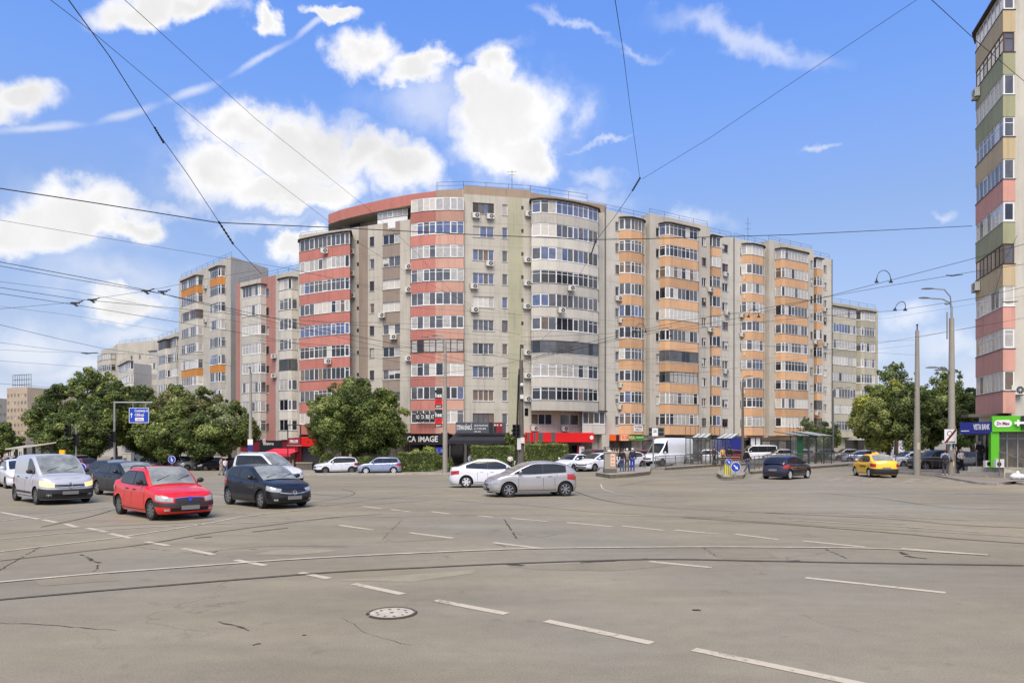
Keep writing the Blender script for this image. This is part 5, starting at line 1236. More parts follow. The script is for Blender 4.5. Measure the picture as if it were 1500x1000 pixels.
def leaves(name, lobes, n, size, mats, wts, parent, seed, up=.35, shell=.45):
    rg = np.random.default_rng(seed); vol = np.array([l[1][0]*l[1][1]+l[1][0]*l[1][2] for l in lobes]); cnt = np.maximum((n*vol/vol.sum()).astype(int), 5); V = []; MI = []
    for (c, r), k in zip(lobes, cnt):
        d = rg.normal(size=(k, 3)); d /= np.linalg.norm(d, axis=1)[:, None]; rad = shell+(1-shell)*rg.random(k)**.6; rad += rg.normal(size=k)*.09
        p = np.array(c)+d*np.array(r)*rad[:, None]; nrm = d+rg.normal(size=(k, 3))*.55+np.array([0, 0, up]); nrm /= np.linalg.norm(nrm, axis=1)[:, None]
        a = rg.normal(size=(k, 3)); u = np.cross(nrm, a); u /= np.linalg.norm(u, axis=1)[:, None]; v = np.cross(nrm, u); s = size*(.6+.8*rg.random(k))[:, None]
        V.append(np.stack([p-u*s, p-v*s*.55+nrm*s*.12, p+u*s, p+v*s*.55+nrm*s*.12], 1)); w = rg.choice(len(mats), p=np.array(wts)/sum(wts)); 
        MI.append(np.where(rg.random(k) < .72, w, rg.choice(len(mats), size=k, p=np.array(wts)/sum(wts))))
    V = np.concatenate(V).reshape(-1, 3); MI = np.concatenate(MI); nf = len(MI); me = bpy.data.meshes.new(name)
    me.vertices.add(nf*4); me.vertices.foreach_set('co', V.astype(np.float32).ravel()); me.loops.add(nf*4); me.loops.foreach_set('vertex_index', np.arange(nf*4, dtype=np.int32))
    me.polygons.add(nf); me.polygons.foreach_set('loop_start', np.arange(0, nf*4, 4, dtype=np.int32)); me.polygons.foreach_set('loop_total', np.full(nf, 4, dtype=np.int32))
    for m in mats: me.materials.append(M(m))
    me.polygons.foreach_set('material_index', MI.astype(np.int32)); me.update(calc_edges=True); me.validate()
    o = bpy.data.objects.new(name, me); COL.objects.link(o)
    if parent: o.parent = parent
    return o
def tree(label, px, Y, top, hw, bot, n, seed, mats=('leaf_deep', 'leaf_mid', 'leaf_light'), wts=(4, 4, 1.5), size=.24, lobes=26, trunk=.22, sparse=0, group=None, name='tree', lobe_r=.34, basez=None):
    """px centre, top and bottom photo rows of the crown, hw half width in px"""
    rg = random.Random(seed); x, y = PX(px, Y), Y; g = G(x, y); t = thing(name, label, 'tree', (x, y, g), group)
    zt = CH+(HZ-top)*Y/F-g; zb = max(CH+(HZ-bot)*Y/F-g, .5); r = hw*Y/F; zc = (zt+zb)/2; rz = (zt-zb)/2; L_ = []
    for k in range(lobes):
        while True:
            a, b, c = rg.uniform(-1, 1), rg.uniform(-1, 1), rg.uniform(-1, 1)
            if a*a+b*b+c*c < 1: break
        q = (a*a+b*b+c*c)**.5 or 1; m = max(q, .45)/q*.78; f_ = 1-.25*max(0, -c)   # push lobes outward
        lr = lobe_r*rg.uniform(.65, 1.25); L_.append(((a*m*r*f_, b*m*r*.85*f_, zc+c*m*rz), (lr*r, lr*r, lr*min(rz, r)*.85)))
    # twigs that break up the outline
    for k in range(int(lobes*1.3)):
        th = rg.uniform(0, 6.28); ph = rg.uniform(-.5, 1.45); lr = lobe_r*rg.uniform(.2, .5); q = rg.uniform(.80, 1.0)
        L_.append(((math.cos(th)*math.cos(ph)*r*q, math.sin(th)*math.cos(ph)*r*.85*q, zc+math.sin(ph)*rz*q), (lr*r, lr*r, lr*r*.9)))
    L_.append(((0, 0, zc), (r*.6, r*.5, rz*.6)))
    leaves('crown', L_, int(n*2.0), size*.70, mats, wts, t, seed)
    mb = MB(); h0 = zc-rz*.2
    mb.tube([(0, 0, -.3), (.04*r, 0, h0*.4), (-.03*r, .03*r, h0*.8), (0, 0, zc+rz*.5)], [trunk*1.25, trunk, trunk*.8, trunk*.25], 9)
    for k in range(9):
        (cx_, cy_, cz_), _ = L_[k]; s = h0*rg.uniform(.55, .95); mb.tube([(0, 0, s), (cx_*.5, cy_*.5, (s+cz_)/2+.2), (cx_, cy_, cz_)], [trunk*.45, trunk*.28, trunk*.08], 6)
    mb.build('trunk', 'tree_bark', t, smooth=60); return t
tree('broad green tree in front of the curved block, above the parked off roaders', 520, 78, 555, 66, 682, 44000, 101, wts=(3.2, 4, 1.6), size=.17, lobes=52, lobe_r=.28, mats=('leaf_deep', 'leaf_mid', 'leaf_light'))
tree('smaller tree crown leaning right beside the broad tree at the curved block', 565, 79, 568, 34, 680, 18000, 102, wts=(3.2, 4, 1.6), size=.17, lobes=30, lobe_r=.34)
tree('thin reddish tinted young tree left of the broad tree', 470, 80, 580, 28, 676, 8000, 103, mats=('leaf_mid', 'leaf_deep', 'leaf_rust'), wts=(4, 3, 1.6), size=.16, lobes=24, lobe_r=.36)
GL = 'trees along the left street'
tree('tallest rounded tree of the left group under the distant beige blocks', 138, 98, 538, 56, 672, 29250, 111, wts=(3, 4, 2), group=GL, lobes=40, size=.22, lobe_r=.3)
tree('leftmost tree of the left street, leaning out over the shelter roof', 88, 92, 567, 46, 672, 23400, 112, wts=(4, 4, 1), group=GL, lobes=34, size=.22, lobe_r=.32)
tree('tree with yellow green sprays left of the blue direction sign', 168, 90, 557, 48, 674, 25350, 113, mats=('leaf_deep', 'leaf_mid', 'leaf_yellow'), wts=(4, 4, 1.0), group=GL, lobes=36, size=.22, lobe_r=.3)
tree('dark tree directly behind the blue direction sign', 212, 94, 562, 43, 674, 23400, 114, wts=(5, 3, .7), group=GL, lobes=34, size=.22, lobe_r=.32)
tree('olive tree right of the blue direction sign under the tall grey block', 258, 90, 567, 48, 674, 25350, 115, mats=('leaf_olive', 'leaf_mid', 'leaf_light'), wts=(4, 3, 1.3), group=GL, lobes=36, size=.21, lobe_r=.3)
tree('brownish green tree under the corner of the tall grey block', 302, 92, 565, 41, 672, 21450, 116, mats=('leaf_olive', 'leaf_deep', 'leaf_mid'), wts=(4, 4, 1), group=GL, lobes=30, size=.21)
tree('pale leaved tree in front of the pink brown block', 335, 86, 587, 43, 678, 23400, 117, mats=('leaf_deep', 'leaf_mid', 'leaf_pale'), wts=(3, 3, 2.6), group=GL, lobes=32, size=.2)
tree('low spreading tree over the beige cabinet', 232, 84, 601, 39, 678, 15600, 118, wts=(4, 3, 2), group=GL, lobes=26, size=.2)
tree('low bushy tree filling the gap under the tallest left tree', 130, 82, 601, 41, 674, 15600, 130, wts=(5, 3, 1), group=GL, lobes=26, size=.2)
tree('low dark tree right of the olive tree, above the black parked car', 300, 84, 607, 48, 672, 15600, 131, wts=(5, 3, 1), group=GL, lobes=28, size=.2)
tree('low dark tree behind the yellow post', 84, 84, 607, 36, 672, 11700, 132, wts=(5, 3, .8), group=GL, lobes=24, size=.2)
tree('dark tree at the left edge below the pale slab block', 2, 130, 619, 31, 674, 8775, 119, wts=(5, 3, .6), group=GL, lobes=20, size=.3)
GR = 'trees by the right corner'
tree('yellow green tree over the parked white van, left of the right group', 1300, 80, 560, 50, 662, 22000, 121, mats=('leaf_mid', 'leaf_light', 'leaf_yellow'), wts=(4, 3, 1.4), group=GR, lobes=36, size=.2, lobe_r=.3)
tree('low green tree filling the space left of the lamp bearing pole', 1338, 72, 562, 38, 666, 12000, 133, wts=(4, 4, 2), group=GR, lobes=28, size=.19)
tree('green tree crowding the beige tower above the blue bank sign', 1424, 68, 566, 24, 662, 9000, 134, wts=(4, 4, 1.6), group=GR, lobes=24, size=.19)
tree('wide low tree reaching over the white van beyond the taxi', 1276, 82, 578, 34, 658, 9000, 135, mats=('leaf_mid', 'leaf_light', 'leaf_yellow'), wts=(4, 3, 1), group=GR, lobes=26, size=.19)
tree('thin topped tree rising left of the plain concrete pole', 1312, 86, 530, 36, 610, 3000, 122, wts=(4, 3, 1), group=GR, lobes=24, size=.2, lobe_r=.24)
tree('dark green tree between the two concrete poles', 1364, 78, 566, 42, 664, 18000, 123, wts=(4, 4, 1.4), group=GR, lobes=34, size=.2, lobe_r=.32)
tree('green tree beside the blue bank sign and the beige tower', 1404, 74, 570, 34, 664, 14000, 124, wts=(4, 4, 1.2), group=GR, lobes=28, size=.2)
tree('tall open crowned tree behind the street lamp at the tower', 1388, 88, 538, 34, 620, 2800, 125, wts=(4, 3, .8), group=GR, lobes=22, size=.2, lobe_r=.24)
tree('drooping branch tree over the taxi, nearest the olive block', 1272, 90, 596, 24, 650, 5200, 126, wts=(4, 3, 1.4), group=GR, lobes=22, size=.2)
tree('small dark tree in front of the olive block', 1208, 97, 616, 25, 672, 5200, 127, wts=(5, 3, .7), lobes=26, size=.17, trunk=.12)
tree('small thin tree behind the green cornered tram shelter', 1182, 99, 610, 16, 668, 1700, 128, wts=(5, 3, .7), lobes=18, size=.16, trunk=.1)
tree('small dark tree squeezed beside the clustered pole above the hedge', 752, 80, 630, 14, 660, 1800, 129, wts=(5, 3, .5), lobes=16, size=.15, trunk=.1)
for i, (px, tp, bt, hw, mats, lb) in enumerate(((605, 657, 680, 14, ('leaf_mid', 'leaf_light', 'leaf_yellow'), 'light green shrub behind the left part of the clipped hedge'), (630, 653, 680, 13, ('leaf_mid', 'leaf_light', 'leaf_yellow'), 'taller light green shrub under the black fascia sign'),
        (790, 646, 668, 11, ('leaf_mid', 'leaf_light', 'leaf_yellow'), 'spiky yucca like shrub left of the red shop sign'), (775, 648, 668, 8, ('leaf_deep', 'leaf_mid', 'leaf_light'), 'small spiky shrub right of the clustered pole'), (654, 667, 691, 10, ('leaf_deep', 'leaf_mid', 'leaf_light'), 'rounded bush around the foot of the bannered lamp pole'), (480, 663, 690, 12, ('leaf_deep', 'leaf_mid', 'leaf_mid'), 'dark clipped shrub between the kiosk and the white off roader'))):
    Y = 76 if i != 4 else 69; x = PX(px, Y); g = G(x, Y); t = thing('shrub', lb, 'shrub', (x, Y, g)); zt = CH+(HZ-tp)*Y/F-g; r = hw*Y/F; zb = .1
    rg = random.Random(300+i); L_ = [((rg.uniform(-.6, .6)*r, rg.uniform(-.5, .5)*r, zb+(zt-zb)*rg.uniform(.25, .8)), (r*.5, r*.5, (zt-zb)*.28)) for k in range(12)]
    leaves('foliage', L_, 2600, .10, mats, (3, 3, 2), t, 300+i); mb = MB()
    for k in range(4): mb.tube([(0, 0, -.1), (rg.uniform(-.5, .5)*r, rg.uniform(-.4, .4)*r, zt*.6)], [.04, .02], 5)
    mb.build('stem', 'tree_bark', t)
def hedge(label, x0, x1, y0, y1, h, seed, rz=0, n=9000):
    t = thing('hedge', label, 'hedge', ((x0+x1)/2, (y0+y1)/2, G((x0+x1)/2, (y0+y1)/2)+.1)); w, d = (x1-x0)/2, (y1-y0)/2; t.rotation_euler = (0, 0, R(rz)); rg = np.random.default_rng(seed); L_ = []
    st_ = .28
    for ix in np.arange(-w+.15, w, st_):
        for iz in np.arange(.15, h, st_): L_.append(((ix, -d+.1, iz), (.2, .14, .2)))
        for iy in np.arange(-d+.15, d, st_*1.2): L_.append(((ix, iy, h-.1+.05*math.sin(ix*2.1)), (.2, .2, .15)))
    for e in (-w+.1, w-.1):
        for iy in np.arange(-d+.15, d, st_):
            for iz in np.arange(.15, h, st_): L_.append(((e, iy, iz), (.14, .2, .2)))
    leaves('foliage', L_, n, .055, ('leaf_deep', 'leaf_mid', 'leaf_light'), (3, 4, 2.4), t, seed, up=.5)
    mb = MB(); mb.box(-w+.15, w-.15, -d+.15, d-.15, -.05, h-.15); mb.build('branches', 'leaf_deep', t); return t  # plain dark core box added to fill the hedge behind the leaves
def hx(px, Y): return PX(px, Y)
hedge('square clipped hedge at the kerb between the pale blue car and the lamp pole', hx(583, 72), hx(637, 72), 71.5, 73.5, 2.0, 401)
hedge('dark low hedge behind the two parked off roaders', hx(468, 76), hx(588, 76), 75.5, 77, 1.5, 402, n=7000)
hedge('long trimmed hedge under the black awning and concert banner', hx(690, 74), hx(754, 74), 73.5, 75.8, 2.35, 403)
hedge('long trimmed hedge under the red shop sign', hx(769, 74), hx(832, 74), 73.5, 75.8, 2.3, 404)
hedge('low hedge end between the clipped hedge and the awning', hx(640, 74), hx(652, 74), 74.0, 75.0, 1.6, 405, n=2000)
mb = MB()
for k, (a, b) in enumerate(((588, 650), (688, 832))):
    pass
raised('planting_bed', [(566,690.8),(650,690.8),(760,690.6),(836,688.5)], [(PX(560,79),79,0),(PX(650,79),79,0),(PX(760,79),79,0),(PX(838,79),79,0)], h=.18, top='leaf_olive')
# ------------------------------------------------------------------ street furniture
def pole_at(px, py): x, y = gp(px, py); return x, y
def post(name, label, cat, px, Y, top, r0, r1, m='concrete', group=None, joints=(), n=12):
    x = PX(px, Y); g = G(x, Y); t = thing(name, label, cat, (x, Y, g), group); H = CH+(HZ-top)*Y/F-g
    mb = MB(); mb.tube([(0,0,-.2), (0,0,H*.32), (0,0,H*.321), (0,0,H)] if joints else [(0,0,-.2), (0,0,H)], [r0, r0*.96, r0*.84, r1] if joints else [r0, r1], n); mb.build('post', m, t, smooth=50); return t, H
def lamp_arm(t, H, dx, dy, dz, m='galv', z0=None, head='iron_grey', r=.045):
    z0 = H-.4 if z0 is None else z0; mb = MB()
    mb.tube([(0,0,z0), (dx*.05,dy*.05,z0+dz*.6), (dx*.3,dy*.3,z0+dz*.95), (dx*.75,dy*.75,z0+dz)], r, 7); o = mb.build('lamp_arm', m, t, smooth=50)
    mh = MB(); u = Vector((dx, dy, 0)).normalized(); v = Vector((-u.y, u.x, 0)); c = Vector((dx*.75, dy*.75, z0+dz))
    pr = [(0, .05, .05), (.15, .10, .08), (.5, .13, .09), (.72, .08, .05), (.78, .02, .02)]
    mh.grid([[c+u*a+v*(w_*math.cos(2*math.pi*k/10))+Vector((0,0,h_*math.sin(2*math.pi*k/10)*(1 if math.sin(2*math.pi*k/10) > 0 else .35))) for k in range(10)] for a, w_, h_ in pr], 0, True)
    mh.build('lamp_head', head, o, smooth=60)
GP = 'concrete tram poles'
# lamp pole with the two banners
t, H = post('lamp_pole', 'weathered concrete lamp pole carrying two small black and red banners', 'lamp pole', 652, 66, 500, .23, .13, joints=(1,))
lamp_arm(t, H, -1.9, -.3, .75); lamp_arm(t, H, -.9, .5, 1.0)
x = PX(652, 66)
for k, z0 in enumerate((4.35, 6.15)):
    b = thing('banner', ('lower' if k == 0 else 'upper')+' of the two black and red advertising banners on the lamp pole', 'banner', (x-.5, 65.75, G(x, 66)+z0-.0)); mb = MB(); mb.box(-.42, .26, 0, .04, 0, 1.65, 0); mb.box(-.42, .26, -.006, 0, .32, .82, 1); mb.build('panel', ['sign_black', 'sign_red'], b)
    text('hee', .62, b, (-.08, -.012, 1.15), (R(90), 0, 0), 'sign_white', width=.6); text('CITY', .38, b, (-.08, -.014, .57), (R(90), 0, 0), 'sign_black', width=.5); text('sport', .26, b, (-.08, -.012, .17), (R(90), 0, 0), 'sign_white', width=.5)
# clustered pole with traffic lights, cabinets and cables
t, H = post('tram_pole', 'leaning weathered pole cluster wrapped in cables at the centre of the photo', 'tram pole', 763.5, 62, 528, .27, .16, m='concrete_dark', group=None, joints=(1,))
mb = MB(); mb.tube([(-.42, .1, -.1), (-.35, .05, 4), (-.22, 0, 8.5)], [.11, .09, .07], 8); mb.tube([(-.1, 0, H-.1), (-.05, 0, H+1.4)], .05, 6); mb.tube([(-.28, -.15, 4.5), (-.31, -.2, 6), (-.2, -.2, 9)], .05, 6); mb.build('conduit', 'iron_black', t, smooth=50)
mb = MB(); mb.box(-.36, -.02, -.42, -.2, 2.0, 3.0); mb.box(-.06, .28, -.46, -.2, 2.55, 3.05); mb.box(-.1, .2, -.4, -.2, 6.4, 6.75); mb.ball((.05, -.4, 7.6), .17, 6); mb.build('junction_box', 'ac_white', t)
for dx, z, n_ in ((-.6, 3.15, 3), (-.28, 3.15, 3), (.45, 4.9, 2)):
    q = MB(); q.box(dx-.16, dx+.16, -.55, -.3, z, z+.34*n_, 0)
    for k in range(n_): q.disc((dx, -.553, z+.17+.34*k), (1,0,0), (0,0,1), .11, 12, 1); q.tube([(dx, -.5, z+.17+.34*k), (dx, -.68, z+.17+.34*k)], .13, 10, 0, cap=False)
    q.build('traffic_light', ['iron_black', 'plastic_shadow'], t)
def sigpost(label, px, Y, top, heads, m='galv', r=.06, cat='traffic light', name='traffic_light'):
    x = PX(px, Y); g = G(x, Y); t = thing(name, label, cat, (x, Y, g)); H = CH+(HZ-top)*Y/F-g; mb = MB(); mb.tube([(0,0,-.1), (0,0,H)], [r, r*.8], 8); mb.build('post', m, t, smooth=50)
    for dx, z, ang in heads:
        q = MB(); q.box(dx-.15, dx+.15, -.36, -.1, z, z+.92, 0)
        for k in range(3): q.disc((dx, -.364, z+.16+.3*k), (1,0,0), (0,0,1), .10, 12, 1); q.tube([(dx, -.35, z+.16+.3*k), (dx, -.5, z+.18+.3*k)], .12, 10, 0, cap=False)
        q.build('signal_head', ['iron_black', 'plastic_shadow'], t)
    return t
sigpost('slim traffic light post with two heads among the left trees', 167.5, 60, 618, [(.05, 3.0, 0), (-.28, 2.6, 0)])
sigpost('traffic light post with white plates left of the tallest left tree', 111.5, 55, 624, [(.12, 2.6, 0), (-.45, 3.3, 0)])
# right hand concrete poles
t, H = post('tram_pole', 'plain tapered concrete pole left of the lamp bearing pole at the right corner', 'tram pole', 1343.5, 50.5, 484, .23, .12, group=None, joints=(1,), m='concrete')
mb = MB(); mb.tube([(0,0,H), (0,0,H+.35)], .04, 6); mb.ball((0,0,H+.4), .07, 5); 
for k, z in enumerate((4.9, 5.6, 6.0)): mb.tube([(.1, 0, z), (-.55, -.1, z-.15+.1*k)], .03, 5)
mb.build('bracket', 'iron_black', t)
mb = MB(); mb.grid([[(.234*math.cos(a), .234*math.sin(a), z) for a in (-2.1,-1.8,-1.5,-1.2)] for z in (1.8, 2.3)]); mb.build('pasted_poster', 'hr_pale', t)
t, H = post('lamp_pole', 'tall concrete pole with curved street lamps at the pavement corner', 'lamp pole', 1394, 47.6, 466, .25, .15, joints=(1,))
mb = MB(); mb.tube([(0,0,H-.2), (0,0,H+.8)], .07, 8); mb.tube([(-.3,0,H-1.4), (-.3,0,H+.4)], .05, 8); mb.build('lamp_arm', 'galv', t)
lamp_arm(t, H, -1.5, .2, 1.4, z0=H+.6); lamp_arm(t, H, -2.1, -.2, .7, z0=H+.6); lamp_arm(t, H, -1.2, .1, 1.1, z0=H-4.4, m='iron_grey'); lamp_arm(t, H, -.8, -.2, .9, z0=H-4.4, m='iron_grey')
rp = random.Random(8); mb = MB()
for k in range(16):
    a = rp.uniform(-2.6, -.5); z = rp.uniform(.5, 2.6); w_ = rp.uniform(.25, .5); hh = rp.uniform(.14, .3); rows = [[(.256*math.cos(a+w_*j/3), .256*math.sin(a+w_*j/3), zz) for j in range(4)] for zz in (z, z+hh)]; mb.grid(rows, k % 3)
mb.build('pasted_notices', ['sign_white', 'sign_black', 'sign_peach'], t)
# end of priority style square sign on that pole
cx_, cy_ = PX(1392.5, 47.2), 47.2
s = thing('road_sign', 'square white sign struck through by a red and black diagonal bar', 'road sign', (cx_, cy_, CH+(HZ-639)*47.2/F)); mb = MB(); mb.box(-.40, .40, 0, .03, -.48, .48, 0)
n = 24; mb.grid([[(-.07+rr_*math.cos(2*math.pi*k/n), -.006, .2+rr_*math.sin(2*math.pi*k/n)) for k in range(n+1)] for rr_ in (.13, .17)], 1)
d = Vector((.74, 0, .92)).normalized(); pr = Vector((-d.z, 0, d.x)); c = Vector((0, -.01, 0)); mb.face([c-d*.58-pr*.055, c+d*.58-pr*.055, c+d*.58+pr*.055, c-d*.58+pr*.055], 2); mb.face([c-d*.58+pr*.056+Vector((0,-.003,0)), c+d*.58+pr*.056+Vector((0,-.003,0)), c+d*.58+pr*.08+Vector((0,-.003,0)), c-d*.58+pr*.08+Vector((0,-.003,0))], 1)
mb.build('panel', ['sign_white', 'sign_black', 'sign_darkred'], s); text('ZONA', .17, s, (.02, -.014, -.37), (R(90), 0, 0), 'sign_black', width=.55)
# other lamp poles
t, H = post('lamp_pole', 'slim concrete lamp pole in front of the pink brown block', 'lamp pole', 367, 76, 545, .22, .12, joints=(1,), group=None); lamp_arm(t, H, .5, -1.6, .7); 
mb = MB(); mb.box(-.2, .35, -.3, -.24, 2.9, 3.5); mb.build('notice_plate', 'sign_white', t); mb = MB(); mb.box(-.2, .35, -.3, -.24, 2.3, 2.85); mb.build('notice_plate', 'sign_navy', t)
t, H = post('lamp_pole', 'dark slim lamp pole by the tram shelters in front of the right wing', 'lamp pole', 1088, 74, 560, .17, .09, m='concrete_dark'); lamp_arm(t, H, 1.4, -.2, .8); lamp_arm(t, H, .3, -.3, 1.0)
t, H = post('lamp_pole', 'grey street lamp pole with twin arms against the olive block', 'lamp pole', 1220.5, 95, 572, .12, .07, m='iron_grey'); lamp_arm(t, H, 1.9, -.3, .8); lamp_arm(t, H, .4, -1, .7)
# blue direction sign hung on a gantry arm
Y = 66; x = PX(168, Y); t = thing('direction_sign', 'blue direction sign with white place names hanging before the left trees', 'road sign', (PX(203.5, Y), Y, CH+(HZ-608)*Y/F)); mb = MB(); mb.box(-.92, .92, 0, .06, -.70, .70, 0)
for a in ((-.92,.92,.66,.70), (-.92,.92,-.70,-.66), (-.92,-.88,-.66,.66), (.88,.92,-.66,.66)): mb.box(a[0], a[1], -.004, 0, a[2], a[3], 1)
mb.box(-.35, .45, -.005, 0, -.52, -.22, 1); mb.box(-.72, -.66, -.005, 0, -.22, .1, 1); mb.face([(-.81, -.006, .06), (-.57, -.006, .06), (-.69, -.006, .24)], 1); mb.build('panel', ['sign_blue', 'sign_white'], t)
text('Constanța A', .34, t, (.22, -.012, .42), (R(90), 0, 0), 'sign_white', width=1.25); text('Călărași', .34, t, (.05, -.012, .03), (R(90), 0, 0), 'sign_white', width=.85); text('metrou', .2, t, (.05, -.012, -.37), (R(90), 0, 0), 'sign_red', width=.55)
mb = MB(); mb.tube([(-.6, .1, .7), (-.6, .1, 1.2)], .04, 6); mb.tube([(.6, .1, .7), (.6, .1, 1.2)], .04, 6); mb.tube([(-2.35, .15, 1.2), (1.2, .15, 1.2)], .07, 8); mb.tube([(-2.35, .15, 1.3), (-2.35, .15, -6)], .09, 8); mb.build('bracket', 'galv', t)
# round blue arrow signs
def arrow_sign(label, px, Y, py, r, post_=True, ang=-45, yellow=False, g=0):
    x = PX(px, Y); zc = CH+(HZ-py)*Y/F; gz = G(x, Y)+g; t = thing('arrow_sign', label, 'road sign', (x, Y, gz)); z = zc-gz; mb = MB()
    mb.tube([(0, 0, z), (0, .03, z)], r, 28, 1); mb.disc((0, -.004, z), (1,0,0), (0,0,1), r*.93, 28, 0)
    d = Vector((math.cos(R(ang)), 0, math.sin(R(ang)))); p_ = Vector((-d.z, 0, d.x)); c = Vector((0, -.009, z))
    mb.face([c-d*r*.6-p_*r*.10, c+d*r*.15-p_*r*.10, c+d*r*.15+p_*r*.10, c-d*r*.6+p_*r*.10], 1); mb.face([c+d*r*.1-p_*r*.34, c+d*r*.66, c+d*r*.1+p_*r*.34], 1); mb.build('panel', ['sign_blue', 'sign_white'], t)
    if post_: q = MB(); q.tube([(0, .05, -.05), (0, .05, z)], .035, 6); q.build('post', 'galv', t)
    if yellow:
        q = MB(); q.box(-.2, .2, .05, .3, 0, z-r*.9, 0); 
        for k in range(3): q.box(-.13+.11*k, -.09+.11*k, .044, .05, .08, z-r*.95, 1)
        q.box(-.34, .34, -.05, .4, -.03, .10, 2); q.build('yellow_bollard', ['sign_yellow', 'iron_grey', 'kerb'], t)
    return t
arrow_sign('small round blue arrow sign on a yellow bollard at the island', 1067.5, 43.6, 676, .19, yellow=True, g=.24)
arrow_sign('large round blue arrow sign at the tip of the small traffic island', 1077.8, 43.2, 683.8, .30, g=.24)
arrow_sign('round blue arrow sign at the left behind the panel van', 118.5, 40, 685, .28, ang=-40); arrow_sign('round blue arrow sign above the red sedan roof', 251.5, 52, 672.5, .27, ang=-75)
# railings
def railing(label, pts, h, bars=.16, m='rail_grey', g=0, name='railing', zoff=0, posts=2.0, mid=True, group=None):
    org = (pts[0][0], pts[0][1], G(*pts[0])+zoff); t = thing(name, label, 'railing', org, group); top, br, po = MB(), MB(), MB()
    for a, b in zip(pts[:-1], pts[1:]):
        za, zb = G(*a)+zoff-org[2], G(*b)+zoff-org[2]; A = Vector((a[0]-org[0], a[1]-org[1], za)); B = Vector((b[0]-org[0], b[1]-org[1], zb)); L_ = (B-A).length; up = Vector((0,0,1))
        top.tube([A+up*h, B+up*h], .032, 6); top.tube([A+up*h*.14, B+up*h*.14], .022, 5)
        if mid: top.tube([A+up*h*.82, B+up*h*.82], .018, 5)
        n = max(1, int(L_/posts))
        for k in range(n+1): p = A+(B-A)*k/n; po.tube([p, p+up*h], .032, 6)
        if bars:
            n = int(L_/bars)
            for k in range(n): p = A+(B-A)*(k+.5)/n; br.tube([p+up*h*.14, p+up*h*.82], .011, 4)
    top.build('handrail', m, t); po.build('post', 'iron_grey', t)
    if bars: br.build('bars', 'iron_grey', t)
    return t
railing('railing along the left tram platform below the white delivery van', [gp(960, 688), gp(1003, 684.5), gp(1052, 681)], 1.05, zoff=.1)
railing('low railing on the stone island behind the waiting pedestrians', [gp(898, 692), gp(945, 690)], 1.1, bars=0, zoff=.22, mid=True)
railing('long railing along the right tram platform behind the navy hatchback', [gp(1098, 693), gp(1130, 686.5), gp(1186, 682), gp(1243, 678.6)], 1.05, zoff=.18)
railing('railing continuing right of the long tram platform to the taxi', [gp(1246, 678.4), gp(1290, 677.5), gp(1325, 677)], 1.0, zoff=.18)
railing('corner railing with open bars between the taxi and the lamp pole', [gp(1312, 692.5), gp(1340, 694.5), gp(1382, 697)], 1.15, bars=.55, zoff=.12, posts=1.6)
railing('short railing on the small traffic island behind the arrow signs', [gp(1056, 694), gp(1084, 694)], 1.0, bars=.14, zoff=.24, posts=1.2)
railing('black railing at the far left edge behind the crowd', [gp(-12, 699), gp(18, 697)], .9, bars=.2, zoff=0)
railing('crossed striped barrier behind the panel van', [gp(124, 692), gp(150, 689)], 1.1, bars=.35, zoff=0, m='kerb')
# stone pier on the island
x, y = gp(893, 697); t = thing('stone_pier', 'worn concrete pier with pasted notices at the tip of the island', 'pier', (x, y, .22)); mb = MB(); mb.box(-.38, .42, -.3, .3, 0, 1.38, 0); mb.box(-.42, .46, -.34, .34, 0, .26, 1); mb.box(-.43, .47, -.35, .35, 1.38, 1.46, 2); mb.build('block', ['concrete', 'concrete_dark', 'kerb'], t)
mb = MB(); mb.box(.02, .32, -.312, -.301, .45, 1.3, 0); mb.build('pasted_notices', 'sign_peach', t)
for k, (zz, ww) in enumerate(((1.1, .2), (.85, .16), (.6, .2))): text('XXX', .13, t, (.17, -.318, zz), (R(90), 0, 0), 'concrete_dark', width=ww)
# tram signal board behind it
x, y = gp(957, 686); t = thing('signal_board', 'grey post with a white timetable board and four dark signal panels', 'sign board', (x, y, .1)); mb = MB(); mb.tube([(0,0,0), (0,0,2.75)], .07, 8); mb.box(-.25, .25, -.2, .2, 0, .3); mb.build('post', 'galv', t)
mb = MB(); mb.box(-.42, .98, -.08, 0, 2.7, 3.55, 1); mb.box(-.12, .38, -.09, -.08, 2.78, 3.48, 0)
for k in range(4): xx = -.33 if k % 2 == 0 else .44; zz = 2.8 if k < 2 else 3.18; mb.box(xx-.07 if k % 2 == 0 else xx, xx+.18 if k % 2 == 0 else xx+.46, -.088, -.08, zz, zz+.3, 2)
mb.build('board', ['sign_white', 'rail_grey', 'sign_black'], t); text('25', .32, t, (.13, -.1, 3.2), (R(90), 0, 0), 'iron_grey', width=.3)
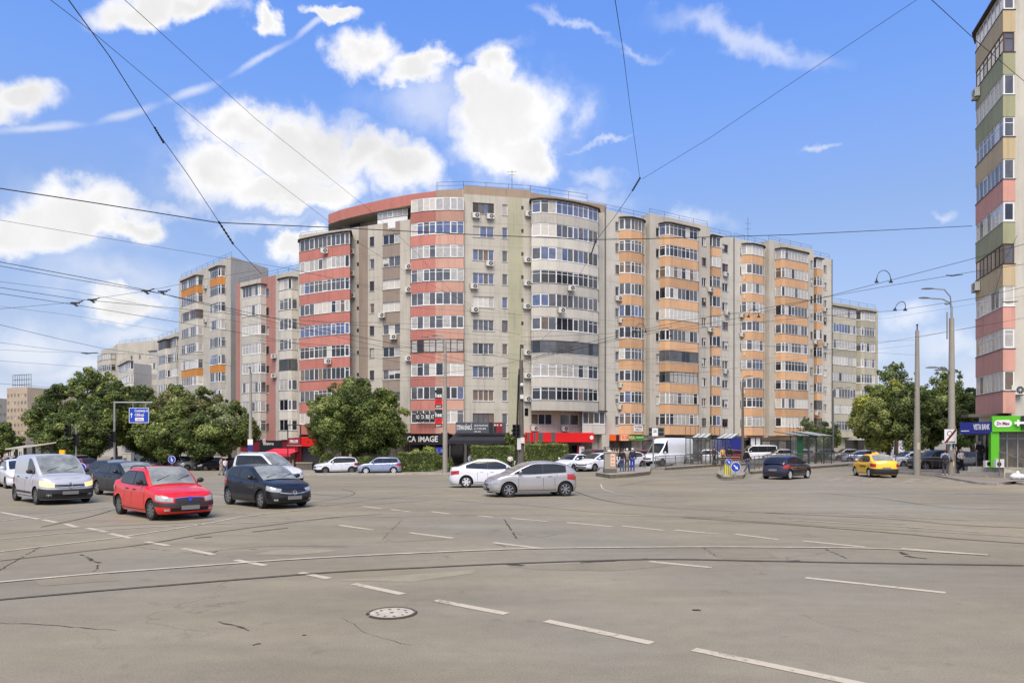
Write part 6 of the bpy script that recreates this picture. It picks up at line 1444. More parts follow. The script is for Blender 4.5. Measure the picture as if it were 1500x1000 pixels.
# tram shelters: glass boxes under sloping slatted roofs
mat('shelter_glass', (168, 176, 168), rough=.05, alpha=.28, spec=.8); mat('shelter_frame', (58, 64, 58), rough=.5); mat('shelter_green', (30, 84, 56), rough=.4); mat('shelter_roof', (196, 200, 196), rough=.35, alpha=.85)
def shelter(label, px0, px1, Y, top, h, slope, frame='shelter_frame', dirn=1, glass='shelter_glass', zoff=.2, closed=True, fins=True, corner=None):
    x0, x1 = PX(px0, Y), PX(px1, Y); g = G((x0+x1)/2, Y)+zoff; t = thing('tram_shelter', label, 'shelter', ((x0+x1)/2, Y, g)); w_ = (x1-x0)/2; zt = h; fr, gl, rf = MB(), MB(), MB(); d = 1.7; n = max(2, round(2*w_/1.3))
    for k in range(n+1):
        xx = -w_+2*w_*k/n; fr.box(xx-.035, xx+.035, -.035, .035, 0, zt); fr.box(xx-.035, xx+.035, d-.035, d+.035, 0, zt+.1)
    for yy in (0, d):
        for zz in (.95, zt-.06): fr.box(-w_, w_, yy-.03, yy+.03, zz, zz+.07)
    for k in range(n): a, b = -w_+2*w_*k/n+.05, -w_+2*w_*(k+1)/n-.05; gl.face([(a, d, .12), (b, d, .12), (b, d, zt-.1), (a, d, zt-.1)])
    if closed:
        for e in (-w_, w_): gl.face([(e, .05, .12), (e, d-.05, .12), (e, d-.05, zt-.1), (e, .05, zt-.1)])
    nb = max(3, round(2*w_/.8))
    for k in range(nb+1):
        xx = -w_+2*w_*k/nb; s = slope*dirn
        fr.obox((xx-.04, -.5, zt-.02), (.08,0,0), (s*1.7, d+.9, abs(slope)*.3+.2), (0,0,.07))
        if k < nb: x2 = xx+2*w_/nb; rf.face([(xx+.05, -.5, zt+.03), (x2-.05, -.5, zt+.03), (x2-.05+s*1.7, d+.4, zt+.24+abs(slope)*.3), (xx+.05+s*1.7, d+.4, zt+.24+abs(slope)*.3)])
    if fins:
        for k in range(nb+1): xx = -w_+2*w_*k/nb; fr.tube([(xx, d+.2, zt), (xx, d+.2, zt+1.15)], .02, 5)
    o = fr.build('frame', frame, t); gl.build('glass_panel', glass, t); rf.build('roof', 'shelter_roof', t)
    b = MB(); b.box(-w_*.6, w_*.6, d-.6, d-.25, .42, .48); b.box(-w_*.5, -w_*.5+.06, d-.5, d-.35, 0, .42); b.box(w_*.5-.06, w_*.5, d-.5, d-.35, 0, .42); b.build('bench', 'iron_grey', t)
    if corner: c = MB(); c.box(-w_-.02, -w_+.5, -.08, -.02, .1, zt-.1); c.build('advert_panel', corner, t)
    return t
shelter('closed glass tram shelter at the left end of the platform', 1011, 1034, 68, 645, 2.55, .7); shelter('open fronted tram shelter in the middle of the platform', 1047, 1070, 69.5, 645, 2.5, .9)
shelter('tram shelter with a green glass corner behind the navy hatchback', 1168, 1184, 70, 645, 2.75, -.9, corner='shelter_green'); shelter('rightmost tram shelter with a pale sloping roof', 1195, 1218, 71, 645, 2.75, -.9, corner=None, glass='shelter_glass')
# left bus shelter with upswept roof
x0, x1, Y = PX(24, 58), PX(84, 58), 58
t = thing('bus_shelter', 'dark bus shelter with a long upswept pale roof behind the panel van', 'shelter', ((x0+x1)/2, Y, G(x0, Y))); w_ = (x1-x0)/2; fr = MB()
for k in range(5): xx = -w_+2*w_*k/4*.85; fr.box(xx-.08, xx+.08, -.08, .08, 0, 2.4+.12*k)
fr.box(-w_, w_*.7, .9, 1.0, .9, 1.0); fr.build('frame', 'shelter_frame', t); rf = MB(); rf.grid([[(-w_-.3+(2*w_+.8)*k/10, yy, zz+2.45+.55*(k/10)**1.3) for k in range(11)] for yy, zz in ((-.9, 0), (1.5, .25), (1.5, .17), (-.9, -.10), (-.9, 0))]); rf.build('roof', 'kerb', t)
gl = MB(); gl.face([(-w_, 1.0, .2), (w_*.7, 1.0, .2), (w_*.7, 1.0, 2.2), (-w_, 1.0, 2.2)]); gl.build('glass_panel', 'shelter_glass', t)
# yellow post, cabinet, orange bin
x = PX(91.5, 48); t = thing('yellow_post', 'yellow T shaped post behind the roof of the panel van', 'post', (x, 48, G(x, 48))); mb = MB(); mb.tube([(0,0,0), (0,0,1.95)], .07, 8); mb.box(-.18, .18, -.07, .07, 1.8, 2.15); mb.build('post', 'yellow', t)
x = PX(188, 62); t = thing('utility_cabinet', 'beige utility cabinet standing above the red sedan', 'cabinet', (x, 62, G(x, 62))); mb = MB(); mb.box(-.36, .36, -.25, .25, 0, 2.05, 0); mb.box(-.39, .39, -.28, .28, 2.05, 2.13, 0); mb.box(-.012, .012, -.262, -.25, .15, 1.95, 1); mb.box(-.3, -.04, -.256, -.25, 1.5, 1.7, 1); mb.build('cabinet_body', ['plaster_beige', 'iron_grey'], t)
x = PX(181, 63); t = thing('litter_bin', 'orange bin at the left side of the beige cabinet', 'bin', (x, 63, G(x, 63))); mb = MB(); mb.tube([(0,0,.1), (0,0,.5), (0,0,1.0), (0,0,1.15)], [.2, .26, .28, .2], 12); mb.build('bin_body', 'paint_ochre', t, smooth=40); mb = MB(); mb.tube([(0,0,1.15), (0,0,1.25)], [.24, .1], 12); mb.build('lid', 'iron_black', t)
x = PX(1273, 84); t = thing('yellow_post', 'tall yellowish notice post before the dark entrance of the olive block', 'post', (x, 84, 0)); mb = MB(); mb.tube([(0,0,0), (0,0,3.3)], .08, 8); mb.box(-.25, .2, -.1, -.05, 3.1, 3.6); mb.build('post', 'sign_yellow', t)
# ---------------------------------------------------------------- shop signs (flat boards fixed to the buildings)
def board(label, f, a0, a1, z0, z1, b0, b1, m, cat='shop sign', name='shop_sign', strips=()):
    org = f.p((a0+a1)/2, b1, (z0+z1)/2); t = thing(name, label, cat, org, rz=math.atan2(f.n.y, f.n.x)+math.pi/2); w_ = (a1-a0)/2; h = (z1-z0)/2
    mb = MB(); mb.box(-w_, w_, .0, b1-b0, -h, h, 0)
    for k, (s0, s1, mm) in enumerate(strips): mb.box(-w_+2*w_*s0, -w_+2*w_*s1, -.008, 0, -h+.01, h-.01, k+1)
    mb.build('board', [m]+[s[2] for s in strips], t); return t, w_, h
def zpx(f, a, py): return CH+(HZ-py)*f.Y(a)/F
f = Fs[2]; a0, a1 = f.a(584, 1.2), f.a(657, 1.2)
t, w_, h = board('long black fascia sign reading CA IMAGE under the salmon balconies', f, a0, a1, 2.05, 3.45, .5, 1.3, 'sign_black'); text('CA', .95, t, (-1.5, -.02, -.05), (R(90), 0, 0), 'sign_white', width=1.15); text('IMAGE', .95, t, (.65, -.02, -.05), (R(90), 0, 0), 'sign_white', width=2.5)
# black awning and banner
f = Fac(pt(655, 80.5), pt(756, 81.6)); org = (*f.xy(f.L/2), 0); t = thing('awning', 'broad black awning beneath the concert banner', 'awning', org); mb = MB(); a0, a1 = 0, f.L
rows = [[f.p(a0+.2+1.0, -1.8, 3.55), f.p(a1-1.0, -1.8, 3.55)], [f.p(a0+.1, .3, 2.55), f.p(a1-.1, .3, 2.55)], [f.p(a0+.1, .32, 2.15), f.p(a1-.1, .32, 2.15)], [f.p(a0+.1, .26, 2.15), f.p(a1-.1, .26, 2.15)], [f.p(a0+.1, .24, 2.5), f.p(a1-.1, .24, 2.5)], [f.p(a0+1.2, -1.8, 3.5), f.p(a1-1.0, -1.8, 3.5)]]; mb.grid(rows)
for a, a_ in ((a0+.1, a0+1.2), (a1-.1, a1-1.0)): mb.face([f.p(a_, -1.8, 3.55), f.p(a, .3, 2.55), f.p(a, .3, 2.15), f.p(a, -1.8, 2.15)])
mb.build('canvas', 'awning_black', t, org)
mb = MB()
for k in range(5): a = .3+(f.L-.6)*k/4; mb.tube([f.p(a, .2, 2.3), f.p(a, .2, -.6)], .05, 6)
mb.build('post', 'rail_grey', t, org)
mb = MB()
for k in range(4): mb.ball(f.p(2.5+k*1.4, -.3, 2.25), .07, 4)
mb.build('lamp', 'lamp_lit', t, org)
mat('banner_grey', (72, 74, 84), rough=.7)
fbn = Fac(pt(667.5, 81), pt(741, 81.8)); t, w_, h = board('wide dark concert banner with white lettering above the black awning', fbn, 0, fbn.L, 3.4, 4.62, 0, .05, 'banner_grey', cat='banner', name='concert_banner', strips=((.66, .74, 'sign_black'), (.78, .84, 'sign_darkred'), (.86, .93, 'sign_darkred')))
text('ȘTEFAN BĂNICĂ', .72, t, (-w_*.66, -.02, -.02), (R(90), 0, 0), 'sign_white', width=w_*.62); text('SALA PALATULUI', .26, t, (-w_*.0, -.02, .24), (R(90), 0, 0), 'sign_white', width=w_*.54); text('16, 17 DEC 2023', .26, t, (-w_*.04, -.02, -.12), (R(90), 0, 0), 'sign_white', width=w_*.46); text('ORA 19:30', .2, t, (-w_*.14, -.02, -.46), (R(90), 0, 0), 'sign_white', width=w_*.26)
mb = MB()                                      # three small costumed figures printed on the cloth, as plain silhouettes
for k, (xx, mm) in enumerate(((.56, 0), (.66, 1), (.8, 1))):
    mb.face([(w_*xx-.16, -.012, -h+.05), (w_*xx+.16, -.012, -h+.05), (w_*xx+.12, -.012, .15), (w_*xx-.12, -.012, .15)], mm); mb.disc((w_*xx, -.013, .3), (1,0,0), (0,0,1), .11, 10, 2)
mb.build('printed_figures', ['sign_black', 'sign_darkred', 'sign_peach'], t)
# red shop sign
f = Fac(pt(771, 84.2), pt(868, 87.2)); t, w_, h = board('bright red shop sign with dark stripes right of the clustered pole', f, 0, f.L, 2.35, 3.5, -.6, .35, 'sign_red', strips=((0, .03, 'sign_grey'), (.06, .075, 'sign_darkred'), (.09, .12, 'sign_grey'), (.155, .23, 'sign_grey'), (.35, .41, 'sign_grey')))
mb = MB(); mb.disc((w_*.93, -.012, 0), (1,0,0), (0,0,1), .25, 14, 0); mb.build('round_mark', 'sign_white', t)
f2 = Fac(pt(845, 86.9), pt(857, 87.3)); t, w_, h = board('white poster with a dark red surround in the shop window under the red sign', f2, 0, f2.L, .45, 2.0, -.05, .2, 'sign_darkred', cat='poster', name='poster'); mb = MB(); mb.box(-w_*.62, w_*.62, -.02, 0, -h*.8, h*.8, 0); mb.box(-w_*.1, w_*.5, -.026, -.02, .15, .3, 1); mb.box(-w_*.1, w_*.5, -.026, -.02, -.1, .02, 1); mb.box(-w_*.4, w_*.1, -.026, -.02, -.6, -.3, 1); mb.build('sheet', ['sign_white', 'sign_navy'], t)
# pillar with graffiti
f = Fs[4]; mb = MB(); fb(mb, f, f.a(875.5), f.a(886), .1, 1.0, -.2, 3.3); o = mb.build('pillar', 'plaster_beige', CB, (D_[0], D_[1], -.4)); mb = MB()
rg = random.Random(4)
for k in range(16): a, z = rg.uniform(f.a(876.5), f.a(884.5)), rg.uniform(.6, 2.1); mb.tube([f.p(a+rg.uniform(-.3, .3), 1.01, z+rg.uniform(-.25, .25)) for _ in range(4)], .02, 4)
mb.build('graffiti', 'iron_black', o, (D_[0], D_[1], -.4))
# florist
f = fW1; t, w_, h = board('orange and green shop sign at the near corner of the right wing', f, f.a(888.5, .9), f.a(943, .9), 2.55, 3.3, .1, .9, 'sign_orange', strips=((.37, .58, 'sign_peach'), (.58, .78, 'sign_dkgreen'), (.78, 1.0, 'sign_dkgreen'), (.25, .33, 'sign_black')))
text('FLOR', .6, t, (-w_*.02, -.03, 0), (R(90), 0, 0), 'sign_orange', width=w_*.36); text('ARIA', .6, t, (w_*.33, -.03, 0), (R(90), 0, 0), 'sign_peach', width=w_*.34); text('naturel', .3, t, (w_*.76, -.03, .06), (R(90), 0, 0), 'sign_white', width=w_*.4)
t, w_, h = board('blue poster with a dark bird shape behind the white delivery van', f, f.a(979, .8), f.a(1010, .8), 1.2, 3.0, .1, .9, 'car_bluesilver', cat='poster', name='poster', strips=((.3, .7, 'sign_navy'),))
t, w_, h = board('navy shop front panel under the second tram shelter roof', f, f.a(1048, .8), f.a(1086, .8), .8, 3.0, .1, .8, 'sign_navy', cat='shop sign')
t, w_, h = board('pair of white notices behind the white minibus', fW2, fW2.a(1099, .5), fW2.a(1116, .5), 1.9, 3.0, .2, .5, 'shop_dark', cat='poster', name='poster', strips=((.05, .4, 'sign_white'), (.5, .85, 'sign_white')))
t, w_, h = board('salmon painted strip above the shops behind the minibus', fW2, fW2.a(1088, .3), fW2.a(1150, .3), 3.05, 3.3, .1, .5, 'paint_salmon', cat='shop sign')
# hand written banner on a balcony
f = fW1; t, w_, h = board('small white sagging banner with magenta letters on the lowest orange balcony', f, f.a(929, 1.1), f.a(942, 1.1), 3.75, 4.55, 1.02, 1.06, 'sign_white', cat='banner', name='cloth_banner')
text('DE VANZARE', .26, t, (0, -.02, .15), (R(90), 0, R(0)), 'sign_darkred', width=w_*1.6); text('0722 414', .22, t, (0, -.02, -.18), (R(90), 0, 0), 'sign_darkred', width=w_*1.3)
# white letters in the lowest salmon band windows
f = Fac(pt(601.8, 82.9), pt(638, 82.0)); org = (*f.xy(f.L/2), SL+1.7); t = thing('window_lettering', 'white letters NOTARIAT in the lowest red balcony windows', 'lettering', org, rz=math.atan2(f.n.y, f.n.x)+math.pi/2)
mb = MB()
for k, s in enumerate(('NO', 'TA', 'RI', 'AT')): mb.box(-.9+k*.62, -.45+k*.62, .0, .01, -.5, .45)
mb.build('sheet', 'sign_black', t)
for k, s in enumerate(('NO', 'TA', 'RI', 'AT')): text(s, .7, t, (-.675+k*.62, -.02, 0), (R(90), 0, 0), 'sign_white', width=.4)
t, w_, h = board('glowing blue screen in the shop window below the black fascia', Fs[2], Fs[2].a(638, .4), Fs[2].a(651, .4), 1.0, 1.8, .2, .4, 'sign_black', cat='screen', name='screen'); mb = MB(); mb.box(-w_*.92, w_*.92, -.01, 0, -h*.88, h*.88, 0); mb.disc((w_*.4, -.013, 0), (1,0,0), (0,0,1), h*.5, 12, 1); mb.build('display', ['screen', 'sign_white'], t)
# red kiosk and restaurant front, left
Y = 88; fk = Fac(pt(441, 88.5), pt(477, 86)); org = (*fk.xy(fk.L/2), G(*fk.xy(0))); t = thing('kiosk', 'red fronted kiosk with a grey roller shutter left of the broad tree', 'kiosk', org); mb = MB()
z0 = G(*fk.xy(0)); fb(mb, fk, .0, fk.L, -2.5, 0, z0, 3.0, 0); fb(mb, fk, -.1, fk.L+.2, -.1, .9, 1.85, 2.95, 1); fb(mb, fk, -.1, .45, 0, .85, z0, 1.85, 2); fb(mb, fk, .45, fk.L-.4, .0, .1, z0+.3, 1.85, 3)
mb.build('kiosk_body', ['plaster_brown', 'sign_red', 'sign_darkred', 'shutter_grey'], t, org)
q = MB()
for k in range(12): fb(q, fk, .5, fk.L-.45, .1, .12, z0+.35+k*.15, z0+.39+k*.15)
q.build('shutter', 'iron_black', t, org); text('casa', .35, t, (.35, -1.0, 2.4-z0), (R(90), 0, math.atan2(fk.n.y, fk.n.x)+math.pi/2), 'sign_white', width=.8)
f = fPB; t, w_, h = board('dark red restaurant fascia below the pink brown block', f, f.a(352, .8), f.a(436, .8), 1.0, 2.6, .1, .8, 'sign_darkred', strips=((.35, .75, 'sign_black'),)); text('Bistro', .6, t, (.2, -.03, .35), (R(90), 0, 0), 'sign_white', width=2.4)
mb = MB(); mb.disc((-w_*.12, -.05, .7), (1,0,0), (0,0,1), .34, 16, 0); mb.disc((-w_*.12, -.06, .7), (1,0,0), (0,0,1), .18, 12, 1); mb.build('round_mark', ['sign_white', 'sign_red'], t)
fa = Fac(pt(387, 90), pt(431, 87)); org = (*fa.xy(fa.L/2), G(*fa.xy(0))); t = thing('awning', 'pinkish red parasol style awning at the restaurant left of the kiosk', 'awning', org); mb = MB()
mb.grid([[fa.p(0, -1.6, 1.55), fa.p(fa.L, -1.6, 1.55)], [fa.p(0, .6, .95), fa.p(fa.L, .6, .95)], [fa.p(0, .6, .6), fa.p(fa.L, .6, .6)]]); mb.grid([[fa.p(0, -1.6, 1.5), fa.p(fa.L, -1.6, 1.5)], [fa.p(0, .57, .9), fa.p(fa.L, .57, .9)]]); mb.build('canvas', 'awning_red', t, org)
mb = MB(); mb.tube([fa.p(.5, .3, 1.0), fa.p(.5, .3, -1.4)], .05, 6); mb.tube([fa.p(fa.L-.5, .3, 1.0), fa.p(fa.L-.5, .3, -1.4)], .05, 6); mb.build('post', 'iron_grey', t, org)
t = thing('fruit_stand', 'yellow and orange stand under the red awning', 'stand', (*fa.xy(fa.L*.72, .1), G(*fa.xy(0)))); mb = MB(); mb.box(-.9, .9, -.4, .4, 0, .9, 0); mb.box(-.8, .8, -.35, .35, .9, 1.15, 1); mb.box(.95, 1.15, -.3, .3, 0, 1.3, 2); mb.build('crate_front', ['sign_yellow', 'sign_orange', 'kerb'], t)
# portal frame with the ROOF board
x, y = PX(431, 80), 80; g = G(x, y); t = thing('portal_sign', 'dark steel portal frame carrying a small white lettered board', 'sign', (x, y, g)); mb = MB()
zz = lambda py: CH+(HZ-py)*y/F-g
mb.tube([(-.72, 0, 0), (-.72, 0, zz(622))], .06, 6); mb.tube([(.72, 0, 0), (.72, 0, zz(622))], .06, 6); mb.tube([(-.8, 0, zz(622)), (.8, 0, zz(622))], .06, 6); mb.build('frame', 'iron_black', t); mb = MB(); mb.box(-.7, .72, -.1, 0, zz(651.5), zz(641), 0); mb.box(-.8, .8, -.08, .02, zz(652.5), zz(651.5), 1); mb.build('board', ['sign_darkred', 'kerb'], t); text('PROFI', .5, t, (0, -.12, zz(646.5)), (R(90), 0, 0), 'sign_white', width=.9)
# stone wall with grille beside the kiosk
x, y = PX(447, 80), 80; t = thing('planter_box', 'long dark planter box in front of the kiosk shutter', 'planter', (x, y, G(x, y))); mb = MB(); mb.box(-.9, .9, -.4, .4, .1, .95, 0); mb.box(-.95, .95, -.45, .45, .85, .98, 1); mb.build('trough', ['concrete_dark', 'concrete'], t); mb = MB(); mb.box(-.8, .8, -.3, .3, .9, 1.0); mb.build('planting', 'leaf_deep', t)
# bank and pharmacy at the right tower
f = Fac((28.25+.6, 48.6), (31.75, 47.75)); f = Fac(pt(1406, 46.5), pt(1453, 44.6))
t, w_, h = board('blue VISTA BANK sign board at the foot of the beige tower', f, 0, f.L, CH+(HZ-635)*45.5/F, CH+(HZ-618)*45.5/F, -.9, 0, 'sign_navy'); text('VISTA BANK', .5, t, (w_*.38, -.02, .04), (R(90), 0, 0), 'sign_white', width=w_*1.0); mb = MB(); mb.box(-w_*.92, -w_*.4, -.01, 0, -h*.55, -h*.42); mb.build('small_lettering', 'sign_white', t)
f2 = Fac(pt(1453.3, 44.5), pt(1540, 43.2)); t, w_, h = board('bright green pharmacy fascia with a white pill shaped name plate', f2, 0, f2.L, CH+(HZ-632)*44.2/F, CH+(HZ-609)*44.2/F, -.8, .05, 'sign_green')
q = MB(); n = 24; cx2 = -w_+f2.a(1469)-0; rr_ = .22; pts = []
for k in range(n): a = 2*math.pi*k/n; pts.append((cx2+(.24 if math.cos(a) > 0 else -.24)+rr_*math.cos(a), -.03, rr_*math.sin(a)+.02))
q.face(pts); q.grid([pts+[pts[0]], [(a, 0, c) for a, b, c in pts+[pts[0]]]]); q.build('name_plate', 'sign_white', t); text('Dr.Max', .28, t, (cx2, -.045, .02), (R(90), 0, 0), 'sign_darkred', width=.66)
q = MB(); c2 = -w_+f2.a(1498); q.box(c2-.1, c2+.5, -.12, -.04, -.32, .48, 0); q.box(c2-.45, c2+.5, -.15, -.121, -.02, .12, 1); q.box(c2-.32, c2-.2, -.16, -.151, -.14, .24, 1); q.build('cross_sign', ['sign_black', 'sign_white'], t)
# shopfront under them
org = (*f2.xy(0), 0); t = thing('pharmacy_entrance', 'glazed pharmacy and bank front with a green door frame and raised floor', 'shop entrance', org); q = MB()
zg = .75; zs_ = CH+(HZ-632)*44.2/F
fb(q, f2, -.05, .38, -1.0, -.05, zg, zs_, 0); fb(q, f2, 0, f2.L, -.25, -.15, zs_-.06, zs_+.0, 1); fb(q, f2, 1.7, 5, -.05, .05, .25, 1.15, 0); fb(q, f, -.02, f.L, -.85, -.6, zs_-.2, zs_-.12, 1)
q.build('door_frame', ['sign_green', 'iron_grey'], t, org)
q = MB(); fb(q, f2, .38, f2.L, -.9, -.8, zg, zs_, 1); fb(q, f, .1, f.L, -1.5, -1.4, zg, zs_+.2, 0); fb(q, f, f.L*.62, f.L*.88, -1.38, -1.36, zg+.2, zs_-.1, 2); q.build('shopfront_glass', ['shop_dark', 'shop_mid', 'sign_white'], t, org)
q = MB()
for a in (.9, 1.45, 2.0, 2.6, 3.2): fb(q, f2, a-.035, a+.035, -.8, -.74, zg, zs_-.1)
fb(q, f2, .4, f2.L, -.8, -.74, zs_-.45, zs_-.38)
for a in (.25, .75, 1.2): fb(q, f, a-.05, a+.05, -1.38, -1.28, zg, zs_)
q.build('mullion', 'galv', t, org)
q = MB(); fb(q, f, .0, f.L+3.5, -3, -.0, .0, .45, 0); fb(q, f, .3, f.L+3.5, -3, -.35, .45, .75, 1); fb(q, f, -.3, f.L*.9, -.0, .35, 0, .26, 0); q.build('steps', ['concrete', 'kerb'], t, org)
q = MB(); q.face([f2.p(.55, .42, .75), f2.p(2.1, .42, .12), f2.p(2.1, .42, .02), f2.p(.55, .42, .02)]); q.face([f2.p(.55, .42, .75), f2.p(2.1, .42, .12), f2.p(2.1, -.4, .12), f2.p(.55, -.4, .75)]); q.build('ramp', 'kerb', t, org)
q = MB(); q.tube([f2.p(.3, .5, 1.75), f2.p(1.5, .5, 1.25)], .03, 6); q.tube([f2.p(.3, .5, .2), f2.p(.3, .5, 1.75)], .03, 6); q.tube([f2.p(1.5, .5, 0), f2.p(1.5, .5, 1.25)], .03, 6); q.tube([f2.p(2.1, .5, 1.2), f2.p(4.4, .5, 1.2)], .03, 6); q.tube([f2.p(2.3, .5, 0), f2.p(2.3, .5, 1.2)], .03, 6); q.tube([f2.p(2.1, .5, .8), f2.p(4.4, .5, .8)], .02, 6); q.build('handrail', 'iron_grey', t, org)
for k, (px, dz, lb) in enumerate(((1448, 0, 'left of the two white outdoor units on the bank step'), (1463, .1, 'right and larger of the two white outdoor units on the bank step'))):
    t = thing('air_conditioner', lb, 'air conditioner', (*f.xy(f.a(px, -.2), -.2), .75)); q = MB(); q.box(-.26, .26, -.12, .12, .0, .42+dz, 0); q.disc((-.05, -.125, .21), (1,0,0), (0,0,1), .14, 14, 1); q.build('casing', ['ac_white', 'iron_black'], t)
    q = MB(); q.box(-.2, -.16, -.13, .13, -.0, .02); q.build('foot', 'iron_grey', t)
x, y = gp(1489, 705); t = thing('rubbish_bag', 'translucent white plastic rubbish bag at the kerb by the green shop', 'rubbish bag', (x, y, .13)); q = MB(); q.ball((0,0,.16), (.34,.3,.2), 9); q.ball((.3,.05,.14), (.25,.25,.17), 8); q.ball((.08,0,.34), (.10,.09,.14), 7); o = q.build('bag', 'sign_white', t, smooth=70); 
rg = random.Random(2)
for v in o.data.vertices: v.co += Vector((rg.uniform(-.035,.035), rg.uniform(-.035,.035), rg.uniform(-.035,.035)))
# olive block entrance
f = fRB; org = (*f.xy(f.a(1262)), 0); t = thing('entrance_porch', 'dark entrance under a pale slab at the foot of the olive block', 'porch', org); q = MB(); a0, a1 = f.a(1249, 1.5), f.a(1280, 1.5); fb(q, f, a0, a1, .05, 2.4, 2.75, 3.1, 0); fb(q, f, a1-.6, a1-.1, 1.6, 2.2, -.2, 2.75, 0); q.build('canopy', 'plaster_light', t, org); q = MB(); fb(q, f, a0+.2, a1-.7, .03, .1, -.2, 2.75, 0); q.build('door', 'shop_dark', t, org)
# ------------------------------------------------------------------ overhead wires
GW = 'overhead tram wires'
def wire(label, pts, r=.012, m='cable', sag=0):
    """pts: (px, py, depth) in the photo; real positions in the air"""
    P = [W(*p) for p in pts]; q = []
    for a, b in zip(P[:-1], P[1:]):
        n = 8
        for k in range(n): t_ = k/n; v = a+(b-a)*t_; v.z -= sag*4*t_*(1-t_); q.append(v)
    q.append(P[-1]); mb = MB(); o = P[0]; mb.tube([v-o for v in q], r, 5); w_ = mb.build('overhead_wire', m); w_.location = o; tag(w_, label, 'wire', GW); return w_
def insul(name, label, a, b, r, cat='insulator'):
    A, B = W(*a), W(*b); mb = MB(); n = 7; pts = []; rr = []
    for k in range(n*2+1):
        pts.append((A+(B-A)*k/(n*2))-A); rr.append(r*(1 if k % 2 else .45))
    mb.tube(pts, rr, 8); o = mb.build(name, 'iron_black'); o.location = A; tag(o, label, cat); return o
wire('thick dark cable crossing the whole photo in front of the top floors', [(-40,270,24),(130,296,26),(318,326,29),(500,334,32),(700,344,34),(868,351,36),(940,350,37),(1155,344,41),(1424,331,50)], .020)
wire('cable dropping from the top left corner to the tall grey block', [(96,-6,13),(160,82,17),(228,190,21),(274,254,25),(320,324,29)], .012)
wire('cable continuing down from the left strain insulator to the pink block', [(342,358,31),(375,393,36),(384,402,40)], .014)
wire('thin cable from the top left towards the middle of the curved block', [(66,-6,16),(140,51,20),(317,200,30),(513,348,44),(600,402,50),(690,446,58)], .009, 'cable_grey')
wire('second thin cable from the top edge towards the middle of the curved block', [(176,-6,16),(373,173,28),(536,303,42),(602,362,48),(700,470,58)], .008, 'cable_grey')
wire('thin cable falling from the top edge to the central node', [(900,-6,15),(912,70,20),(924,165,28),(937,260,36)], .009)
wire('thin cable from the upper right to the central node', [(1352,-6,26),(1150,128,30),(1040,202,33),(941,262,36)], .009)
wire('cable from the central node down to the long horizontal cable', [(926,280,36.5),(900,318,37),(873,352,37.5)], .013)
wire('cable running down left from the long cable over the beige balconies', [(866,372,38),(840,420,42),(812,480,47),(775,515,55)], .008, 'cable_grey')
wire('cable cutting the top right corner of the photo', [(1356,-8,30),(1430,60,36),(1506,124,44)], .016)
wire('thin cable rising left across the low clouds to the curved block', [(-20,319,26),(150,348,29),(327,378,33),(420,393,37),(560,425,48),(660,444,60)], .008, 'cable_grey')
wire('upper of the paired contact wires at the left', [(-20,380,24),(120,406,26),(205,423,28),(245,432,29),(410,468,36),(560,500,46),(690,530,60)], .012)
wire('lower of the paired contact wires at the left', [(-20,386,24.2),(120,411,26.2),(236,430,28.8),(410,474,36.2),(560,508,46.2),(690,536,60)], .010)
wire('contact wire passing the small crossing fittings at the left', [(-20,418,26),(110,438,29),(262,452,33),(360,462,37),(520,476,46),(640,486,58),(752,494,62)], .010)
wire('contact wire just below the small crossing fittings at the left', [(-20,427,26),(95,444,29),(250,470,34),(345,486,38),(480,512,46),(640,540,60)], .010)
wire('thin rising span wire under the low cloud', [(-20,454,27),(95,444,29),(215,426,32),(300,409,35),(376,396,40)], .007)
wire('faint wire above the distant beige block', [(-20,410,30),(100,425,34),(240,452,42),(460,490,60)], .008, 'cable_grey')
wire('faint wire under the small crossing fittings', [(-20,446,30),(100,461,34),(215,480,42),(330,500,60)], .006, 'cable_grey')
wire('wire descending in front of the distant beige block', [(-20,471,32),(90,497,36),(150,510,40),(255,525,48),(340,536,58)], .010)
wire('faint wire ending at a small splice before the distant block', [(-20,499,34),(80,512,38),(145,518,44),(300,520,60)], .008, 'cable_grey')
wire('lower faint wire ending at the same splice', [(-20,511,34),(60,515,38),(145,517,44)], .006, 'cable_grey')
wire('faint wire crossing the left treetops', [(-20,527,36),(120,537,42),(300,560,60)], .007, 'cable_grey')
wire('dark wire over the brown high rise', [(-20,560,40),(70,567,44),(200,580,60)], .009)
wire('pale wire in front of the left trees', [(50,579,48),(200,573,55),(300,580,62)], .008, 'rail_grey')
wire('lower pale wire in front of the left trees', [(60,598,48),(150,594,52),(290,593,62)], .006, 'rail_grey')
wire('tram contact wire sweeping down from the tower to the centre pole', [(1520,352,40),(1421,380,42),(1283,416,46),(1200,437,49),(1100,455,52),(1000,470,55),(880,497,59),(764,528,62)], .015)
wire('second tram contact wire below the first at the right', [(1520,384,40),(1425,398,42),(1305,418,45),(1200,437,49),(1080,466,52),(960,487,56),(764,527,62)], .013)
wire('contact wire with the lower jumper loop at the right', [(1520,416,40),(1428,437,42),(1310,455,46),(1200,463,50),(1000,483,56),(900,488,60),(764,494,62)], .012)
wire('span wire from the lamp pole to the far right block', [(1520,462,42),(1416,481,47),(1285,503,52),(1160,528,58),(1010,548,66)], .009)
wire('thin span wire from the plain concrete pole to the tower', [(1344,494,50.5),(1430,478,50),(1500,468,47)], .008)
wire('horizontal wire crossing the right sky below the loops', [(1520,430,44),(1300,466,52),(1200,470,56),(960,476,62),(764,484,64)], .006, 'cable_grey')
wire('lowest faint wire crossing the right sky', [(1344,505,50.5),(1200,520,58),(1000,532,66),(770,540,64)], .006, 'cable_grey')
wire('wire from the centre pole to the bannered lamp pole', [(762,528,62),(720,520,63),(652,510,66)], .014)
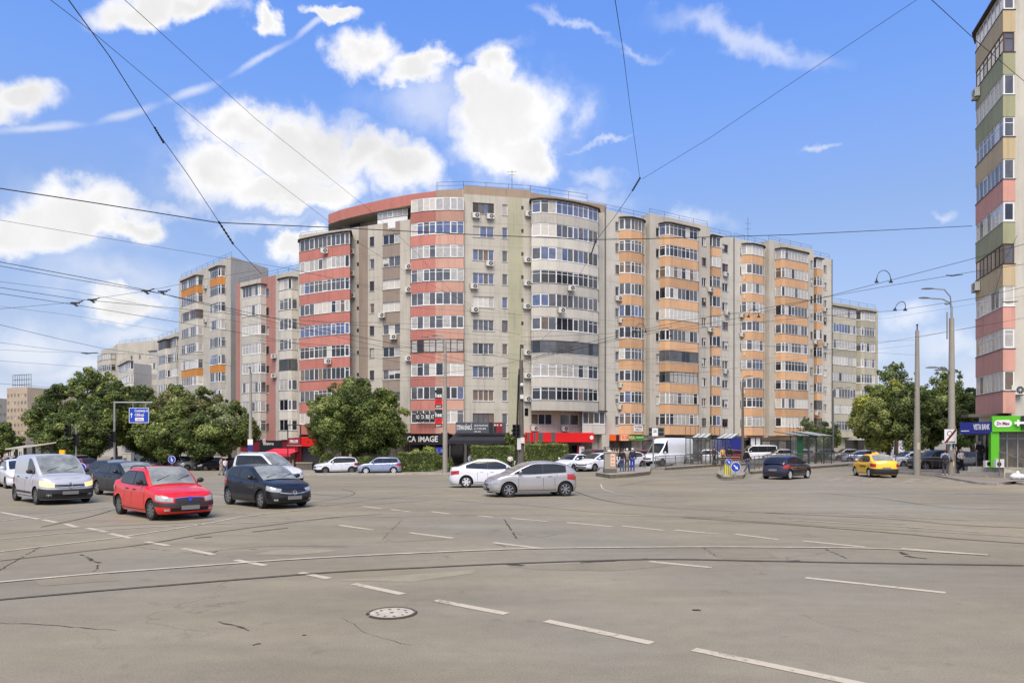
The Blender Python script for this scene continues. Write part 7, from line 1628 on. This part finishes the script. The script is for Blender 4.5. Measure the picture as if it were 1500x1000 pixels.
wire('wire from the centre pole across the beige windows', [(762,528,62),(700,540,60),(600,552,56),(440,560,52)], .010)
wire('upper wire over the salmon band to the centre pole', [(762,490,62),(700,478,60),(600,474,58),(450,470,54)], .010)
wire('wire across the lower salmon band', [(640,505,60),(560,512,58),(470,505,56),(380,498,52)], .012)
wire('wire from the centre pole to the right wing first floors', [(762,528,62),(830,545,64),(900,562,68),(1000,578,76)], .007)
wire('rising wire from the centre pole towards the right wing', [(764,530,62),(850,510,60),(930,488,58),(985,478,57)], .018)
wire('thin wire over the lower beige balconies', [(764,500,62),(830,520,64),(920,548,70),(1010,566,80)], .006)
wire('thin wire over the lower right wing', [(764,545,62),(900,545,66),(1060,545,72),(1088,548,74)], .006)
wire('slack cable from the bannered pole to the kiosk roof', [(652,560,66),(600,545,60),(540,562,52),(430,552,46)], .006, 'cable_grey')
wire('thin horizontal wire under the lamp arms', [(652,515,66),(560,520,64),(440,522,60),(366,548,76)], .007)
for a, b, c, lb in (((430,395,50),(600,430,56),(764,462,64),'faint wire crossing the upper red balconies'), ((600,450,54),(900,470,60),(1225,452,62),'faint wire across the middle floors towards the right wing'), ((560,560,54),(762,545,62),(1010,520,70),'faint wire over the lowest red and beige floors'), ((764,505,62),(1000,512,66),(1340,498,51),'long faint wire from the centre pole to the plain concrete pole'), ((366,470,52),(560,500,58),(764,520,62),'thin wire from the pink brown block to the centre pole'), ((880,520,60),(1088,505,68),(1344,520,50.5),'thin wire over the lower orange balconies')):
    wire(lb, [a, b, c], .007)
insul('strain_insulator', 'small strain insulator on the steep cable in the upper left sky', (226,186,21), (240,210,22), .035)
insul('strain_insulator', 'long strain insulator hanging below the long cable at the left', (320,324,29), (342,358,31), .05)
insul('strain_insulator', 'strain insulator at the central node where three cables meet', (938,260,36), (926,280,36.5), .06)
insul('strain_insulator', 'strain insulator just below the long horizontal cable at the centre right', (873,352,37.5), (866,372,38), .045)
for k, (a, b, Y, lb) in enumerate(((214, 426, 28, 'left of the two dark crossing fittings on the paired wires'), (238, 427, 28.5, 'right of the two dark crossing fittings on the paired wires'), (110, 444, 29, 'left of the two small crossing fittings under the paired wires'), (135, 439, 30, 'right of the two small crossing fittings under the paired wires'))):
    c = W(a, b, Y); mb = MB(); mb.box(-.18, .18, -.03, .03, -.02, .03); mb.tube([(-.10, 0, 0), (.04, 0, -.09), (.12, 0, -.11)], .03, 5); mb.tube([(.04, 0, -.02), (.32, 0, .09)], .022, 5); mb.tube([(.02, 0, -.02), (.06, 0, -.13)], .035, 6); o = mb.build('wire_fitting', 'iron_black'); o.location = c; tag(o, lb, 'wire fitting', None)
for k, (a, b, Y, lb, s) in enumerate(((1294.5, 413, 45.7, 'arched black jumper loop on the upper contact wire at the right', 1.0), (1318.5, 454, 46, 'slanting black jumper loop on the lower contact wire at the right', .72), (938, 486, 57, 'small jumper loop over the narrow orange balconies', .9), (975, 492, 57.5, 'small dark loop between the two orange balcony columns', .9), (1104, 464, 52, 'small jumper loop before the far orange balconies', .8))):
    c = W(a, b, Y); q = []; wd = .46*s; hh = .75*s
    for j in range(13): th = math.pi*j/12; q.append((wd*math.cos(th)+(.12 if k == 1 else 0)*math.sin(th), 0, hh*math.sin(th)**.8))
    mb = MB(); mb.tube(q, .022, 6)
    for sx in (-1, 1): mb.tube([(wd*sx, 0, .02), (wd*sx, 0, .22*s)], [.07, .03], 6); mb.box(wd*sx-.11, wd*sx+.11, -.04, .04, -.05, .03)
    o = mb.build('jumper_loop', 'iron_black'); o.location = c; tag(o, lb, 'jumper loop')
for (a, b, Y, ln, lb) in ((1398, 403, 42.5, .5, 'dark splice on the right contact wire near the tower'), (1480, 442, 41, .45, 'dark splice on the lowest wire in front of the tower'), (1388, 445, 45, .2, 'little hanging hook beside the lamp arms'), (131, 517, 43, .5, 'splice where the two faint wires meet'), (700, 536, 60, .7, 'dark splice left of the centre pole'), (840, 500, 60.5, .5, 'dark splice over the beige balconies')):
    c = W(a, b, Y); mb = MB(); mb.tube([(-ln, 0, .0), (-ln*.3, 0, -.03), (ln, 0, .03)], [.02, .045, .02], 6); o = mb.build('wire_splice', 'iron_black'); o.location = c; tag(o, lb, 'wire splice')
# hanging end of wiring in front of the tower
wire('vertical drop wire in front of the tower balconies', [(1490,345,40),(1470,385,40.5),(1455,437,41)], .010)
# ------------------------------------------------------------------ people
mat('skin', (196, 146, 118), rough=.55); 
HAIR = {'dark': (40, 30, 24), 'grey': (150, 146, 140), 'white': (206, 202, 196), 'brown': (84, 58, 40), 'black': (20, 18, 18), 'red': (120, 60, 34)}
for k, v in HAIR.items(): mat('hair_'+k, v, rough=.8)
def cloth(rgb): n = 'cloth_%d_%d_%d' % rgb; return (mat(n, rgb, rough=.9, var=.2, scale=6), n)[1]
def skinmesh(name, verts, edges, radii, m, parent, root=0, sub=1):
    me = bpy.data.meshes.new(name); me.from_pydata(verts, edges, []); o = bpy.data.objects.new(name, me); COL.objects.link(o); o.parent = parent
    md = o.modifiers.new('skin', 'SKIN'); md.use_smooth_shade = True
    for i, r_ in enumerate(radii):
        v = me.skin_vertices[0].data[i]; v.radius = (r_, r_) if not isinstance(r_, tuple) else r_; v.use_root = (i == root)
    sd_ = o.modifiers.new('sub', 'SUBSURF'); sd_.levels = sub; sd_.render_levels = sub; me.materials.append(M(m)); return o
def person(label, px, Y, head, top, trousers, hair='dark', shoes=(28, 26, 26), H=1.72, stride=.12, arms='down', z=0, extra=None, coat=False, group=None, at=None, female=False):
    x, y = at or (PX(px, Y), Y); t = thing('person', label, 'person', (x, y, G(x, y)+z), group, R(head)+math.pi/2)     # faces -Y of its own frame turned by head
    s = H/1.72; st_ = stride
    # body joints (facing -y local): one continuous surface
    hipw, shw = .09, .18
    J = dict(pel=(0,0,.92), belly=(0,-.01,1.08), chest=(0,.0,1.28), neck=(0,.0,1.45), nk2=(0,-.01,1.51), head=(0,-.02,1.60), top=(0,-.01,1.69),
             hl=(hipw,0,.88), kl=(hipw+.01,-st_*.8-.02,.48), al=(hipw+.01,-st_,.08), tl=(hipw+.02,-st_-.17,.03), hr=(-hipw,0,.88), kr=(-hipw-.01,st_*.3-.03,.48), ar=(-hipw-.01,st_+.04,.09), tr=(-hipw-.02,st_-.12,.03),
             sl=(shw,0,1.41), sr=(-shw,0,1.41))
    if arms == 'down': J.update(el=(shw+.07,.04,1.13), wl=(shw+.08,-.04,.88), er=(-shw-.07,.03,1.13), wr=(-shw-.08,-.10,.90))
    elif arms == 'hold': J.update(el=(shw+.06,.02,1.13), wl=(.12,-.26,1.12), er=(-shw-.06,.02,1.13), wr=(-.10,-.27,1.08))
    elif arms == 'phone': J.update(el=(shw+.06,.03,1.13), wl=(.10,-.24,1.2), er=(-shw-.07,.03,1.13), wr=(-shw-.08,-.06,.9))
    elif arms == 'swing': J.update(el=(shw+.06,.12,1.15), wl=(shw+.07,.10,.92), er=(-shw-.06,-.05,1.15), wr=(-shw-.05,-.24,.98))
    P_ = lambda k: tuple(Vector(J[k])*s)
    names = ['pel','belly','chest','neck','nk2','head','top','hl','kl','al','tl','hr','kr','ar','tr','sl','el','wl','sr','er','wr']; V = [P_(k) for k in names]; ix = {k: i for i, k in enumerate(names)}
    rad = dict(pel=.115, belly=.105, chest=.12, neck=.055, nk2=.052, head=.088, top=.05, hl=.085, kl=.052, al=.035, tl=.03, hr=.085, kr=.052, ar=.035, tr=.03, sl=.055, el=.038, wl=.026, sr=.055, er=.038, wr=.026)
    E = [('pel','belly'),('belly','chest'),('chest','neck'),('neck','nk2'),('nk2','head'),('head','top'),('pel','hl'),('hl','kl'),('kl','al'),('al','tl'),('pel','hr'),('hr','kr'),('kr','ar'),('ar','tr'),('chest','sl'),('sl','el'),('el','wl'),('chest','sr'),('sr','er'),('er','wr')]
    Ed = [(ix[a], ix[b]) for a, b in E]; Rr = [rad[k]*s for k in names]
    V.append(tuple(Vector((0,-.115,1.59))*s)); Rr.append(.014*s); Ed.append((ix['head'], len(V)-1))        # nose
    for side in ('l', 'r'):
        w_ = Vector(P_('w'+side)); d = (w_-Vector(P_('e'+side))).normalized(); sg = 1 if side == 'l' else -1
        palm = len(V); V.append(tuple(w_+d*.05*s)); Rr.append(.026*s); Ed.append((ix['w'+side], palm)); lat = Vector((0, -1, 0)) if abs(d.y) < .7 else Vector((1, 0, 0)); lat = (lat-d*lat.dot(d)).normalized(); cr_ = d.cross(lat)
        for f_, ln in ((-1.5,.055), (-.5,.07), (.5,.072), (1.5,.06)):
            i0 = len(V); V.append(tuple(w_+d*.085*s+lat*(-f_*.014)*s)); Rr.append(.009*s); Ed.append((palm, i0)); V.append(tuple(w_+d*(.085+ln*.9)*s+lat*(-f_*.016)*s-cr_*sg*.02*s)); Rr.append(.007*s); Ed.append((i0, i0+1))
        i0 = len(V); V.append(tuple(w_+d*.05*s+lat*.04*s)); Rr.append(.010*s); Ed.append((palm, i0)); V.append(tuple(w_+d*.085*s+lat*.055*s)); Rr.append(.008*s); Ed.append((i0, i0+1))
    skinmesh('body', V, Ed, Rr, 'skin', t)
    # clothes
    tk = ['pel','belly','chest','sl','el','wl','sr','er','wr']; i2 = {k: i for i, k in enumerate(tk)}; r2 = dict(pel=.145, belly=.14, chest=.155, sl=.082, el=.06, wl=.046, sr=.082, er=.06, wr=.046)
    V2 = [P_(k) for k in tk]; V2[0] = tuple(Vector((0,0,.93))*s)
    e2 = [('pel','belly'),('belly','chest'),('chest','sl'),('sl','el'),('el','wl'),('chest','sr'),('sr','er'),('er','wr')]; Ed2 = [(i2[a], i2[b]) for a, b in e2]; R2 = [r2[k]*s*(.93 if female else 1) for k in tk]
    V2.append(tuple(Vector((0,0,1.40))*s)); R2.append(.085*s); Ed2.append((i2['chest'], len(V2)-1))
    if coat: V2.append(tuple(Vector((0,0,.62))*s)); R2.append(.19*s); Ed2.append((0, len(V2)-1)); V2.append(tuple(Vector((0,0,.42))*s)); R2.append(.20*s); Ed2.append((len(V2)-2, len(V2)-1))
    skinmesh('jacket', V2, Ed2, R2, cloth(top), t)
    lk = ['pel','hl','kl','al','hr','kr','ar']; i3 = {k: i for i, k in enumerate(lk)}; r3 = dict(pel=.125, hl=.105, kl=.075, al=.062, hr=.105, kr=.075, ar=.062)
    skinmesh('trousers', [P_(k) for k in lk], [(i3[a], i3[b]) for a, b in (('pel','hl'),('hl','kl'),('kl','al'),('pel','hr'),('hr','kr'),('kr','ar'))], [r3[k]*s for k in lk], cloth(trousers), t)
    for sd2 in ('l', 'r'):
        q = MB(); a = Vector(P_('a'+sd2)); b = Vector(P_('t'+sd2)); q.ball(((a.x+b.x)/2, (a.y+b.y)/2+.02, min(a.z, b.z)+.02), (.05*s, .14*s, .05*s), 6); q.build('shoe', cloth(shoes), t, smooth=70)
    q = MB(); h_ = Vector(P_('head')); q.ball((h_.x, h_.y+.022*s, h_.z+.035*s), (.098*s, .105*s, .095*s), 8)
    if female: q.ball((h_.x, h_.y+.06*s, h_.z-.05*s), (.09*s, .06*s, .12*s), 6)
    q.build('hair', 'hair_'+hair, t, smooth=70)
    q = MB(); 
    for e in (-.032, .032): q.ball((h_.x+e*s, h_.y-.088*s, h_.z-.01*s), .010*s, 4)
    q.build('eyes', 'hair_black', t)
    if extra: extra(t, s, J)
    return t
def bag_back(c):
    def f_(t, s, J): q = MB(); q.ball((0, .2*s, 1.2*s), (.15, .1, .21), 7); q.build('backpack', cloth(c), t, smooth=70)
    return f_
def bag_side(c):
    def f_(t, s, J): q = MB(); q.ball((-.26*s, -.02, .85*s), (.09, .14, .13), 6); q.tube([(-.24*s, -.05, .95*s), (-.1*s, -.02, 1.42*s)], .015, 5); q.build('shoulder_bag', cloth(c), t, smooth=70)
    return f_
# heading: 0 faces the camera (-Y), 180 faces away
def facing(a): return a-90
person('person in a pale blue grey top standing left of the notice covered pole', 1384.5, 47.5, facing(150), (140, 146, 172), (70, 70, 78), 'brown', H=1.70, stride=.06, arms='phone', z=.13, shoes=(210, 208, 205), extra=bag_back((56, 56, 66)))
person('person in a white jacket and black trousers walking before the bank', 1407.5, 50.5, facing(15), (206, 200, 202), (26, 25, 28), 'grey', H=1.70, stride=.14, arms='hold', z=.13, extra=bag_side((60, 58, 60)))
person('person in a long black coat on the bank step', 1435.5, 46.2, facing(170), (24, 22, 24), (30, 28, 30), 'grey', H=1.66, stride=.05, arms='phone', z=.75, coat=True)
person('person in black standing half hidden beside the bank door', 1445, 46.8, facing(120), (22, 22, 26), (36, 34, 34), 'black', H=1.6, stride=.04, z=.75, coat=False)
person('man in a black jacket and blue jeans walking by the small island', 1094, 50.3, facing(100), (20, 20, 22), (70, 80, 104), 'black', H=1.76, stride=.24, arms='swing', z=.12)
person('person in dark clothes seen from behind, left of the three at the stone pier', 911, 51.5, facing(175), (24, 22, 26), (70, 82, 110), 'brown', H=1.6, stride=.03, z=.24)
person('white haired person in a patterned grey top, middle of the three at the stone pier', 918.5, 52, facing(190), (146, 132, 120), (96, 84, 78), 'white', H=1.66, stride=.03, z=.24)
person('white haired person in a navy top and blue skirt waiting at the stone pier', 926.5, 52, facing(180), (30, 38, 58), (46, 66, 160), 'white', H=1.68, stride=.03, z=.24, coat=False)
person('person in a yellowish jacket under the second tram shelter', 1058.5, 66, facing(20), (196, 156, 96), (60, 44, 40), 'brown', H=1.66, stride=.03, z=.22)
person('person in black with a red shopping bag beside the second tram shelter', 1068, 64, facing(150), (18, 18, 20), (40, 38, 40), 'black', H=1.7, stride=.05, z=.22)
person('person in a dark jacket inside the second tram shelter', 1046, 68, facing(30), (62, 54, 58), (50, 50, 56), 'dark', H=1.68, stride=.03, z=.22)
person('person in a white shirt and black skirt by the clustered pole', 747.5, 66, facing(-10), (214, 212, 208), (28, 27, 30), 'dark', H=1.62, stride=.05, arms='hold', female=True)
person('child in pale clothes right beside the clustered pole', 756, 65, facing(10), (206, 204, 196), (120, 120, 112), 'dark', H=1.15, stride=.04)
person('woman in a pale blue outfit standing by the black awning', 688, 76, facing(60), (150, 176, 196), (150, 176, 196), 'brown', H=1.7, stride=.08, female=True)
person('woman in a beige dress, left of the walking pair below the left trees', 324, 68, facing(90), (168, 150, 130), (160, 148, 132), 'brown', H=1.72, stride=.15, coat=True, female=True)
person('person in white top and blue trousers, right of the walking pair', 330, 67, facing(60), (214, 212, 214), (80, 92, 130), 'dark', H=1.62, stride=.16, arms='swing')
for i, (px, Y, tp, tr_, hr, lb) in enumerate(((1, 50, (60, 58, 70), (28, 28, 30), 'black', 'person cut off by the left edge of the photo'), (5.5, 52, (90, 96, 160), (24, 24, 26), 'grey', 'person in a violet blue top in the left edge crowd'), (12, 51, (200, 200, 206), (30, 30, 34), 'dark', 'person in a white top in the left edge crowd'), (16.5, 53, (40, 38, 40), (30, 30, 32), 'grey', 'person in dark clothes, rightmost of the left edge crowd'))):
    person(lb, px, Y, facing(60+20*i), tp, tr_, hr, H=1.68, stride=.1, z=0)
person('man in a blue shirt seen over the roof of the panel van', 96, 47, facing(120), (60, 66, 130), (40, 40, 46), 'grey', H=1.75, stride=.06)
person('florist customer in white standing among the flower buckets', 893, 84, facing(160), (196, 196, 190), (60, 60, 60), 'grey', H=1.68, stride=.03)
# flower stand in front of the florist
rg = random.Random(12)
for k, (px, Y, lb) in enumerate(((903, 86, 'left flower rack at the florist shop'), (916, 86.5, 'middle flower rack with white blooms at the florist shop'), (930, 87.5, 'right flower rack with red blooms at the florist shop'))):
    x = PX(px, Y); t = thing('flower_stand', lb, 'flower stand', (x, Y, .1)); q = MB(); q.box(-.5, .5, -.2, .2, .4, .46); q.box(-.5, .5, .05, .3, .9, .96)
    for e in (-.48, .44): q.box(e, e+.04, -.2, .3, 0, .9)
    q.build('rack', 'iron_grey', t); bq = MB(); fl = MB()
    for j in range(6): xx = -.4+.16*j; zz = .46 if j % 2 else .96; bq.tube([(xx, .1 if zz > .9 else 0, zz), (xx, .1 if zz > .9 else 0, zz+.25)], [.06, .08], 8); 
    for j in range(60): j6 = j % 6; xx = -.4+.16*j6+rg.uniform(-.08, .08); zz = (.46 if j6 % 2 else .96)+rg.uniform(.28, .6); fl.ball((xx, (.1 if j6 % 2 == 0 else 0)+rg.uniform(-.08, .08), zz), rg.uniform(.02, .045), 3, rg.choice([0, 0, 1, 2, 3]))
    bq.build('bucket', 'ac_white', t); fl.build('flowers', ['leaf_mid', 'sign_white', 'lamp_red', 'yellow'], t)
